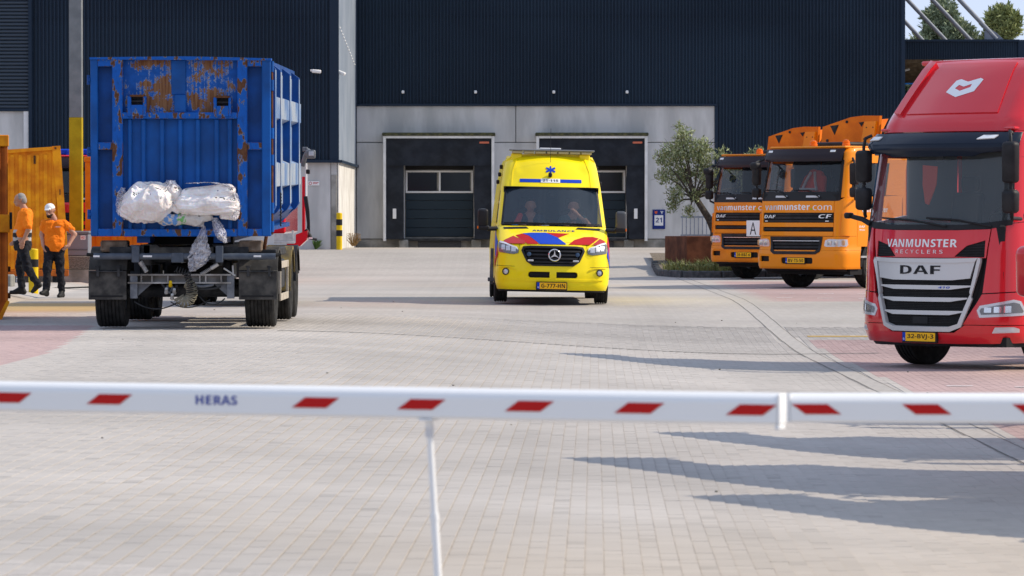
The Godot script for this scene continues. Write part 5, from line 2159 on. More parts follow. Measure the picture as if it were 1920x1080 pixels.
	c.bx(-1.32, 1.12, 2.42, 2.54, -0.1, 0.03, 0.01)
	part("top_beam", c, M.orange_body, t)
	c = MB.new()
	c.bx(-1.2, 1.0, -0.32, 0.15, -5.5, -0.3)
	part("under_frame", c, M.dark, t)
	# grey bin with a white tag on a concrete slab
	t = thing("grey_bin", "grey plastic bin with a small white tag beside the column", "bin", Vector3(-9.62, 0.66, -86.8))
	c = MB.new()
	c.bx(-0.3, 0.28, 0.0, 0.48, -0.3, 0.3, 0.02)
	part("body", c, lin(0.20, 0.215, 0.25, 0.5), t)
	c = MB.new()
	c.bx(-0.32, 0.3, 0.482, 0.55, -0.32, 0.32, 0.02)
	part("lid", c, lin(0.16, 0.175, 0.205, 0.5), t)
	c = MB.new()
	c.bx(-0.2, 0.26, 0.13, 0.15, 0.3, 0.315)
	part("ledge", c, lin(0.10, 0.11, 0.13, 0.5), t)
	c = MB.new()
	c.bx(0.1, 0.21, 0.36, 0.45, 0.301, 0.306)
	part("tag", c, M.print_white, t)
	c = MB.new()
	write(c, "HO", 0.115, 0.195, 0.375, 0.435, 0.308)
	part("letters", c, M.print_red, t)
	c = MB.new()
	c.bx(-1.4, 2.2, -0.3, 0.0, -0.35, 0.35, 0.02)
	var pl := lone("concrete_slab", c, mottle(lin(1, 1, 1, 0.95), 91, Color(0.05, 0.048, 0.045), Color(0.33, 0.31, 0.27), 0.09, 1.0), "speckled concrete edge under the grey bin", "slab", Vector3(-9.4, 0.66, -86.8))
	pl.scale.y = 1.0
	c = MB.new()
	c.bx(-1.4, 2.2, -0.7, -0.302, -0.3, 0.33)
	lone("slab_foot", c, M.concrete_dark, "low concrete footing below the speckled slab", "footing", Vector3(-9.4, 0.66, -86.8))
	c = MB.new()
	c.bx(-0.24, 0.24, 0.0, 0.26, -0.3, 0.2, 0.03)
	lone("concrete_block", c, M.concrete_dark, "small grey concrete block behind the feet of the grey-haired worker", "block", Vector3(-10.42, 0.09, -80.0))
	c = MB.new()
	c.tube([Vector3(-9.7, 0.08, -79.0), Vector3(-9.2, 0.06, -81.0), Vector3(-8.7, 0.04, -83.5), Vector3(-8.3, 0.04, -85.0)], 0.018, 6)
	lone("hose", c, M.rubber, "thin dark hose lying on the paving behind the workers", "hose")


func small_plants() -> void:
	var bl := MB.new()
	for k in 40:
		var a := k * 2.4
		var h := 0.16 + 0.14 * absf(sin(k * 1.7))
		var tip := Vector3(cos(a) * 0.16 + 0.05, h, sin(a) * 0.08)
		var side := Vector3(-sin(a), 0.3, cos(a)) * 0.03
		bl.quad(Vector3(cos(a) * 0.02, 0, 0), tip * 0.5 + side, tip, tip * 0.5 - side)
	lone("weed", bl, lin(0.07, 0.13, 0.03, 0.7), "small green weed at the foot of the annex wall", "weed", Vector3(-5.62, gh(-5.62, -112.2), -112.2))
	bl = MB.new()
	for k in 30:
		var a := k * 2.4
		bl.tube([Vector3(cos(a) * 0.05, 0, 0), Vector3(cos(a) * 0.14, 0.25 + 0.15 * sin(k * 1.3), 0.05), Vector3(cos(a) * 0.22, 0.16 + 0.2 * absf(sin(k * 0.7)), 0.08)], 0.008, 4)
	lone("dry_grass", bl, lin(0.30, 0.19, 0.08, 0.8), "tuft of dry brown grass in the corner between annex and dock wall", "grass", Vector3(-4.75, gh(-4.7, -117) + 0.05, -117.6))
	var c := MB.new()
	for k in 10:
		var x := 4.55 + k * 0.12
		c.oquad(Vector3(x, gh(x, -60.2) + 0.005, -60.2), Vector3(x + 0.12, gh(x + 0.12, -60.2) + 0.005, -60.2), Vector3(x + 0.12, gh(x + 0.12, -60.5) + 0.005, -60.5), Vector3(x, gh(x, -60.5) + 0.005, -60.5), Vector3.UP)
	lone("yellow_line", c, lin(0.45, 0.30, 0.10, 0.85), "short worn yellow line at the end of the nearer pink bay", "marking", Vector3.ZERO, 0.0, "", "structure")


func number_plate(parent: Node3D, s: String, at: Vector3, back := 0.0) -> void:
	var o := sub("number_plate", parent, at)
	var c := MB.new()
	c.bx(-0.275, 0.275, -0.075, 0.065, -0.02 - back, 0.0, 0.004)
	part("holder", c, M.black, o)
	c = MB.new()
	c.bx(-0.26, 0.26, -0.055, 0.055, 0.001, 0.006)
	part("yellow_field", c, M.plate, o)
	c = MB.new()
	c.bx(-0.26, -0.215, -0.055, 0.055, 0.0065, 0.008)
	part("blue_band", c, M.print_blue, o)
	c = MB.new()
	write(c, "NL", -0.252, -0.224, -0.04, -0.015, 0.0085)
	part("country_letters", c, M.print_white, o)
	c = MB.new()
	write(c, s, -0.185, 0.235, -0.034, 0.036, 0.0075)
	part("number", c, M.print_black, o)


func seat(parent: Node3D, p: Vector3, m: Material) -> void:
	var o := sub("seat", parent, p)
	var c := MB.new()
	c.rbox(Vector3(0, 0.0, 0), Vector3(0.5, 0.16, 0.5), 0.06)
	part("cushion", c, m, o)
	c = MB.new()
	c.xf = Transform3D(Basis(Vector3.RIGHT, -0.18), Vector3(0, 0.38, -0.27))
	c.rbox(Vector3.ZERO, Vector3(0.48, 0.68, 0.14), 0.06)
	part("backrest", c, m, o)
	c = MB.new()
	c.rbox(Vector3(0, 0.83, -0.36), Vector3(0.28, 0.2, 0.11), 0.05)
	part("headrest", c, m, o)


func steering_wheel(parent: Node3D, p: Vector3) -> void:
	var c := MB.new()
	var pts := []
	for k in 25:
		var a := TAU * k / 24.0
		pts.append(p + Vector3(cos(a) * 0.2, sin(a) * 0.12, sin(a) * -0.17))
	c.tube(pts, 0.016, 6)
	c.tube([p + Vector3(-0.19, 0, 0), p, p + Vector3(0.19, 0, 0)], 0.018, 6)
	c.tube([p, p + Vector3(0, -0.2, 0.15)], 0.03, 6)
	part("steering_wheel", c, M.black, parent)


func ambulance() -> void:
	var t := thing("ambulance", "bright yellow ambulance with blue and red striping driving towards the barrier", "ambulance", Vector3(0.715, 0.0, -69.3), 0.026)
	t.rotation.z = -0.02
	var sf := Surf.new([[0.2, -0.12, 0.95, 0.34, 0.10], [0.3, -0.03, 1.0, 0.36, 0.12], [0.5, 0.0, 1.02, 0.38, 0.14], [0.72, -0.03, 1.02, 0.40, 0.14], [0.95, -0.07, 1.02, 0.42, 0.15], [1.04, -0.12, 1.02, 0.42, 0.15], [1.12, -0.30, 1.01, 0.40, 0.15], [1.25, -0.66, 1.0, 0.34, 0.14], [1.37, -1.0, 0.985, 0.24, 0.12], [2.08, -1.66, 0.905, 0.22, 0.12], [2.22, -1.80, 0.885, 0.24, 0.12], [2.42, -1.98, 0.855, 0.28, 0.12], [2.56, -2.16, 0.82, 0.32, 0.10], [2.64, -2.34, 0.78, 0.36, 0.08]], 0.025)
	var c := MB.new()
	# lower front with the openings left free
	var grille := PackedVector2Array()
	for q in [[-0.53, 1.0], [-0.56, 0.93], [-0.47, 0.74], [-0.36, 0.665], [0.36, 0.665], [0.47, 0.74], [0.56, 0.93], [0.53, 1.0], [0.4, 1.015], [-0.4, 1.015]]:
		grille.append(Vector2(q[0], q[1]))
	if Geometry2D.is_polygon_clockwise(grille):
		grille.reverse()
	var intake := rrect(-0.44, 0.44, 0.455, 0.565, 0.045)
	c.skin(sf, rect(-1.9, 1.9, 0.24, 1.085), 0.0, 0.03, [grille, intake])
	part("front_body", c, M.yellow, t)
	c = MB.new()
	c.skin(sf, rect(-1.22, 1.22, 1.09, 1.365), 0.0, 0.02)
	part("bonnet", c, M.yellow, t)
	c = MB.new()
	c.skin(sf, rect(1.225, 2.2, 1.085, 1.4), 0.0, 0.02)
	c.skin(sf, rect(-2.2, -1.225, 1.085, 1.4), 0.0, 0.02)
	part("wing", c, M.yellow, t)
	c = MB.new()
	c.skin(sf, rect(-1.35, 1.35, 0.2, 0.245), -0.01, 0.05)
	part("lower_lip", c, M.plastic, t)
	# crease along the bumper
	c = MB.new()
	c.skin(sf, PackedVector2Array([Vector2(-0.92, 0.42), Vector2(-0.5, 0.395), Vector2(0.5, 0.395), Vector2(0.92, 0.42), Vector2(0.92, 0.44), Vector2(0.5, 0.43), Vector2(-0.5, 0.43), Vector2(-0.92, 0.44)]), 0.012, 0.02)
	part("bumper_crease", c, M.yellow, t)
	for sg in [-1.0, 1.0]:
		c = MB.new()
		c.stroke(sf, [Vector2(sg * 1.06, 0.64), Vector2(sg * 1.05, 0.86)], 0.007, 0.002, 0.0)
		part("seam", c, M.dark, t)
		c = MB.new()
		c.stroke(sf, [Vector2(sg * 0.60, 1.075), Vector2(sg * 0.60, 1.0), Vector2(sg * 0.62, 0.88)], 0.006, 0.002, 0.0)
		part("seam", c, M.dark, t)
		c = MB.new()
		c.stroke(sf, [Vector2(sg * 0.62, 0.65), Vector2(sg * 1.06, 0.66), Vector2(sg * 1.6, 0.66)], 0.006, 0.002, 0.0)
		part("seam", c, M.dark, t)
	# grille
	var g := sub("grille", t)
	c = MB.new()
	c.skin(sf, grille, -0.045)
	part("backing", c, M.dark, g)
	c = MB.new()
	var ring := Geometry2D.offset_polygon(grille, -0.035)[0]
	c.skin(sf, grille, 0.014, 0.05, [ring])
	part("surround", c, M.black, g)
	for y in [0.735, 0.80, 0.865, 0.93]:
		c = MB.new()
		var w: float = 0.40 + (y - 0.7) * 0.38
		c.skin(sf, rect(-w, w, y - 0.014, y + 0.014), 0.0, 0.04)
		part("slat", c, M.plastic, g)
	for x in [-0.43, 0.43]:
		c = MB.new()
		c.xf = Transform3D(Basis(Vector3.UP, -PI / 2), Vector3(x, 0.87, -0.045))
		c.lathe([Vector2(0.04, -0.03), Vector2(0.035, 0.0), Vector2(0.001, 0.01)], 16)
		part("blue_flasher", c, lin(0.05, 0.09, 0.16, 0.15), g)
		c = MB.new()
		c.bx(x * 0.93 - 0.05, x * 0.93 + 0.05, 0.745, 0.775, -0.06, -0.03, 0.006)
		part("strobe", c, M.print_grey, g)
	# star emblem
	c = MB.new()
	c.xf = Transform3D(Basis(Vector3.UP, -PI / 2), Vector3(0.02, 0.86, 0.03))
	c.lathe([Vector2(0.108, -0.02), Vector2(0.112, 0.0), Vector2(0.105, 0.008), Vector2(0.094, 0.008), Vector2(0.088, 0.0), Vector2(0.09, -0.02)], 28)
	part("emblem_ring", c, M.chrome, g)
	c = MB.new()
	for k in 3:
		var a := PI / 2 + TAU * k / 3
		var u := Vector2(cos(a), sin(a))
		var s := Vector2(-u.y, u.x)
		var p0 := Vector2(0.02, 0.86)
		c.extr(PackedVector2Array([p0 - u * 0.014, p0 + s * 0.017, p0 + u * 0.095, p0 - s * 0.017]), 0.016 + k * 0.0004, 0.034 + k * 0.0004)
	part("emblem_star", c, M.chrome, g)
	# lower intake
	c = MB.new()
	c.skin(sf, intake, -0.04)
	c.skin(sf, rect(-0.4, 0.4, 0.505, 0.515), -0.01, 0.02)
	part("lower_intake", c, M.dark, t)
	c = MB.new()
	c.skin(sf, rect(-0.06, 0.06, 0.45, 0.57), 0.004, 0.03)
	part("intake_post", c, M.yellow, t)
	# head lamps
	for sg in [-1.0, 1.0]:
		var lamp := sub("headlight", t)
		var pl := PackedVector2Array([Vector2(0.62, 0.885), Vector2(0.70, 0.865), Vector2(1.02, 0.90), Vector2(1.03, 1.05), Vector2(0.985, 1.085), Vector2(0.86, 1.06), Vector2(0.64, 0.985), Vector2(0.61, 0.93)])
		if sg < 0:
			pl = mirrored(pl)
		c = MB.new()
		c.skin(sf, pl, 0.008, 0.03)
		part("housing", c, lin(0.10, 0.105, 0.11, 0.25, 0.5), lamp)
		for k in 3:
			c = MB.new()
			var x: float = sg * (0.70 + 0.1 * k)
			c.skin(sf, rect(x - 0.04, x + 0.04, 0.91 + k * 0.014, 0.99 + k * 0.016), 0.016, 0.01)
			part("reflector", c, M.silver, lamp)
		c = MB.new()
		var bar := PackedVector2Array([Vector2(0.615, 0.935), Vector2(0.65, 0.96), Vector2(0.86, 1.035), Vector2(1.0, 1.06), Vector2(0.985, 1.085), Vector2(0.86, 1.06), Vector2(0.64, 0.985)])
		c.skin(sf, bar if sg > 0 else mirrored(bar), 0.016, 0.01)
		part("day_light", c, lin(0.85, 0.87, 0.9, 0.2), lamp)
		c = MB.new()
		c.skin(sf, pl, 0.022)
		part("cover", c, M.lens, lamp)
		# fog lamp in its recess
		c = MB.new()
		c.xf = Transform3D(Basis(Vector3.UP, -PI / 2 + sg * 0.35), Vector3(sg * 0.835, 0.555, -0.19))
		c.lathe([Vector2(0.062, -0.03), Vector2(0.062, 0.012), Vector2(0.05, 0.014), Vector2(0.046, -0.005)], 20)
		part("fog_ring", c, M.plastic, t)
		c = MB.new()
		c.xf = Transform3D(Basis(Vector3.UP, -PI / 2 + sg * 0.35), Vector3(sg * 0.835, 0.555, -0.19))
		c.lathe([Vector2(0.046, 0.0), Vector2(0.001, 0.012)], 20)
		part("fog_lamp", c, M.silver, t)
		var brow := PackedVector2Array([Vector2(0.66, 0.59), Vector2(0.74, 0.625), Vector2(1.0, 0.63), Vector2(1.0, 0.645), Vector2(0.73, 0.642), Vector2(0.64, 0.60)])
		c = MB.new()
		c.skin(sf, brow if sg > 0 else mirrored(brow), 0.016, 0.02)
		part("fog_brow", c, M.yellow, t)
		# vent strips under the windscreen
		c = MB.new()
		var vent := PackedVector2Array([Vector2(0.42, 1.318), Vector2(0.86, 1.302), Vector2(0.88, 1.335), Vector2(0.46, 1.35)])
		c.skin(sf, vent if sg > 0 else mirrored(vent), 0.006, 0.012)
		part("bonnet_vent", c, M.black, t)
	# striping on the bonnet
	for s in [[M.print_red_dull, [-0.90, 1.10, -0.70, 1.185, -0.50, 1.10, -0.50, 1.05, -0.86, 1.05]],
			[M.print_red, [-0.66, 1.195, -0.55, 1.225, -0.40, 1.228, -0.26, 1.05, -0.46, 1.05]],
			[M.print_blue, [-0.54, 1.228, -0.38, 1.245, -0.12, 1.25, 0.08, 1.17, 0.24, 1.05, -0.24, 1.05, -0.42, 1.19]],
			[M.print_red, [-0.11, 1.25, 0.30, 1.24, 0.10, 1.165]],
			[M.print_red, [0.27, 1.05, 0.38, 1.13, 0.56, 1.185, 0.72, 1.19, 0.84, 1.165, 0.66, 1.05]],
			[M.print_red_dull, [0.70, 1.05, 0.86, 1.16, 0.98, 1.12, 1.0, 1.08, 0.92, 1.05]]]:
		c = MB.new()
		var p := poly(s[1])
		if Geometry2D.is_polygon_clockwise(p):
			p.reverse()
		c.skin(sf, p, 0.004 if s[0] != M.print_blue else 0.0055)
		part("stripe", c, s[0], t)
	for sg in [-1.0, 1.0]:
		c = MB.new()
		var p := PackedVector2Array([Vector2(1.06, 1.08), Vector2(1.2, 1.3), Vector2(1.5, 1.42), Vector2(1.4, 1.0), Vector2(1.15, 0.8)])
		c.skin(sf, p if sg > 0 else mirrored(p), 0.004)
		part("stripe", c, M.print_red if sg > 0 else M.print_blue, t)
		c = MB.new()
		p = PackedVector2Array([Vector2(1.08, 1.02), Vector2(1.15, 0.76), Vector2(1.36, 0.9), Vector2(1.42, 0.7), Vector2(1.2, 0.62), Vector2(1.04, 0.85)])
		c.skin(sf, p if sg > 0 else mirrored(p), 0.006)
		part("stripe", c, M.print_blue if sg > 0 else M.print_red, t)
	c = MB.new()
	var word := "AMBULANCE"
	write(c, word, -0.36, 0.40, 1.272, 1.298, 0.005, true, sf)
	part("lettering", c, M.print_navy, t)
	# windscreen and cab
	var screen := PackedVector2Array([Vector2(-0.93, 1.385), Vector2(0.93, 1.385), Vector2(0.905, 1.6), Vector2(0.85, 2.04), Vector2(0.80, 2.075), Vector2(-0.80, 2.075), Vector2(-0.85, 2.04), Vector2(-0.905, 1.6)])
	c = MB.new()
	c.skin(sf, screen, -0.002)
	part("windscreen", c, M.pane_deep, t)
	c = MB.new()
	c.skin(sf, screen, 0.002, 0.0, [Geometry2D.offset_polygon(screen, -0.035)[0]])
	part("screen_border", c, M.black, t)
	c = MB.new()
	c.skin(sf, rect(-1.0, 1.0, 1.355, 1.388), -0.012, 0.02)
	part("wiper_tray", c, M.black, t)
	for sg in [-1.0, 1.0]:
		c = MB.new()
		var p := PackedVector2Array([Vector2(0.935, 1.37), Vector2(1.07, 1.37), Vector2(0.99, 2.1), Vector2(0.855, 2.1)])
		c.skin(sf, p if sg > 0 else mirrored(p), 0.0, 0.03)
		part("pillar", c, M.yellow, t)
		c = MB.new()
		p = PackedVector2Array([Vector2(1.08, 1.42), Vector2(1.95, 1.42), Vector2(1.7, 2.0), Vector2(1.0, 2.0)])
		c.skin(sf, p if sg > 0 else mirrored(p), -0.004)
		part("side_window", c, M.pane_dark, t)
		c = MB.new()
		p = PackedVector2Array([Vector2(0.995, 2.0), Vector2(1.75, 2.0), Vector2(1.75, 2.1), Vector2(0.985, 2.1)])
		c.skin(sf, p if sg > 0 else mirrored(p), 0.0, 0.03)
		part("door_top", c, M.yellow, t)
		# wing mirror
		var mr := sub("wing_mirror", t)
		c = MB.new()
		c.rbox(Vector3(sg * 1.24, 1.50, -1.05), Vector3(0.19, 0.32, 0.14), 0.05)
		part("shell", c, M.black if sg < 0 else lin(0.08, 0.085, 0.095, 0.4), mr)
		c = MB.new()
		c.rbox(Vector3(sg * 1.23, 1.32, -1.06), Vector3(0.21, 0.09, 0.14), 0.03)
		part("lower_shell", c, M.black, mr)
		c = MB.new()
		c.tube([Vector3(sg * 0.98, 1.31, -1.15), Vector3(sg * 1.16, 1.30, -1.08)], 0.04, 8)
		part("arm", c, M.black, mr)
		c = MB.new()
		c.box(Vector3(sg * 1.33, 1.325, -0.99), Vector3(0.02, 0.05, 0.03), 0.005)
		part("indicator", c, M.amber, mr)
	# roof front
	c = MB.new()
	c.skin(sf, rect(-1.5, 1.5, 2.08, 2.64), 0.0, 0.03)
	part("roof_front", c, M.yellow, t)
	for sg in [-1.0, 1.0]:
		c = MB.new()
		var ln := [Vector2(sg * 0.72, 2.1), Vector2(sg * 0.70, 2.35), Vector2(sg * 0.62, 2.58)]
		c.stroke(sf, ln, 0.012, 0.006, 0.01)
		part("roof_crease", c, M.yellow, t)
	c = MB.new()
	c.skin(sf, rrect(-0.57, 0.55, 2.155, 2.215, 0.012), 0.006, 0.008)
	part("blue_bar", c, M.print_blue, t)
	c = MB.new()
	c.skin(sf, rect(-0.19, 0.16, 2.15, 2.22), 0.01, 0.008)
	part("number_field", c, M.print_white, t)
	c = MB.new()
	write(c, "21·115", -0.155, 0.125, 2.165, 2.205, 0.0125, true, sf)
	part("number", c, M.print_black, t)
	c = MB.new()
	for k in 3:
		var a := PI / 2 + PI * k / 3
		var u := Vector2(cos(a), sin(a) * 0.75)
		var s := Vector2(-u.y, u.x) * 0.2
		var p0 := Vector2(-0.01, 2.385)
		var p := PackedVector2Array([p0 - u * 0.095 - s * 0.09, p0 + u * 0.095 - s * 0.09, p0 + u * 0.095 + s * 0.09, p0 - u * 0.095 + s * 0.09])
		if Geometry2D.is_polygon_clockwise(p):
			p.reverse()
		c.skin(sf, p, 0.006 + k * 0.0012)
	part("star_of_life", c, M.print_blue, t)
	c = MB.new()
	c.rbox(sf.at(-0.02, 2.27, 0.04), Vector3(0.07, 0.09, 0.1), 0.03)
	part("roof_camera", c, M.black, t)
	c = MB.new()
	c.tube([sf.at(-0.01, 2.52, 0.01), sf.at(-0.01, 2.56, 0.5) + Vector3(0, 0.15, -0.25)], 0.004, 5)
	part("aerial", c, M.black, t)
	# rear body
	c = MB.new()
	c.extr(PackedVector2Array([Vector2(-0.99, 0.32), Vector2(0.99, 0.32), Vector2(1.015, 0.9), Vector2(0.985, 1.37), Vector2(0.905, 2.08), Vector2(0.85, 2.42), Vector2(0.79, 2.58), Vector2(0.66, 2.665), Vector2(0, 2.70), Vector2(-0.66, 2.665), Vector2(-0.79, 2.58), Vector2(-0.85, 2.42), Vector2(-0.905, 2.08), Vector2(-0.985, 1.37), Vector2(-1.015, 0.9)]), -5.9, -2.45)
	part("rear_body", c, M.yellow, t)
	c = MB.new()
	c.bx(-0.8, 0.8, 0.2, 0.45, -5.5, -0.35)
	part("underbody", c, M.dark, t)
	c = MB.new()
	c.bx(-0.97, 0.97, 0.35, 1.1, -2.5, -1.55)
	part("sill", c, M.yellow, t)
	# roof light bar with open lenses
	var lb := sub("light_bar", t)
	c = MB.new()
	c.bx(-0.76, 0.80, 2.735, 2.765, -2.75, -2.3, 0.01)
	part("top_cover", c, lin(0.20, 0.21, 0.23, 0.3), lb)
	for k in 7:
		c = MB.new()
		c.bx(-0.7 + k * 0.21, -0.51 + k * 0.21, 2.685, 2.733, -2.7, -2.33, 0.01)
		part("lens", c, lin(0.45, 0.40, 0.22, 0.25), lb)
	c = MB.new()
	c.bx(-0.2, 0.2, 2.767, 2.80, -3.2, -2.6, 0.015)
	part("vent", c, M.print_grey, lb)
	for x in [-0.62, 0.62]:
		c = MB.new()
		c.bx(x - 0.1, x + 0.1, 2.55, 2.69, -2.68, -2.4, 0.02)
		part("foot", c, M.yellow, lb)
	for sg in [-1.0, 1.0]:
		for k in 3:
			c = MB.new()
			c.rbox(Vector3(sg * (0.88 + 0.03 * k), 2.44 - 0.14 * k, -3.2 + 0.1 * k), Vector3(0.06, 0.08, 0.16), 0.02)
			part("side_lamp", c, M.black, t)
	# wipers
	for s in [[-0.1, 0.62], [-0.85, -0.12]]:
		c = MB.new()
		c.tube([sf.at(s[0], 1.40, 0.025), sf.at((s[0] + s[1]) / 2, 1.405, 0.03), sf.at(s[1], 1.40, 0.02)], 0.012, 6)
		part("wiper", c, M.black, t)
	for x in [-0.9, 0.9]:
		wheel(t, Vector3(x, 0.345, -1.02), 0.235, 0.345, 4)
		wheel(t, Vector3(x, 0.345, -4.7), 0.235, 0.345, 4)
	c = MB.new()
	c.bx(-1.12, -1.0, 0.35, 0.42, -1.75, -1.5, 0.01)
	c.bx(-1.08, -1.02, 0.3, 0.95, -1.62, -1.59, 0.005)
	part("side_step", c, M.steel, t)
	number_plate(t, "G-777-HN", sf.at(-0.02, 0.325, 0.03) + Vector3(0, 0, 0.03), 0.08)
	# cab interior
	c = MB.new()
	c.bx(-0.9, 0.9, 1.0, 1.30, -1.75, -1.15, 0.04)
	part("dashboard", c, M.seat, t)
	c = MB.new()
	c.bx(-0.88, 0.88, 0.6, 2.3, -2.44, -2.40)
	part("bulkhead", c, lin(0.016, 0.02, 0.026, 0.8), t)
	for sg in [-1.0, 1.0]:
		c = MB.new()
		c.bx(sg * 0.86, sg * 0.84, 1.75, 2.06, -2.39, -1.75)
		part("side_lining", c, M.seat, t)
	c = MB.new()
	c.bx(-0.86, 0.86, 2.065, 2.075, -2.42, -1.70)
	part("head_lining", c, lin(0.02, 0.024, 0.03, 0.9), t)
	c = MB.new()
	c.rbox(Vector3(0.02, 1.94, -1.78), Vector3(0.14, 0.1, 0.05), 0.02)
	part("inside_mirror", c, M.black, t)
	for x in [-0.42, 0.42]:
		seat(t, Vector3(x, 0.95, -1.98), M.seat)
	steering_wheel(t, Vector3(0.42, 1.36, -1.52))
	# crew
	var o := Transform3D(t.transform.basis, t.position)
	crew("person", "passenger in the ambulance wearing a dark shirt and red vest", o, -0.36, false)
	crew("person", "driver of the ambulance with a bare forearm raised on the wheel", o, 0.42, true)
	# things on the dashboard
	for s in [[Vector3(-0.12, 1.355, -1.22), Vector3(0.19, 0.1, 0.1), "white face mask lying on the ambulance dashboard", "mask", "face_mask"], [Vector3(0.17, 1.335, -1.24), Vector3(0.28, 0.06, 0.12), "crumpled white papers on the ambulance dashboard", "paper", "crumpled_paper"]]:
		var b := MB.new()
		blob(b, [[s[0] + Vector3(-s[1].x * 0.3, -0.02, 0), s[0] + Vector3(s[1].x * 0.3, -0.02, 0), s[1].y * 0.45, s[1].y * 0.4], [s[0] + Vector3(0, 0.0, 0), s[0] + Vector3(0.03, 0.01, 0.0), s[1].y * 0.45, s[1].y * 0.4]], 0.012, 0.03, big_noise, 0.01)
		var q := lone(s[4], b, M.white, s[2], s[3])
		q.transform = o
	for s in [[Vector3(-0.70, 1.37, -1.25), "blue rubber glove on the passenger side of the ambulance dashboard"], [Vector3(0.42, 1.335, -1.22), "blue rubber glove on the driver side of the ambulance dashboard"]]:
		var b := MB.new()
		var fs := [[s[0], s[0] + Vector3(0.05, 0, 0), 0.022, 0.024]]
		for k in 5:
			fs.append([s[0] + Vector3(0.05, 0, 0), s[0] + Vector3(0.11, 0.01 * sin(k * 2.0), 0) + Vector3(0, cos(k * 0.8) * 0.02, sin(k * 0.8 - 1.6) * 0.05), 0.01, 0.008])
		blob(b, fs, 0.006, 0.01)
		var q := lone("rubber_glove", b, lin(0.02, 0.25, 0.75, 0.5), s[1], "glove", Vector3.ZERO, 0.0, "gloves on the dashboard")
		q.transform = o


func crew(called: String, label: String, o: Transform3D, x: float, driver: bool) -> void:
	var t := thing(called, label, "person", Vector3.ZERO, 0.0, "crew in the ambulance")
	t.transform = o
	var b := MB.new()
	var z := -1.96
	var sk := [[Vector3(x, 1.50, z), Vector3(x, 1.64, z + 0.02), 0.055, 0.05], [Vector3(x, 1.72, z + 0.02), Vector3(x, 1.77, z + 0.01), 0.08, 0.09], [Vector3(x, 1.66, z + 0.05), Vector3(x, 1.68, z + 0.07), 0.05, 0.05], [Vector3(x, 1.72, z + 0.1), Vector3(x, 1.695, z + 0.125), 0.012, 0.018]]
	sk.append([Vector3(x, 1.02, z), Vector3(x, 1.5, z - 0.03), 0.14, 0.14])
	for s in [-1.0, 1.0]:
		sk.append([Vector3(x + s * 0.075, 1.74, z), Vector3(x + s * 0.088, 1.71, z), 0.02, 0.02])
		sk.append([Vector3(x + s * 0.1, 1.0, z + 0.05), Vector3(x + s * 0.12, 0.98, z + 0.45), 0.09, 0.075])
		var sh := Vector3(x + s * 0.19, 1.50, z - 0.02)
		var el := Vector3(x + s * 0.27, 1.25, z + 0.12)
		var hd := Vector3(x + s * 0.16, 1.36, z + 0.42)
		if driver and s > 0:
			el = Vector3(x + 0.32, 1.35, z + 0.35)
			hd = Vector3(x + 0.02, 1.62, z + 0.42)
		sk.append([sh, el, 0.055, 0.045])
		sk.append([el, hd, 0.045, 0.032])
		var d := (hd - el).normalized()
		sk.append([hd, hd + d * 0.07, 0.035, 0.034])
		for f in 5:
			var side := d.cross(Vector3.UP).normalized() * (f - 2) * 0.017
			sk.append([hd + d * 0.08 + side, hd + d * (0.11 + 0.012 * sin(f * 1.3)) + side + Vector3(0, -0.025, 0), 0.009, 0.008])
	blob(b, sk, 0.014, 0.03)
	part("body", b, M.skin, t)
	b = MB.new()
	var cl := [[Vector3(x - 0.08, 1.02, z), Vector3(x - 0.09, 1.46, z - 0.02), 0.14, 0.13], [Vector3(x + 0.08, 1.02, z), Vector3(x + 0.09, 1.46, z - 0.02), 0.14, 0.13], [Vector3(x, 1.5, z), Vector3(x, 1.56, z), 0.09, 0.07], [Vector3(x - 0.19, 1.50, z - 0.02), Vector3(x - 0.25, 1.34, z + 0.06), 0.07, 0.07], [Vector3(x + 0.19, 1.50, z - 0.02), Vector3(x + 0.25, 1.36, z + 0.08), 0.07, 0.07]]
	blob(b, cl, 0.016, 0.05)
	part("shirt", b, lin(0.015, 0.03, 0.05, 0.9) if not driver else lin(0.02, 0.07, 0.08, 0.9), t)
	b = MB.new()
	if driver:
		blob(b, [[Vector3(x + 0.2, 1.42, z + 0.13), Vector3(x + 0.3, 1.36, z + 0.30), 0.062, 0.06]], 0.01, 0.02)
	else:
		blob(b, [[Vector3(x - 0.19, 1.55, z + 0.1), Vector3(x - 0.24, 1.42, z + 0.16), 0.05, 0.055], [Vector3(x - 0.24, 1.42, z + 0.16), Vector3(x - 0.32, 1.25, z + 0.24), 0.055, 0.06]], 0.01, 0.03)
	part("vest", b, lin(0.62, 0.05, 0.04, 0.8), t)
	b = MB.new()
	blob(b, [[Vector3(x, 1.765, z - 0.01), Vector3(x, 1.785, z - 0.005), 0.105, 0.10]], 0.012, 0.02, null, 0.0, func(p: Vector3) -> float: return (1.765 - p.y) + (p.z - z) * 0.6)
	part("hair", b, lin(0.03, 0.022, 0.016, 0.9), t)


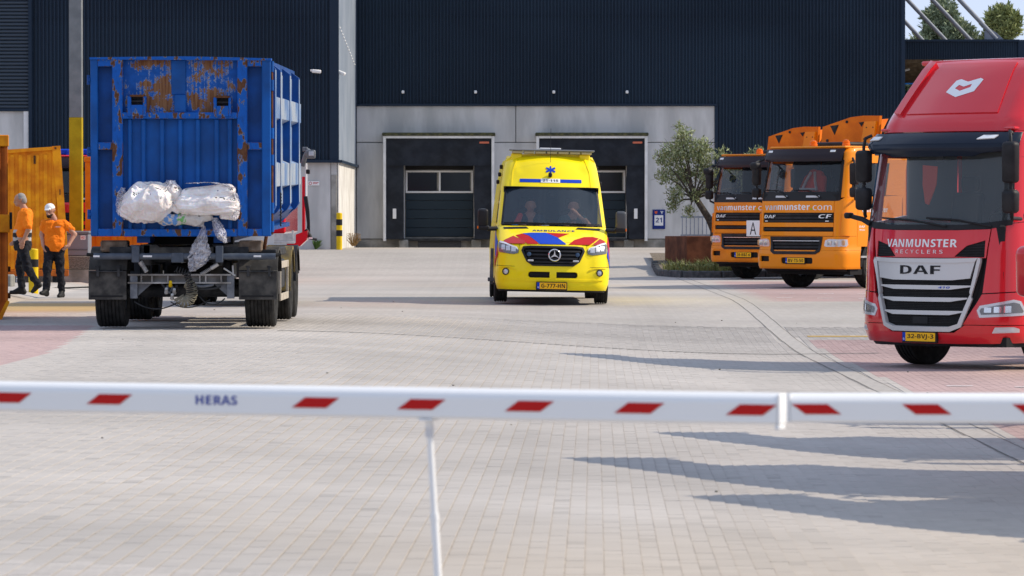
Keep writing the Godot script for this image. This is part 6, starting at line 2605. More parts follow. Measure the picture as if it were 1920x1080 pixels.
func truck_mirror(t: Node3D, p: Vector3, w: float, h1: float, h2: float, gap: float, arm_to: Vector3, low_to: Vector3) -> void:
	var m := sub("mirror", t)
	var c := MB.new()
	c.rbox(p, Vector3(w, h1, 0.16), 0.055)
	part("main_shell", c, M.plastic, m)
	c = MB.new()
	c.rbox(p - Vector3(0, h1 * 0.5 + gap + h2 * 0.5, 0), Vector3(w, h2, 0.17), 0.06)
	part("lower_shell", c, M.plastic, m)
	c = MB.new()
	c.tube([arm_to, arm_to.lerp(p + Vector3(0, h1 * 0.62, 0), 0.6) + Vector3(0, 0.05, 0.03), p + Vector3(0, h1 * 0.6, 0), p + Vector3(0, h1 * 0.3, 0)], 0.022, 8)
	c.tube([p - Vector3(0, h1 * 0.3, 0), p - Vector3(0, h1 * 0.5 + gap + h2 * 0.9, 0.02), p - Vector3(0, h1 * 0.5 + gap + h2 * 1.2, 0.03), low_to], 0.024, 8)
	part("arm", c, M.plastic, m)


func cf_surf() -> Surf:
	return Surf.new([[0.36, -0.12, 1.16, 0.22, 0.08], [0.44, -0.02, 1.2, 0.24, 0.10], [0.62, 0.0, 1.22, 0.26, 0.11], [0.80, -0.01, 1.22, 0.26, 0.11], [0.86, -0.05, 1.2, 0.26, 0.10], [1.10, -0.06, 1.2, 0.26, 0.10], [1.86, -0.10, 1.18, 0.24, 0.10], [2.70, -0.28, 1.14, 0.24, 0.09], [2.95, -0.36, 1.12, 0.26, 0.08], [3.05, -0.55, 1.06, 0.26, 0.06]], 0.02)


# a square-fronted refuse lorry cab; livery: true for the orange fleet
func cf_truck(called: String, label: String, at: Vector3, yaw: float, plate_text: String, body: Material, livery: bool) -> Node3D:
	var t := thing(called, label, "truck", at, yaw, "orange trucks parked in the bays" if livery else "")
	var sf := cf_surf()
	var side := 3.1
	var c := MB.new()
	# bumper with plate recess and lamp corners
	var slot := rrect(-0.36, 0.50, 0.53, 0.665, 0.04)
	c.skin(sf, rect(-1.75, 1.75, 0.42, 0.82), 0.0, 0.03, [slot, rect(-1.02, -0.74, 0.575, 0.69)])
	part("bumper", c, body, t)
	c = MB.new()
	c.skin(sf, slot, -0.03)
	part("plate_recess", c, M.dark, t)
	c = MB.new()
	c.skin(sf, rect(-1.03, -0.73, 0.57, 0.695), -0.05)
	part("fog_recess", c, M.dark, t)
	c = MB.new()
	c.skin(sf, rect(-1.3, 1.3, 0.33, 0.42), -0.06)
	part("under_bumper", c, M.dark, t)
	c = MB.new()
	var low := PackedVector2Array([Vector2(-0.58, 0.745), Vector2(0.56, 0.745), Vector2(0.66, 0.80), Vector2(0.70, 1.095), Vector2(-0.72, 1.095), Vector2(-0.68, 0.80)])
	c.skin(sf, PackedVector2Array([Vector2(-1.75, 0.825), Vector2(1.75, 0.825), Vector2(1.75, 1.115), Vector2(-1.75, 1.115)]), 0.0, 0.03, [low])
	part("lamp_panel", c, body, t)
	var g := sub("lower_grille", t)
	c = MB.new()
	c.skin(sf, Geometry2D.offset_polygon(low, 0.012)[0], 0.014, 0.06, [Geometry2D.offset_polygon(low, -0.05)[0]])
	part("surround", c, M.plastic, g)
	c = MB.new()
	c.skin(sf, low, -0.05)
	part("backing", c, M.dark, g)
	for y in [0.815, 0.885, 0.955]:
		c = MB.new()
		c.skin(sf, rect(-0.64, 0.62, y - 0.022, y + 0.022), -0.008, 0.04)
		part("slat", c, M.plastic, g)
	c = MB.new()
	c.skin(sf, rect(-0.66, 0.64, 1.012, 1.026), 0.006, 0.04)
	part("bright_slat", c, M.silver, g)
	for sg in [-1.0, 1.0]:
		var lamp := sub("headlight", t)
		var pl := PackedVector2Array([Vector2(0.76, 0.915), Vector2(0.80, 0.895), Vector2(1.26, 0.90), Vector2(1.30, 0.94), Vector2(1.28, 1.05), Vector2(0.86, 1.06), Vector2(0.78, 1.03)])
		if sg < 0:
			pl = mirrored(pl)
		c = MB.new()
		c.skin(sf, pl, 0.006, 0.02)
		part("housing", c, M.silver, lamp)
		for k in 3:
			c = MB.new()
			var p := sf.at(sg * (0.88 + 0.15 * k), 0.98, 0.012)
			c.rbox(p, Vector3(0.11, 0.11, 0.03), 0.015)
			part("reflector", c, M.chrome if k != 2 else lin(0.7, 0.4, 0.2, 0.3), lamp)
		c = MB.new()
		c.skin(sf, pl, 0.03)
		part("cover", c, M.lens, lamp)
		# corner wind deflector
		c = MB.new()
		var q := PackedVector2Array([Vector2(1.12, 1.14), Vector2(1.36, 1.12), Vector2(1.42, 1.22), Vector2(1.42, 1.52), Vector2(1.36, 1.62), Vector2(1.14, 1.60)])
		c.skin(sf, q if sg > 0 else mirrored(q), 0.03, 0.05)
		part("corner_deflector", c, body, t)
	# upper front: panels between black slots
	for r in [[-1.0, 0.96, 1.125, 1.215], [-1.0, 0.96, 1.315, 1.405], [-1.0, 0.96, 1.62, 1.865]]:
		c = MB.new()
		c.skin(sf, rect(r[0], r[1], r[2], r[3]), 0.012, 0.05)
		part("front_panel", c, body, t)
	for r in [[-1.0, 0.96, 1.215, 1.315], [-1.0, 0.96, 1.405, 1.62]]:
		var sl := sub("front_slot", t)
		c = MB.new()
		c.skin(sf, rect(r[0], r[1], r[2], r[3]), -0.035)
		part("backing", c, M.dark, sl)
		var n := 1 if r[3] - r[2] < 0.15 else 3
		for k in n:
			c = MB.new()
			var y: float = r[2] + (r[3] - r[2]) * (k + 0.5) / n
			c.skin(sf, rect(r[0] + 0.02, r[1] - 0.02, y - 0.024, y + 0.024), -0.005, 0.03)
			part("slat", c, M.plastic, sl)
	for sg in [-1.0, 1.0]:
		c = MB.new()
		var q := PackedVector2Array([Vector2(1.0 if sg < 0 else 0.965, 1.12), Vector2(1.6, 1.12), Vector2(1.6, 1.95), Vector2(1.2, 1.95), Vector2(1.06, 1.87), Vector2(1.0 if sg < 0 else 0.965, 1.865)])
		c.skin(sf, q if sg > 0 else mirrored(q), 0.0, 0.04)
		part("corner_panel", c, body, t)
		# door and pillars
		c = MB.new()
		q = PackedVector2Array([Vector2(1.605, 0.9), Vector2(side, 0.9), Vector2(side, 1.99), Vector2(1.605, 1.95)])
		c.skin(sf, q if sg > 0 else mirrored(q), 0.004, 0.04)
		part("door", c, body, t)
		c = MB.new()
		q = PackedVector2Array([Vector2(1.1, 1.94), Vector2(1.36, 1.955), Vector2(1.26, 2.74), Vector2(1.06, 2.74)])
		c.skin(sf, q if sg > 0 else mirrored(q), 0.0, 0.04)
		part("pillar", c, body, t)
		c = MB.new()
		q = PackedVector2Array([Vector2(1.4, 1.98), Vector2(2.5, 2.01), Vector2(2.5, 2.66), Vector2(1.32, 2.66)])
		c.skin(sf, q if sg > 0 else mirrored(q), -0.01)
		part("side_window", c, M.pane, t)
		c = MB.new()
		q = PackedVector2Array([Vector2(2.52, 1.99), Vector2(side, 1.99), Vector2(side, 2.74), Vector2(2.52, 2.74)])
		c.skin(sf, q if sg > 0 else mirrored(q), 0.0, 0.04)
		part("rear_pillar", c, body, t)
		c = MB.new()
		q = PackedVector2Array([Vector2(1.05, 2.68), Vector2(side, 2.68), Vector2(side, 3.0), Vector2(1.0, 3.0)])
		c.skin(sf, q if sg > 0 else mirrored(q), 0.001, 0.04)
		part("roof_side", c, body, t)
		# steps below the door
		c = MB.new()
		q = PackedVector2Array([Vector2(1.77, 0.45), Vector2(2.3, 0.45), Vector2(2.3, 0.86), Vector2(1.77, 0.86)])
		c.skin(sf, q if sg > 0 else mirrored(q), -0.05, 0.03)
		part("step_well", c, M.plastic, t)
		c = MB.new()
		c.skin(sf, rect(1.78, 2.3, 0.66, 0.70) if sg > 0 else mirrored(rect(1.78, 2.3, 0.66, 0.70)), -0.005, 0.05)
		part("step", c, M.galv, t)
	# windscreen
	var screen := PackedVector2Array([Vector2(-1.08, 1.875), Vector2(1.08, 1.875), Vector2(1.06, 2.74), Vector2(-1.06, 2.74)])
	c = MB.new()
	c.skin(sf, PackedVector2Array([Vector2(-1.06, 2.06), Vector2(1.06, 2.06), Vector2(1.04, 2.74), Vector2(-1.04, 2.74)]), -0.004)
	part("windscreen", c, M.pane, t)
	c = MB.new()
	c.skin(sf, PackedVector2Array([Vector2(-1.09, 1.87), Vector2(1.09, 1.87), Vector2(1.08, 2.065), Vector2(-1.08, 2.065)]), 0.0, 0.03)
	part("scuttle", c, M.black, t)
	for sg in [-1.0, 1.0]:
		c = MB.new()
		var q := PackedVector2Array([Vector2(1.03, 2.06), Vector2(1.09, 2.06), Vector2(1.06, 2.74), Vector2(1.0, 2.74)])
		c.skin(sf, q if sg > 0 else mirrored(q), 0.004, 0.02)
		part("screen_border", c, M.black, t)
	for x in [-0.45, 0.42]:
		c = MB.new()
		c.skin(sf, rect(x - 0.17, x + 0.17, 1.94, 1.98), 0.012, 0.012)
		part("grab_handle", c, M.print_grey, t)
		c = MB.new()
		c.tube([sf.at(x + 0.2, 1.93, 0.02), sf.at(x - 0.1, 2.09, 0.03), sf.at(x - 0.55, 2.10, 0.02)], 0.013, 6)
		part("wiper", c, M.black, t)
	# sun visor
	c = MB.new()
	var vs := Surf.new([[2.70, -0.10, 1.16, 0.3, 0.10], [2.80, -0.10, 1.16, 0.3, 0.10], [2.99, -0.22, 1.14, 0.3, 0.10]], 0.0)
	c.skin(vs, rrect(-1.12, 1.12, 2.71, 2.98, 0.05), 0.0, 0.012)
	part("sun_visor", c, lin(0.022, 0.014, 0.018, 0.22), t)
	for x in [-0.86, 0.86]:
		c = MB.new()
		c.skin(vs, rect(x - 0.06, x + 0.06, 2.905, 2.945), 0.012, 0.012)
		part("marker_lamp", c, M.print_white, t)
	# roof and rear wall
	c = MB.new()
	c.bx(-1.05, 1.05, 2.99, 3.04, -2.35, -0.45, 0.02)
	part("roof", c, body, t)
	c = MB.new()
	c.bx(-1.14, 1.14, 0.95, 3.0, -2.4, -2.3)
	part("rear_wall", c, body, t)
	c = MB.new()
	c.bx(-1.08, 1.08, 1.2, 2.9, -2.29, -2.24)
	part("cab_lining", c, lin(0.03, 0.036, 0.042, 0.9), t)
	for x in [-1.13, 1.10]:
		c = MB.new()
		c.bx(x, x + 0.03, 1.9, 2.9, -2.24, -1.35)
		part("side_lining", c, lin(0.03, 0.036, 0.042, 0.9), t)
	c = MB.new()
	c.bx(-1.1, 1.1, 0.9, 1.2, -2.3, -0.3)
	part("floor", c, M.dark, t)
	c = MB.new()
	c.bx(-1.05, 1.05, 1.75, 2.04, -0.75, -0.22, 0.03)
	part("dashboard", c, M.seat, t)
	for x in [-0.6, 0.6]:
		seat(t, Vector3(x, 1.65, -1.5), M.seat)
	steering_wheel(t, Vector3(0.6, 2.1, -0.95))
	for x in [-0.15, 0.75] if livery else [0.0]:
		c = MB.new()
		c.xf = Transform3D(Basis(Vector3(0, 0, 1), PI / 2), Vector3(x, 3.04, -0.85))
		c.lathe([Vector2(0.085, 0.0), Vector2(0.085, 0.05), Vector2(0.075, 0.06), Vector2(0.08, 0.10), Vector2(0.055, 0.11), Vector2(0.055, 0.13), Vector2(0.001, 0.14)], 18)
		part("beacon", c, M.amber if livery else M.print_blue, t)
	c = MB.new()
	c.rbox(Vector3(0.0, 3.08, -1.6), Vector3(1.0, 0.12, 0.7), 0.05)
	part("roof_hatch", c, M.plastic, t)
	truck_mirror(t, Vector3(-1.27, 2.44, -0.28), 0.19, 0.46, 0.22, 0.05, Vector3(-1.08, 2.72, -0.5), Vector3(-1.15, 1.8, -0.5))
	truck_mirror(t, Vector3(1.38, 2.44, -0.35), 0.19, 0.46, 0.22, 0.05, Vector3(1.14, 2.72, -0.6), Vector3(1.2, 1.9, -0.6))
	c = MB.new()
	c.rbox(Vector3(-1.0, 2.62, 0.08), Vector3(0.2, 0.16, 0.2), 0.06)
	c.tube([Vector3(-1.02, 2.75, -0.2), Vector3(-1.02, 2.70, 0.05)], 0.02, 6)
	part("kerb_mirror", c, M.plastic, t)
	# lettering
	if livery:
		c = MB.new()
		write(c, "van", -0.94, -0.55, 1.675, 1.775, 0.0145, true, sf)
		part("lettering_van", c, M.print_grey, t)
		c = MB.new()
		write(c, "munster", -0.53, 0.37, 1.675, 1.80, 0.0145, true, sf)
		part("lettering_munster", c, M.print_white, t)
		c = MB.new()
		c.skin(sf, rrect(0.39, 0.43, 1.675, 1.715, 0.012), 0.0145)
		part("lettering_dot", c, M.print_green, t)
		c = MB.new()
		write(c, "com", 0.45, 0.91, 1.675, 1.775, 0.0145, false, sf)
		part("lettering_com", c, M.print_white, t)
		c = MB.new()
		write(c, "DAF", -0.95, -0.60, 1.50, 1.57, 0.01, true, sf, 0.02)
		part("maker_letters", c, M.print_white, t)
		c = MB.new()
		write(c, "CF", 0.60, 0.90, 1.50, 1.585, 0.01, true, sf, 0.03)
		part("model_letters", c, M.print_white, t)
		for x in [-0.9, 0.8]:
			c = MB.new()
			c.skin(sf, rect(x - 0.04, x + 0.04, 1.43, 1.45), 0.0, 0.005)
			part("small_badge", c, M.print_white, t)
		c = MB.new()
		write(c, "vanmunster", 1.72, 2.6, 1.63, 1.73, 0.012, true, sf)
		part("door_lettering", c, M.print_white, t)
		c = MB.new()
		write(c, "DAF", 1.66, 1.85, 1.30, 1.345, 0.006, true, sf)
		write(c, "TRUCKS", 1.66, 1.85, 1.235, 1.27, 0.006, true, sf)
		part("door_badge", c, M.print_white, t)
	number_plate(t, plate_text, sf.at(0.05, 0.60, 0.0) + Vector3(0, 0, 0.008), 0.02)
	for x in [-1.02, 1.02]:
		wheel(t, Vector3(x, 0.5, -1.4), 0.32, 0.5, 4)
	for z in [-4.6, -5.95]:
		for x in [-0.95, 0.95]:
			wheel(t, Vector3(x, 0.5, z), 0.55, 0.5, 6)
	c = MB.new()
	c.bx(-0.95, 0.95, 0.42, 0.6, -1.9, -0.3)
	c.bx(-0.45, 0.45, 0.6, 0.95, -7.5, -0.8)
	c.bx(-1.15, 1.15, 0.3, 0.42, -0.9, -0.5)
	part("chassis", c, M.dark, t)
	c = MB.new()
	guard(c, -1.2, -0.85, Vector3(0, 0.5, -1.4), 0.6, 0.2, 2.95)
	guard(c, 0.85, 1.2, Vector3(0, 0.5, -1.4), 0.6, 0.2, 2.95)
	part("mudguard", c, M.plastic, t)
	return t


func refuse_body(t: Node3D) -> void:
	# orange loading body: two big cheek plates above the cab with hoses between them
	var c := MB.new()
	c.bx(-1.2, 1.2, 1.0, 3.2, -8.2, -2.75, 0.03)
	part("loading_body", c, M.orange_body, t)
	var cheek := PackedVector2Array([Vector2(-3.9, 3.0), Vector2(-2.44, 3.0), Vector2(-2.44, 3.44), Vector2(-3.25, 3.62), Vector2(-4.6, 3.72), Vector2(-4.9, 3.5), Vector2(-4.9, 3.0)])
	for x in [-1.12, 1.05]:
		c = MB.new()
		c.xf = Transform3D(Basis(Vector3(0, 0, 1), Vector3.UP, Vector3(-1, 0, 0)), Vector3(x + 0.08, 0, 0))
		c.extr(cheek if x < 0 else PackedVector2Array([Vector2(-3.3, 3.0), Vector2(-3.3, 3.64), Vector2(-4.6, 3.72), Vector2(-4.9, 3.5), Vector2(-4.9, 3.0)]), 0.0, 0.08)
		part("cheek_plate", c, M.orange_body, t)
	# front plate leaning over the cab
	c = MB.new()
	c.extr(PackedVector2Array([Vector2(-1.2, 3.05), Vector2(0.40, 3.05), Vector2(0.46, 3.72), Vector2(0.0, 3.73), Vector2(-0.35, 3.70), Vector2(-1.14, 3.50)]), -2.43, -2.35)
	part("front_plate", c, M.orange_body, t)
	c = MB.new()
	c.extr(PackedVector2Array([Vector2(-0.02, 3.12), Vector2(0.32, 3.12), Vector2(0.40, 3.60), Vector2(0.08, 3.60)]), -2.349, -2.29)
	part("cover_plate", c, M.orange, t)
	for p in [[0.06, 3.22], [0.17, 3.22], [0.28, 3.22], [0.14, 3.47], [0.32, 3.47]]:
		c = MB.new()
		c.cyl(Vector3(p[0], p[1], -2.29), Vector3(p[0], p[1], -2.282), 0.014, -1.0, 8)
		part("bolt", c, M.black, t)
	for p in [[-1.0, 3.2], [-0.45, 3.6], [-0.75, 3.5]]:
		c = MB.new()
		c.cyl(Vector3(p[0], p[1], -2.35), Vector3(p[0], p[1], -2.33), 0.032, -1.0, 10)
		part("lifting_eye", c, M.chassis, t)
	for p in [[-0.8, 3.52, 0.12, 0.2], [-0.04, 3.58, 0.08, 0.09]]:
		c = MB.new()
		c.extr(PackedVector2Array([Vector2(p[0] - p[2], p[1]), Vector2(p[0], p[1] - p[3]), Vector2(p[0] + p[2], p[1] + 0.02)]), -2.349, -2.342)
		part("dark_gusset", c, M.chassis, t)
	# hoses arching at the right of the plate
	for k in 7:
		c = MB.new()
		var x := 0.52 + k * 0.13
		c.tube([Vector3(x - 0.12, 3.0, -2.5), Vector3(x - 0.05, 3.35, -2.45), Vector3(x + 0.06, 3.65, -2.55), Vector3(x + 0.2, 3.80, -2.8), Vector3(x + 0.35, 3.80, -3.3)], 0.035 if k == 0 else 0.022, 7)
		part("hydraulic_hose", c, M.black, t)
	for k in 5:
		c = MB.new()
		c.cyl(Vector3(0.72 + 0.02 * k, 3.78 + 0.02 * (k % 2), -2.85 - k * 0.16), Vector3(1.25, 3.8 - 0.01 * k, -2.9 - k * 0.16), 0.028, -1.0, 8)
		part("pipe", c, M.chrome, t)
		c = MB.new()
		c.cyl(Vector3(0.8 + 0.1 * k, 3.80, -2.84), Vector3(0.8 + 0.1 * k, 3.66, -2.80), 0.03, -1.0, 8)
		part("hose_coupling", c, M.galv, t)
	c = MB.new()
	c.bx(0.7, 1.12, 3.0, 3.62, -3.6, -2.9)
	part("valve_block", c, M.orange_dark, t)


func orange_trucks() -> void:
	var t := cf_truck("refuse_truck", "nearer orange refuse truck with a hi-vis jacket behind its windscreen", Vector3(6.0, -0.005, -83.6), -0.77, "BV-TS-50", M.orange, true)
	refuse_body(t)
	# a hi-vis jacket hung over a seat
	var j := thing("jacket", "orange hi-vis jacket with grey bands hung over the truck seat", "jacket", t.position, t.rotation.y)
	var b := MB.new()
	blob(b, [[Vector3(-0.88, 2.05, -1.62), Vector3(-0.86, 2.45, -1.72), 0.17, 0.12], [Vector3(-0.66, 2.05, -1.6), Vector3(-0.70, 2.42, -1.7), 0.17, 0.12], [Vector3(-0.98, 2.35, -1.66), Vector3(-1.08, 2.05, -1.55), 0.09, 0.08], [Vector3(-0.56, 2.35, -1.66), Vector3(-0.48, 2.1, -1.55), 0.09, 0.08]], 0.02, 0.06)
	part("cloth", b, lin(0.80, 0.08, 0.03, 0.8), j)
	for s in [[Vector3(-0.96, 2.1, -1.43), Vector3(-0.82, 2.5, -1.58)], [Vector3(-0.54, 2.1, -1.42), Vector3(-0.72, 2.5, -1.58)], [Vector3(-1.02, 2.13, -1.44), Vector3(-0.54, 2.13, -1.42)]]:
		b = MB.new()
		b.tube([s[0], s[0].lerp(s[1], 0.5) + Vector3(0, 0, 0.02), s[1]], 0.03, 6)
		part("grey_band", b, M.print_grey, j)
	t = cf_truck("refuse_truck", "farther orange refuse truck with a white A board on its grille", Vector3(5.54, 0.0, -94.7), -0.77, "39-BBZ-6", M.orange_old, true)
	refuse_body(t)
	var sg := thing("a_board", "square white board with a black letter A on the farther orange truck", "sign", t.position, t.rotation.y)
	var sf := cf_surf()
	var c := MB.new()
	c.xf = Transform3D(Basis(), sf.at(0.36, 1.235, 0.06))
	c.bx(-0.21, 0.21, -0.19, 0.19, 0, 0.015, 0.003)
	part("board", c, M.print_white, sg)
	c = MB.new()
	c.xf = Transform3D(Basis(), sf.at(0.36, 1.235, 0.06))
	write(c, "A", -0.10, 0.10, -0.15, 0.14, 0.0165, false)
	part("letter", c, M.print_black, sg)
	# red fire engine far back on the left
	var f := cf_truck("fire_engine", "red fire engine with a blue lamp hidden behind the column and containers", Vector3(-10.9, 0.0, -96.5), 0.1, "72-BKX-3", M.red, false)
	c = MB.new()
	c.bx(-1.2, 1.2, 0.9, 3.1, -7.5, -2.5, 0.04)
	part("rear_body", c, M.red, f)
	c = MB.new()
	c.bx(-0.4, 0.7, 3.05, 3.2, -1.2, -0.9, 0.03)
	part("blue_light_bar", c, M.print_blue, f)


func xd_surf() -> Surf:
	return Surf.new([[0.30, -0.12, 1.15, 0.40, 0.12], [0.40, -0.02, 1.22, 0.44, 0.14], [0.60, 0.0, 1.25, 0.46, 0.15], [1.0, -0.02, 1.25, 0.46, 0.15], [1.5, -0.04, 1.24, 0.44, 0.15], [1.80, -0.08, 1.22, 0.40, 0.15], [2.72, -0.28, 1.16, 0.32, 0.13], [3.02, -0.36, 1.14, 0.30, 0.12], [3.12, -0.50, 1.1, 0.3, 0.1]], 0.03)


func red_truck(called: String, label: String, at: Vector3, yaw: float) -> Node3D:
	var t := thing(called, label, "truck", at, yaw, "red trucks parked along the right side")
	var sf := xd_surf()
	var side := 3.3
	var c := MB.new()
	c.skin(sf, rect(-1.7, 1.7, 0.40, 1.80), -0.05)
	part("front_frame", c, M.dark, t)
	c = MB.new()
	c.skin(sf, PackedVector2Array([Vector2(-0.86, 1.425), Vector2(0.90, 1.425), Vector2(0.94, 1.79), Vector2(0.5, 1.775), Vector2(-0.5, 1.775), Vector2(-0.92, 1.79)]), 0.0, 0.03, [poly([-0.84, 1.64, -0.60, 1.58, -0.46, 1.44, -0.84, 1.432]), poly([0.88, 1.65, 0.64, 1.58, 0.48, 1.44, 0.88, 1.432])])
	part("front_flap", c, M.red, t)
	for sg in [-1.0, 1.0]:
		var q := PackedVector2Array([Vector2(0.46, 1.43), Vector2(0.89, 1.43), Vector2(0.89, 1.65), Vector2(0.62, 1.58)])
		c = MB.new()
		c.skin(sf, q if sg > 0 else mirrored(q), -0.02)
		part("corner_mesh", c, M.dark, t)
		for k in 6:
			c = MB.new()
			var y := 1.45 + k * 0.034
			var x0 := 0.50 + k * 0.035
			c.stroke(sf, [Vector2(sg * x0, y), Vector2(sg * 0.88, y + 0.01)], 0.009, -0.006, 0.014)
			part("mesh_bar", c, M.plastic, t)
		# corner panel
		c = MB.new()
		q = PackedVector2Array([Vector2(0.865, 0.98), Vector2(1.62, 1.02), Vector2(1.62, 1.90), Vector2(1.2, 1.86), Vector2(0.955, 1.80), Vector2(0.92, 1.43)])
		c.skin(sf, q if sg > 0 else mirrored(q), 0.0, 0.03)
		part("corner_panel", c, M.red, t)
		# lamp panel
		c = MB.new()
		q = PackedVector2Array([Vector2(0.62, 0.58), Vector2(1.68, 0.58), Vector2(1.68, 1.01), Vector2(1.62, 1.01), Vector2(0.86, 0.965), Vector2(0.74, 0.78)])
		c.skin(sf, q if sg > 0 else mirrored(q), 0.004, 0.04)
		part("lamp_panel", c, M.red, t)
		var lamp := sub("headlight", t)
		var pl := PackedVector2Array([Vector2(0.80, 0.76), Vector2(0.84, 0.67), Vector2(1.42, 0.70), Vector2(1.46, 0.75), Vector2(1.37, 0.88), Vector2(1.27, 0.90), Vector2(0.84, 0.82)])
		if sg < 0:
			pl = mirrored(pl)
		c = MB.new()
		c.skin(sf, pl, 0.012, 0.03)
		part("housing", c, M.silver, lamp)
		c = MB.new()
		var pd := Geometry2D.offset_polygon(pl, -0.035)[0]
		c.skin(sf, pd, 0.017)
		part("dark_mask", c, lin(0.10, 0.10, 0.105, 0.3, 0.3), lamp)
		for k in 3:
			c = MB.new()
			var x: float = sg * (0.95 + 0.12 * k)
			c.skin(sf, rect(x - 0.045, x + 0.045, 0.735, 0.80 + k * 0.01), 0.028, 0.012)
			part("reflector", c, M.chrome, lamp)
		c = MB.new()
		c.skin(sf, pl, 0.034)
		part("cover", c, M.lens, lamp)
		# bumper side with fog lamp
		c = MB.new()
		q = PackedVector2Array([Vector2(1.0, 0.475), Vector2(1.36, 0.485), Vector2(1.36, 0.53), Vector2(1.28, 0.555), Vector2(1.04, 0.55)])
		c.skin(sf, q if sg > 0 else mirrored(q), 0.012, 0.02)
		part("fog_surround", c, M.silver, t)
		c = MB.new()
		c.skin(sf, rect(1.06, 1.28, 0.495, 0.53) if sg > 0 else mirrored(rect(1.06, 1.28, 0.495, 0.53)), 0.018, 0.01)
		part("fog_lamp", c, M.print_grey, t)
		# door
		c = MB.new()
		q = PackedVector2Array([Vector2(1.625, 1.03), Vector2(side, 1.03), Vector2(side, 1.98), Vector2(2.0, 1.96), Vector2(1.625, 1.91)])
		c.skin(sf, q if sg > 0 else mirrored(q), 0.003, 0.04)
		part("door", c, M.red, t)
		c = MB.new()
		q = PackedVector2Array([Vector2(1.22, 1.87), Vector2(1.50, 1.895), Vector2(1.36, 2.82), Vector2(1.12, 2.82)])
		c.skin(sf, q if sg > 0 else mirrored(q), 0.0, 0.04)
		part("pillar", c, M.red, t)
		c = MB.new()
		q = PackedVector2Array([Vector2(1.53, 1.93), Vector2(2.6, 1.99), Vector2(2.6, 2.68), Vector2(1.42, 2.70)])
		c.skin(sf, q if sg > 0 else mirrored(q), -0.01)
		part("side_window", c, M.pane_red, t)
		c = MB.new()
		q = PackedVector2Array([Vector2(2.62, 1.97), Vector2(side, 1.97), Vector2(side, 2.75), Vector2(2.62, 2.75)])
		c.skin(sf, q if sg > 0 else mirrored(q), 0.0, 0.04)
		part("rear_pillar", c, M.red, t)
		c = MB.new()
		q = PackedVector2Array([Vector2(1.15, 2.71), Vector2(side, 2.71), Vector2(side, 3.1), Vector2(1.05, 3.1)])
		c.skin(sf, q if sg > 0 else mirrored(q), 0.002, 0.04)
		part("roof_side", c, M.red, t)
		c = MB.new()
		q = PackedVector2Array([Vector2(1.70, 0.40), Vector2(2.6, 0.40), Vector2(2.6, 1.0), Vector2(1.70, 1.0)])
		c.skin(sf, q if sg > 0 else mirrored(q), -0.02, 0.04)
		part("step_panel", c, M.red, t)
	c = MB.new()
	c.skin(sf, PackedVector2Array([Vector2(-1.68, 0.36), Vector2(-0.5, 0.34), Vector2(0.5, 0.34), Vector2(1.68, 0.36), Vector2(1.68, 0.572), Vector2(0.64, 0.572), Vector2(0.5, 0.475), Vector2(-0.5, 0.475), Vector2(-0.64, 0.572), Vector2(-1.68, 0.572)]), 0.012, 0.05)
	part("bumper", c, M.red, t)
	c = MB.new()
	c.skin(sf, rect(-1.55, 1.55, 0.28, 0.365), -0.02, 0.04)
	part("lower_lip", c, M.plastic, t)
	# grille
	var g := sub("grille", t)
	c = MB.new()
	c.skin(sf, PackedVector2Array([Vector2(-0.84, 1.42), Vector2(-0.78, 0.98), Vector2(-0.62, 0.54), Vector2(-0.46, 0.50), Vector2(0.46, 0.50), Vector2(0.62, 0.54), Vector2(0.78, 0.98), Vector2(0.86, 1.42)]), -0.03)
	part("backing", c, M.dark, g)
	for r in 4:
		for k in 4:
			c = MB.new()
			var y: float = [1.10, 0.94, 0.775, 0.60][r] + k * 0.021
			var w: float = 0.74 - 0.055 * r
			c.stroke(sf, [Vector2(-w, y), Vector2(w, y)], 0.008, -0.012, 0.012)
			part("mesh_bar", c, M.plastic, g)
	var frames := [
		[[-0.85, 1.425], [-0.87, 1.38], [-0.745, 0.93], [-0.725, 0.99], [-0.81, 1.38]],
		[[0.80, 1.425], [0.78, 1.38], [0.70, 0.99], [0.72, 0.93], [0.84, 1.38], [0.84, 1.42]],
		[[-0.735, 0.965], [-0.76, 0.90], [-0.62, 0.55], [-0.45, 0.49], [-0.43, 0.55], [-0.575, 0.59], [-0.70, 0.90]],
		[[0.71, 0.965], [0.68, 0.90], [0.56, 0.59], [0.43, 0.55], [0.45, 0.49], [0.60, 0.55], [0.735, 0.90]],
		[[-0.45, 0.49], [0.45, 0.49], [0.43, 0.552], [-0.43, 0.552]],
	]
	for f in frames:
		c = MB.new()
		var p := PackedVector2Array()
		for q in f:
			p.append(Vector2(q[0], q[1]))
		if Geometry2D.is_polygon_clockwise(p):
			p.reverse()
		c.skin(sf, p, 0.035 if f.size() != 4 else 0.037, 0.05)
		part("silver_frame", c, M.silver_paint if M.has("silver_paint") else silver_paint(), g)
	c = MB.new()
	c.skin(sf, PackedVector2Array([Vector2(-0.79, 1.40), Vector2(-0.73, 1.165), Vector2(-0.46, 1.14), Vector2(0.46, 1.14), Vector2(0.70, 1.165), Vector2(0.765, 1.40)]), 0.03, 0.05)
	part("badge_panel", c, silver_paint(), g)
	c = MB.new()
	c.skin(sf, PackedVector2Array([Vector2(-0.83, 1.425), Vector2(-0.79, 1.375), Vector2(-0.5, 1.36), Vector2(0.5, 1.36), Vector2(0.76, 1.375), Vector2(0.80, 1.425), Vector2(0.4, 1.415), Vector2(-0.4, 1.415)]), 0.042, 0.03)
	part("silver_frame", c, silver_paint(), g)
	c = MB.new()
	write(c, "DAF", -0.33, 0.31, 1.215, 1.325, 0.034, true, sf)
	part("maker_letters", c, M.print_black, g)
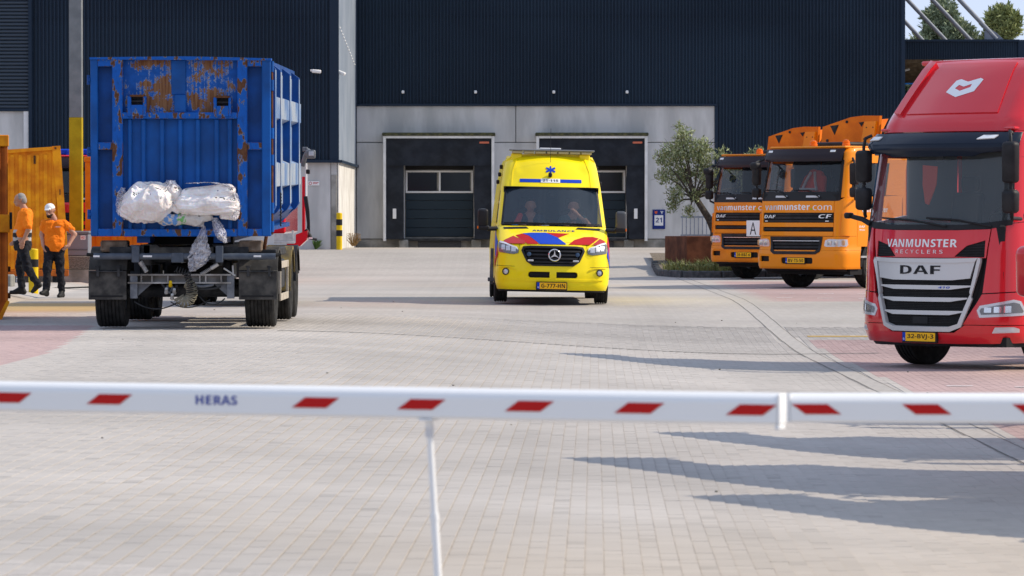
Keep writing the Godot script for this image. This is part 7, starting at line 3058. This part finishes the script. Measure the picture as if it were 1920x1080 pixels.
	for y in [1.045, 0.89, 0.722]:
		c = MB.new()
		var w: float = 0.72 - (1.05 - y) * 0.3
		c.skin(sf, PackedVector2Array([Vector2(-w, y + 0.03), Vector2(-w, y + 0.012), Vector2(-0.46, y - 0.024), Vector2(0.44, y - 0.024), Vector2(w, y + 0.012), Vector2(w, y + 0.03), Vector2(0.44, y + 0.03), Vector2(-0.46, y + 0.03)]), 0.022, 0.04)
		part("silver_bar", c, silver_paint(), g)
	c = MB.new()
	write(c, "410", 0.28, 0.44, 1.035, 1.06, 0.024, true, sf, 0.01)
	part("power_badge", c, M.print_blue, g)
	c = MB.new()
	c.skin(sf, rect(-0.12, 0.12, 0.585, 0.675), -0.005, 0.02)
	part("radar_cover", c, M.black, g)
	# lettering
	c = MB.new()
	write(c, "VANMUNSTER", -0.64, 0.51, 1.56, 1.66, 0.0025, true, sf)
	part("lettering", c, M.print_white, t)
	for k in 9:
		c = MB.new()
		var x := -0.455 + k * 0.0905
		var ch: String = "RECYCLERS"[k]
		write(c, ch, x, x + 0.048, 1.478, 1.525, 0.0025, false, sf)
		part("letter", c, M.print_white, t)
	number_plate(t, "32-BVJ-3", sf.at(0.0, 0.42, 0.02) + Vector3(0, 0, 0.012), 0.03)
	# windscreen
	c = MB.new()
	c.skin(sf, PackedVector2Array([Vector2(-1.20, 1.90), Vector2(-0.6, 1.83), Vector2(0.6, 1.83), Vector2(1.20, 1.90), Vector2(1.12, 2.80), Vector2(-1.12, 2.80)]), -0.006)
	part("windscreen", c, M.pane_red, t)
	c = MB.new()
	c.skin(sf, PackedVector2Array([Vector2(-1.21, 1.845), Vector2(-0.92, 1.795), Vector2(-0.5, 1.78), Vector2(0.5, 1.78), Vector2(0.94, 1.795), Vector2(1.21, 1.845), Vector2(1.21, 1.91), Vector2(0.6, 1.845), Vector2(-0.6, 1.845), Vector2(-1.21, 1.91)]), 0.004, 0.03)
	part("scuttle", c, M.black, t)
	for sg in [-1.0, 1.0]:
		c = MB.new()
		c.stroke(sf, [Vector2(sg * 1.205, 1.9), Vector2(sg * 1.125, 2.78)], 0.03, 0.003, 0.02)
		part("screen_border", c, lin(0.02, 0.10, 0.2, 0.3) if sg < 0 else M.black, t)
	for s in [[0.35, -0.75], [0.95, 0.05]]:
		c = MB.new()
		c.tube([sf.at(s[0], 1.82, 0.03), sf.at(lerpf(s[0], s[1], 0.5), 1.90, 0.04), sf.at(s[1], 1.925, 0.03)], 0.014, 6)
		part("wiper", c, M.black, t)
	# sun visor, two folds
	var vs := Surf.new([[2.70, -0.20, 1.19, 0.34, 0.13], [2.86, -0.06, 1.21, 0.36, 0.14], [2.90, -0.09, 1.21, 0.36, 0.14], [3.03, -0.24, 1.17, 0.34, 0.14]], 0.006)
	c = MB.new()
	c.skin(vs, PackedVector2Array([Vector2(-1.24, 2.76), Vector2(-0.78, 2.755), Vector2(-0.66, 2.715), Vector2(0.66, 2.715), Vector2(0.78, 2.755), Vector2(1.3, 2.79), Vector2(1.34, 2.88), Vector2(1.28, 3.02), Vector2(-1.20, 3.02), Vector2(-1.26, 2.95)]), 0.0, 0.02)
	part("sun_visor", c, lin(0.012, 0.018, 0.032, 0.18), t)
	for x in [-0.98, 0.86]:
		c = MB.new()
		c.skin(vs, PackedVector2Array([Vector2(x - 0.13, 2.925), Vector2(x + 0.1, 2.935), Vector2(x + 0.13, 2.975), Vector2(x - 0.07, 2.975)]), 0.012, 0.014)
		part("marker_lamp", c, M.print_white, t)
	# roof and wind deflector
	c = MB.new()
	c.bx(-1.08, 1.08, 3.05, 3.09, -2.3, -0.55, 0.015)
	part("roof", c, M.red, t)
	c = MB.new()
	c.bx(-1.14, 1.14, 1.0, 3.05, -2.38, -2.3)
	part("rear_wall", c, M.red, t)
	var ds := Surf.new([[3.04, -0.40, 1.16, 0.34, 0.12], [3.16, -0.45, 1.18, 0.36, 0.12], [3.22, -0.53, 1.17, 0.36, 0.10], [3.55, -0.82, 1.11, 0.34, 0.08], [3.85, -1.10, 1.06, 0.34, 0.06], [3.98, -1.26, 1.03, 0.34, 0.05], [4.02, -1.55, 1.0, 0.34, 0.04]], 0.02)
	c = MB.new()
	c.skin(ds, rect(-2.2, 2.2, 3.04, 4.0), 0.0, 0.03)
	part("wind_deflector", c, M.red, t)
	c = MB.new()
	c.skin(ds, PackedVector2Array([Vector2(-0.72, 3.27), Vector2(0.74, 3.27), Vector2(0.62, 3.93), Vector2(-0.58, 3.93)]), 0.014, 0.02)
	part("deflector_panel", c, M.red, t)
	c = MB.new()
	c.skin(ds, PackedVector2Array([Vector2(-0.93, 3.27), Vector2(-0.80, 3.25), Vector2(-0.68, 3.93), Vector2(-0.82, 3.96)]), 0.045, 0.05)
	part("deflector_ridge", c, M.red, t)
	c = MB.new()
	c.bx(-1.0, 1.0, 3.93, 3.99, -2.3, -1.3, 0.02)
	part("deflector_top", c, M.red, t)
	# white emblem, undone of the slope
	var cx := 1806.0
	var cy := 178.5
	var outer := [505, 840, 600, 740, 640, 728, 690, 752, 790, 722, 808, 735, 722, 838, 575, 885]
	var inner := [580, 808, 618, 778, 650, 795, 718, 772, 700, 800, 615, 832]
	var polys: Array[PackedVector2Array] = []
	for arr in [outer, inner]:
		var p := PackedVector2Array()
		for k in range(0, arr.size(), 2):
			var dy: float = (cy - arr[k + 1] / 4.5) / 147.0
			var dx: float = (arr[k] / 4.5 + 1660.0 - cx - dy * 92.0) / 108.0
			p.append(Vector2(dx + 0.06, 3.60 + dy))
		if Geometry2D.is_polygon_clockwise(p):
			p.reverse()
		polys.append(p)
	c = MB.new()
	c.skin(ds, polys[0], 0.0175, 0.0, [polys[1]], 0.06)
	part("white_emblem", c, M.print_white, t)
	# mirrors
	truck_mirror(t, Vector3(-1.17, 2.60, -0.32), 0.21, 0.42, 0.30, 0.06, Vector3(-1.1, 3.0, -0.4), Vector3(-1.2, 1.95, -0.4))
	truck_mirror(t, Vector3(1.37, 2.63, -0.08), 0.21, 0.52, 0.30, 0.08, Vector3(1.16, 3.0, -0.4), Vector3(1.22, 1.92, -0.5))
	c = MB.new()
	c.tube([sf.at(-1.05, 1.85, 0.0), sf.at(-1.15, 1.90, 0.1), sf.at(-1.2, 1.92, 0.26)], 0.04, 8, 0.03)
	c.rbox(sf.at(-1.2, 1.925, 0.28), Vector3(0.1, 0.08, 0.12), 0.03)
	part("front_mirror_arm", c, M.black, t)
	# inside
	c = MB.new()
	c.bx(-1.1, 1.1, 1.0, 1.25, -2.3, -0.3)
	part("floor", c, M.dark, t)
	c = MB.new()
	c.bx(-1.1, 1.1, 1.5, 1.87, -0.8, -0.28, 0.05)
	part("dashboard", c, M.seat, t)
	c = MB.new()
	c.bx(-1.08, 1.08, 2.86, 3.0, -2.25, -0.75, 0.03)
	part("head_shelf", c, lin(0.14, 0.145, 0.15, 0.9), t)
	c = MB.new()
	c.bx(-1.0, 1.0, 1.3, 2.85, -2.28, -2.2)
	part("cab_lining", c, lin(0.16, 0.165, 0.165, 0.9), t)
	for x in [-1.15, 1.12]:
		c = MB.new()
		c.bx(x, x + 0.03, 1.9, 2.8, -2.25, -1.2)
		part("side_lining", c, lin(0.16, 0.165, 0.165, 0.9), t)
	for x in [-0.6, 0.62]:
		seat(t, Vector3(x, 1.55, -1.5), M.seat)
	steering_wheel(t, Vector3(0.62, 1.98, -0.95))
	c = MB.new()
	c.rbox(Vector3(0.0, 2.72, -0.42), Vector3(0.13, 0.16, 0.06), 0.02)
	part("camera_box", c, M.black, t)
	for x in [-1.03, 1.03]:
		wheel(t, Vector3(x, 0.5, -1.4), 0.32, 0.5, 4)
		wheel(t, Vector3(x * 0.93, 0.5, -5.2), 0.55, 0.5, 6)
	c = MB.new()
	c.bx(-0.95, 0.95, 0.38, 0.6, -2.0, -0.3)
	c.bx(-0.45, 0.45, 0.6, 1.0, -6.2, -0.6)
	c.bx(0.6, 1.15, 0.3, 0.42, -1.0, -0.3)
	part("chassis", c, M.dark, t)
	c = MB.new()
	guard(c, -1.22, -0.85, Vector3(0, 0.5, -1.4), 0.6, 0.2, 2.95)
	guard(c, 0.85, 1.22, Vector3(0, 0.5, -1.4), 0.6, 0.2, 2.95)
	part("mudguard", c, M.plastic, t)
	return t


func silver_paint() -> StandardMaterial3D:
	if not M.has("silver_paint"):
		M.silver_paint = lin(0.60, 0.59, 0.58, 0.35, 0.25)
	return M.silver_paint


func red_trucks() -> void:
	var yaw := -0.765
	var t := red_truck("red_truck", "red truck with white lettering and an angular emblem on its wind deflector", Vector3(5.2, -0.39, -50.0), yaw)
	var pn := thing("pennant", "orange-red pennant hanging inside the cab of the foremost red truck", "pennant", t.position, t.rotation.y)
	var c := MB.new()
	c.extr(PackedVector2Array([Vector2(-0.72, 2.62), Vector2(-0.48, 2.60), Vector2(-0.50, 2.36), Vector2(-0.62, 2.10), Vector2(-0.68, 2.12), Vector2(-0.72, 2.36)]), -1.0, -0.985)
	part("cloth", c, lin(0.75, 0.07, 0.02, 0.7), pn)
	var d := copy(t, "red_truck", "next red truck of the row, only its red corner showing at the right edge", Vector3(5.91, -0.39, -37.5), yaw)
	d.set_meta("group", "red trucks parked along the right side")
	var x := MB.new()
	x.rbox(Vector3(-1.30, 1.42, -0.12), Vector3(0.2, 0.5, 0.2), 0.08)
	part("corner_deflector", x, M.red, d)
	copy(t, "red_truck", "red truck nearer to the barrier, out at the right, third of the row", Vector3(5.9, -0.39, -32.3), yaw)
	copy(t, "red_truck", "second last red truck of the row, throwing the shadow that reaches farthest left", Vector3(5.0, -0.38, -27.8), yaw)
	copy(t, "red_truck", "last red truck of the row, out at the right close to the barrier", Vector3(5.85, -0.39, -24.7), yaw)


func tow_vehicle() -> Node3D:
	# red vehicle beyond the trailer: a rear corner, a mast with a work lamp and hoses show
	var t := thing("crane_vehicle", "red and white crane vehicle half hidden beyond the blue container", "truck", Vector3(-4.55, 0, -66.5))
	var X := func(px: float) -> float: return (px - 960.0) * 66.5 / 7350.0 + 4.55
	var Y := func(py: float) -> float: return 1.6 - (py - 400.0) * 66.5 / 7350.0
	var c := MB.new()
	c.bx(-1.1, X.call(528), 1.25, 2.6, -5.0, -1.2, 0.03)
	part("body", c, M.red, t)
	c = MB.new()
	c.bx(X.call(560), X.call(566), Y.call(440), Y.call(330), -1.2, -1.05, 0.01)
	part("red_post", c, M.red, t)
	c = MB.new()
	c.bx(X.call(566.5), X.call(569.5), Y.call(385), Y.call(305), -1.15, -1.05, 0.004)
	part("white_stripe", c, M.print_white, t)
	c = MB.new()
	c.extr(PackedVector2Array([Vector2(X.call(535), Y.call(462)), Vector2(X.call(560), Y.call(462)), Vector2(X.call(573), Y.call(450)), Vector2(X.call(574), Y.call(432)), Vector2(X.call(552), Y.call(440)), Vector2(X.call(552), Y.call(456)), Vector2(X.call(535), Y.call(456))]), -0.9, -0.4)
	part("red_corner", c, M.red, t)
	c = MB.new()
	c.bx(X.call(512), X.call(548), Y.call(452), Y.call(438), -0.38, -0.3, 0.004)
	c.bx(X.call(512), X.call(550), Y.call(457), Y.call(453), -0.38, -0.28, 0.004)
	c.bx(X.call(545), X.call(549), Y.call(454), Y.call(432), -0.36, -0.29)
	part("grey_frame", c, M.galv, t)
	c = MB.new()
	c.rbox(Vector3(X.call(578), Y.call(288), -0.8), Vector3(0.17, 0.15, 0.15), 0.03)
	part("work_lamp", c, M.steel, t)
	c = MB.new()
	c.bx(X.call(575), X.call(584), Y.call(291), Y.call(283), -0.72, -0.70, 0.004)
	part("lamp_glass", c, M.silver, t)
	c = MB.new()
	c.tube([Vector3(X.call(562), Y.call(310), -0.95), Vector3(X.call(567), Y.call(292), -0.9), Vector3(X.call(574), Y.call(278), -0.85)], 0.04, 8)
	c.bx(X.call(562), X.call(572), Y.call(283), Y.call(274), -0.95, -0.85, 0.01)
	part("lamp_bracket", c, M.steel, t)
	c = MB.new()
	c.rbox(Vector3(X.call(573), Y.call(321), -0.8), Vector3(0.07, 0.08, 0.08), 0.02)
	part("small_lamp", c, M.black, t)
	for k in 3:
		c = MB.new()
		c.tube([Vector3(X.call(566 + k * 2), Y.call(368), -0.85), Vector3(X.call(570 + k * 2), Y.call(395), -0.78), Vector3(X.call(573 + k), Y.call(420), -0.8), Vector3(X.call(571 + k * 2), Y.call(446), -0.85)], 0.02, 6)
		part("hose", c, M.black, t)
	c = MB.new()
	c.cyl(Vector3(X.call(569), Y.call(430), -0.8), Vector3(X.call(578), Y.call(446), -0.8), 0.035, -1.0, 8)
	part("valve", c, M.chassis, t)
	c = MB.new()
	c.cyl(Vector3(X.call(576), Y.call(447), -0.75), Vector3(X.call(590), Y.call(450), -0.75), 0.022, -1.0, 8)
	part("lever", c, M.chassis, t)
	c = MB.new()
	c.bx(X.call(575), X.call(582), Y.call(448.5), Y.call(445.5), -0.72, -0.7)
	part("label", c, M.print_white, t)
	c = MB.new()
	c.bx(-1.0, X.call(528), 0.5, 0.8, -5.5, -0.6)
	part("chassis", c, M.dark, t)
	for z in [-2.0, -4.4]:
		for x in [-0.95, 0.42]:
			wheel(t, Vector3(x, 0.5, z), 0.32, 0.5, 4)
	return t


func hand_caps(wrist: Vector3, d: Vector3, palm_n: Vector3, curl: float) -> Array:
	# palm, four fingers of different lengths and a thumb; d: along the hand, palm_n: out of the palm
	var r := []
	d = d.normalized()
	var side := d.cross(palm_n).normalized()
	r.append([wrist, wrist + d * 0.03, 0.027, 0.03])
	r.append([wrist + d * 0.04 - side * 0.02, wrist + d * 0.08 - side * 0.022, 0.017, 0.015])
	r.append([wrist + d * 0.04 + side * 0.02, wrist + d * 0.08 + side * 0.022, 0.017, 0.015])
	var len := [0.062, 0.074, 0.078, 0.07]
	for f in 4:
		var k := wrist + d * 0.09 + side * (f - 1.5) * 0.019
		var m: Vector3 = k + (d * cos(curl * 0.5) + palm_n * sin(curl * 0.5)) * len[f] * 0.5
		r.append([k, m, 0.009, 0.0085])
		r.append([m, m + (d * cos(curl) + palm_n * sin(curl)) * len[f] * 0.5, 0.0085, 0.0075])
	var th := wrist + d * 0.03 - side * 0.03
	r.append([th, th + d * 0.03 - side * 0.022 + palm_n * 0.012, 0.013, 0.011])
	r.append([th + d * 0.03 - side * 0.022 + palm_n * 0.012, th + d * 0.06 - side * 0.024 + palm_n * 0.025, 0.011, 0.009])
	return r


func head_caps(c: Vector3, f: Vector3) -> Array:
	# skull, jaw, nose, brow, ears; f: the way the face looks
	f = f.normalized()
	var s := f.cross(Vector3.UP).normalized()
	var u := s.cross(f).normalized()
	return [[c + u * 0.025 - f * 0.02, c + u * 0.03 + f * 0.015, 0.088, 0.083], [c - u * 0.055 + f * 0.035, c - u * 0.075 + f * 0.055, 0.062, 0.045],
		[c + u * 0.0 + f * 0.095, c - u * 0.032 + f * 0.112, 0.009, 0.016], [c + u * 0.022 + f * 0.082 - s * 0.035, c + u * 0.022 + f * 0.082 + s * 0.035, 0.016, 0.016],
		[c - u * 0.064 + f * 0.088 - s * 0.016, c - u * 0.064 + f * 0.088 + s * 0.016, 0.012, 0.012],
		[c - u * 0.02 + s * 0.083 - f * 0.012, c + u * 0.012 + s * 0.09 - f * 0.022, 0.011, 0.014], [c - u * 0.02 - s * 0.083 - f * 0.012, c + u * 0.012 - s * 0.09 - f * 0.022, 0.011, 0.014]]


func face_parts(t: Node3D, c: Vector3, f: Vector3, brow: Material) -> void:
	f = f.normalized()
	var s := f.cross(Vector3.UP).normalized()
	var u := s.cross(f).normalized()
	for k in [-1.0, 1.0]:
		var b := MB.new()
		b.rbox(c + u * 0.004 + f * 0.09 + s * k * 0.032, Vector3.ONE * 0.016, 0.008, 8, 6)
		part("eye", b, lin(0.05, 0.045, 0.04, 0.3), t)
		b = MB.new()
		b.tube([c + u * 0.026 + f * 0.096 + s * k * 0.018, c + u * 0.028 + f * 0.088 + s * k * 0.048], 0.005, 5)
		part("eyebrow", b, brow, t)
	var m := MB.new()
	m.tube([c - u * 0.06 + f * 0.098 - s * 0.02, c - u * 0.058 + f * 0.102, c - u * 0.06 + f * 0.098 + s * 0.02], 0.005, 5)
	part("mouth", m, lin(0.25, 0.09, 0.07, 0.6), t)


func shoe(t: Node3D, ankle: Vector3, heel: Vector3, toe: Vector3) -> void:
	var b := MB.new()
	var up := Vector3(0, 0.03, 0)
	blob(b, [[ankle, heel + up, 0.052, 0.045], [heel + up, toe + up * 0.7, 0.042, 0.036], [ankle, toe.lerp(heel, 0.35) + up * 1.4, 0.045, 0.04]], 0.01, 0.03)
	part("shoe", b, M.shoe, t)


func workers() -> void:
	var folds := FastNoiseLite.new()
	folds.seed = 8
	folds.frequency = 9.0
	folds.fractal_octaves = 2
	# man in side view, walking to the left
	var o := Vector3(-9.04, 0.105, -73.0)
	var t := thing("person", "grey-haired worker in orange shirt with grey bands walking left, in side view", "person", o, 0.0, "workers beside the orange containers")
	var hd := Vector3(-0.12, 1.745, 0)
	var f := Vector3(-1, -0.12, 0.12)
	var hip := Vector3(-0.07, 0.90, 0)
	var sho := Vector3(-0.02, 1.50, 0)
	var sk := head_caps(hd, f)
	sk.append([hd + Vector3(0.03, -0.07, 0), Vector3(-0.03, 1.56, 0), 0.055, 0.065])
	sk.append([Vector3(-0.03, 1.45, -0.1), Vector3(-0.07, 0.95, -0.08), 0.12, 0.12])
	sk.append([Vector3(-0.03, 1.45, 0.1), Vector3(-0.07, 0.95, 0.08), 0.12, 0.12])
	var el := Vector3(0.065, 1.20, 0.25)
	var wr := Vector3(-0.03, 0.985, 0.24)
	sk.append([Vector3(0.01, 1.49, 0.19), el, 0.06, 0.045])
	sk.append([el, wr, 0.045, 0.03])
	sk.append_array(hand_caps(wr, Vector3(-0.25, -1, 0.0), Vector3(-0.3, 0.1, -1).normalized(), 0.7))
	var el2 := Vector3(-0.08, 1.2, -0.25)
	var wr2 := Vector3(-0.22, 1.02, -0.24)
	sk.append([Vector3(0.0, 1.49, -0.19), el2, 0.06, 0.045])
	sk.append([el2, wr2, 0.045, 0.03])
	sk.append_array(hand_caps(wr2, Vector3(-0.6, -0.8, 0.0), Vector3(-0.3, 0.1, 1).normalized(), 0.7))
	var k1 := Vector3(-0.14, 0.50, -0.08)
	var a1 := Vector3(-0.10, 0.11, -0.08)
	var k2 := Vector3(0.03, 0.47, 0.09)
	var a2 := Vector3(0.215, 0.185, 0.09)
	sk.append([hip + Vector3(0, 0, -0.09), k1, 0.085, 0.058])
	sk.append([k1, a1, 0.056, 0.04])
	sk.append([hip + Vector3(0, 0, 0.09), k2, 0.085, 0.058])
	sk.append([k2, a2, 0.056, 0.04])
	var b := MB.new()
	blob(b, sk, 0.012, 0.025)
	part("body", b, M.skin, t)
	face_parts(t, hd, f, M.print_grey)
	b = MB.new()
	var top := [[Vector3(-0.02, 1.46, -0.09), Vector3(-0.08, 1.12, -0.08), 0.135, 0.15], [Vector3(-0.02, 1.46, 0.09), Vector3(-0.08, 1.12, 0.08), 0.135, 0.15], [Vector3(-0.08, 1.12, 0), Vector3(-0.075, 0.88, 0), 0.17, 0.165], [Vector3(0.0, 1.50, 0.16), el + Vector3(-0.01, 0.06, 0), 0.082, 0.078], [Vector3(0.0, 1.50, -0.16), el2 + Vector3(0.02, 0.07, 0), 0.082, 0.078]]
	b.colour_at = func(p: Vector3) -> Color:
		if p.y < 0.985:
			return Color(0.022, 0.022, 0.026)
		if p.y < 1.045 or (p.y > 1.13 and p.y < 1.19 and p.z < 0.2):
			return Color(0.42, 0.42, 0.43) if p.z < 0.2 or p.y < 1.05 else Color(0.88, 0.22, 0.01)
		if p.y < 1.13 and p.z < 0.2:
			return Color(0.022, 0.022, 0.026)
		return Color(0.90, 0.22, 0.012)
	blob(b, top, 0.014, 0.05, folds, 0.014, func(p: Vector3) -> float: return 0.80 - p.y)
	part("shirt", b, M.tint, t)
	b = MB.new()
	blob(b, [[hip + Vector3(0, 0.04, -0.07), hip + Vector3(0, 0.04, 0.07), 0.135, 0.135], [hip + Vector3(0, 0, -0.09), k1, 0.105, 0.082], [k1, a1 + Vector3(0, 0.02, 0), 0.08, 0.065], [hip + Vector3(0, 0, 0.09), k2, 0.105, 0.082], [k2, a2, 0.08, 0.062]], 0.014, 0.03, folds, 0.02)
	part("trousers", b, M.trousers, t)
	b = MB.new()
	blob(b, [[hd + Vector3(0.02, 0.032, 0), hd + Vector3(0.02, 0.04, 0), 0.097, 0.09], [hd + Vector3(0.06, -0.02, 0), hd + Vector3(0.05, 0, 0), 0.07, 0.07]], 0.008, 0.02, null, 0.0, func(p: Vector3) -> float: return maxf(hd.x - 0.045 - p.x + (hd.y + 0.06 - p.y) * 0.8, (hd.y - 0.07) - p.y))
	part("hair", b, lin(0.28, 0.27, 0.26, 0.9), t)
	shoe(t, a1, Vector3(-0.06, 0.0, -0.08), Vector3(-0.30, 0.0, -0.08))
	shoe(t, a2, Vector3(0.25, 0.13, 0.09), Vector3(0.12, 0.02, 0.09))

	# man with white cap, coming towards the camera
	o = Vector3(-8.69, 0.01, -74.5)
	t = thing("person", "worker with white cap and beard in plain orange shirt, hand on his hip", "person", o, 0.0, "workers beside the orange containers")
	hd = Vector3(-0.085, 1.64, 0.03)
	f = Vector3(-0.35, -0.28, 1)
	hip = Vector3(-0.01, 0.90, 0)
	sk = head_caps(hd, f)
	sk.append([hd + Vector3(0.02, -0.06, -0.03), Vector3(-0.02, 1.48, -0.02), 0.055, 0.065])
	sk.append([Vector3(-0.08, 1.37, 0), Vector3(-0.07, 0.95, 0), 0.10, 0.10])
	sk.append([Vector3(0.09, 1.355, 0), Vector3(0.06, 0.95, 0), 0.10, 0.10])
	el = Vector3(-0.25, 1.18, -0.05)
	wr = Vector3(-0.215, 1.0, 0.06)
	sk.append([Vector3(-0.20, 1.40, 0), el, 0.058, 0.045])
	sk.append([el, wr, 0.045, 0.03])
	sk.append_array(hand_caps(wr, Vector3(0.25, -1, 0.1), Vector3(1, 0.2, 0).normalized(), 0.6))
	el2 = Vector3(0.37, 1.19, -0.06)
	wr2 = Vector3(0.27, 0.985, 0.06)
	sk.append([Vector3(0.20, 1.38, 0), el2, 0.058, 0.045])
	sk.append([el2, wr2, 0.045, 0.03])
	sk.append_array(hand_caps(wr2, Vector3(-0.7, -0.75, 0.15), Vector3(-0.6, 0.6, -0.2).normalized(), 0.8))
	k1 = Vector3(-0.13, 0.53, 0.12)
	a1 = Vector3(-0.145, 0.135, 0.16)
	k2 = Vector3(0.105, 0.51, 0.02)
	a2 = Vector3(0.125, 0.11, -0.06)
	sk.append([hip + Vector3(-0.09, 0, 0), k1, 0.085, 0.058])
	sk.append([k1, a1, 0.056, 0.04])
	sk.append([hip + Vector3(0.09, 0, 0), k2, 0.085, 0.058])
	sk.append([k2, a2, 0.056, 0.04])
	b = MB.new()
	blob(b, sk, 0.012, 0.025)
	part("body", b, lin(0.46, 0.25, 0.18, 0.6), t)
	face_parts(t, hd, f, lin(0.02, 0.015, 0.01, 0.9))
	b = MB.new()
	blob(b, [[Vector3(-0.085, 1.37, 0), Vector3(-0.07, 1.0, 0.01), 0.112, 0.12], [Vector3(0.09, 1.36, 0), Vector3(0.07, 1.0, 0.01), 0.112, 0.12], [Vector3(0.0, 1.05, 0.03), Vector3(0.01, 0.93, 0.01), 0.145, 0.15], [Vector3(-0.19, 1.40, 0), el + Vector3(0.02, 0.09, 0), 0.078, 0.07], [Vector3(0.195, 1.385, 0), el2 + Vector3(-0.06, 0.09, 0), 0.076, 0.07]], 0.013, 0.05, folds, 0.016, func(p: Vector3) -> float: return 0.865 - p.y - p.x * 0.1)
	part("shirt", b, M.shirt_orange, t)
	b = MB.new()
	write(b, "vanmunster", 0.02, 0.13, 1.325, 1.345, 0.128, true)
	part("shirt_print", b, M.print_white, t)
	b = MB.new()
	blob(b, [[hip + Vector3(-0.07, 0.03, 0), hip + Vector3(0.07, 0.03, 0), 0.13, 0.13], [hip + Vector3(-0.09, 0, 0), k1, 0.105, 0.082], [k1, a1 + Vector3(0, 0.02, 0), 0.08, 0.068], [hip + Vector3(0.09, 0, 0), k2, 0.105, 0.082], [k2, a2 + Vector3(0, 0.02, 0), 0.08, 0.07]], 0.014, 0.025, folds, 0.022)
	part("trousers", b, M.trousers, t)
	b = MB.new()
	var ff := f.normalized()
	var ss := ff.cross(Vector3.UP).normalized()
	var uu := ss.cross(ff).normalized()
	blob(b, [[hd + uu * 0.045 - ff * 0.015, hd + uu * 0.055 + ff * 0.01, 0.095, 0.088], [hd + uu * 0.05 + ff * 0.10 - ss * 0.04, hd + uu * 0.05 + ff * 0.10 + ss * 0.04, 0.02, 0.02], [hd + uu * 0.045 + ff * 0.14 - ss * 0.03, hd + uu * 0.045 + ff * 0.14 + ss * 0.03, 0.014, 0.014]], 0.008, 0.02, null, 0.0, func(p: Vector3) -> float: return 0.042 - (p - hd).dot(uu))
	part("cap", b, M.white, t)
	b = MB.new()
	blob(b, [[hd - uu * 0.06 + ff * 0.04, hd - uu * 0.082 + ff * 0.062, 0.066, 0.05]], 0.008, 0.02, null, 0.0, func(p: Vector3) -> float: return (p - hd).dot(uu) + 0.052)
	part("beard", b, lin(0.03, 0.02, 0.014, 0.95), t)
	shoe(t, a1, Vector3(-0.14, 0.03, 0.12), Vector3(-0.22, 0.06, 0.36))
	shoe(t, a2, Vector3(0.13, 0.0, -0.1), Vector3(0.09, 0.0, 0.14))
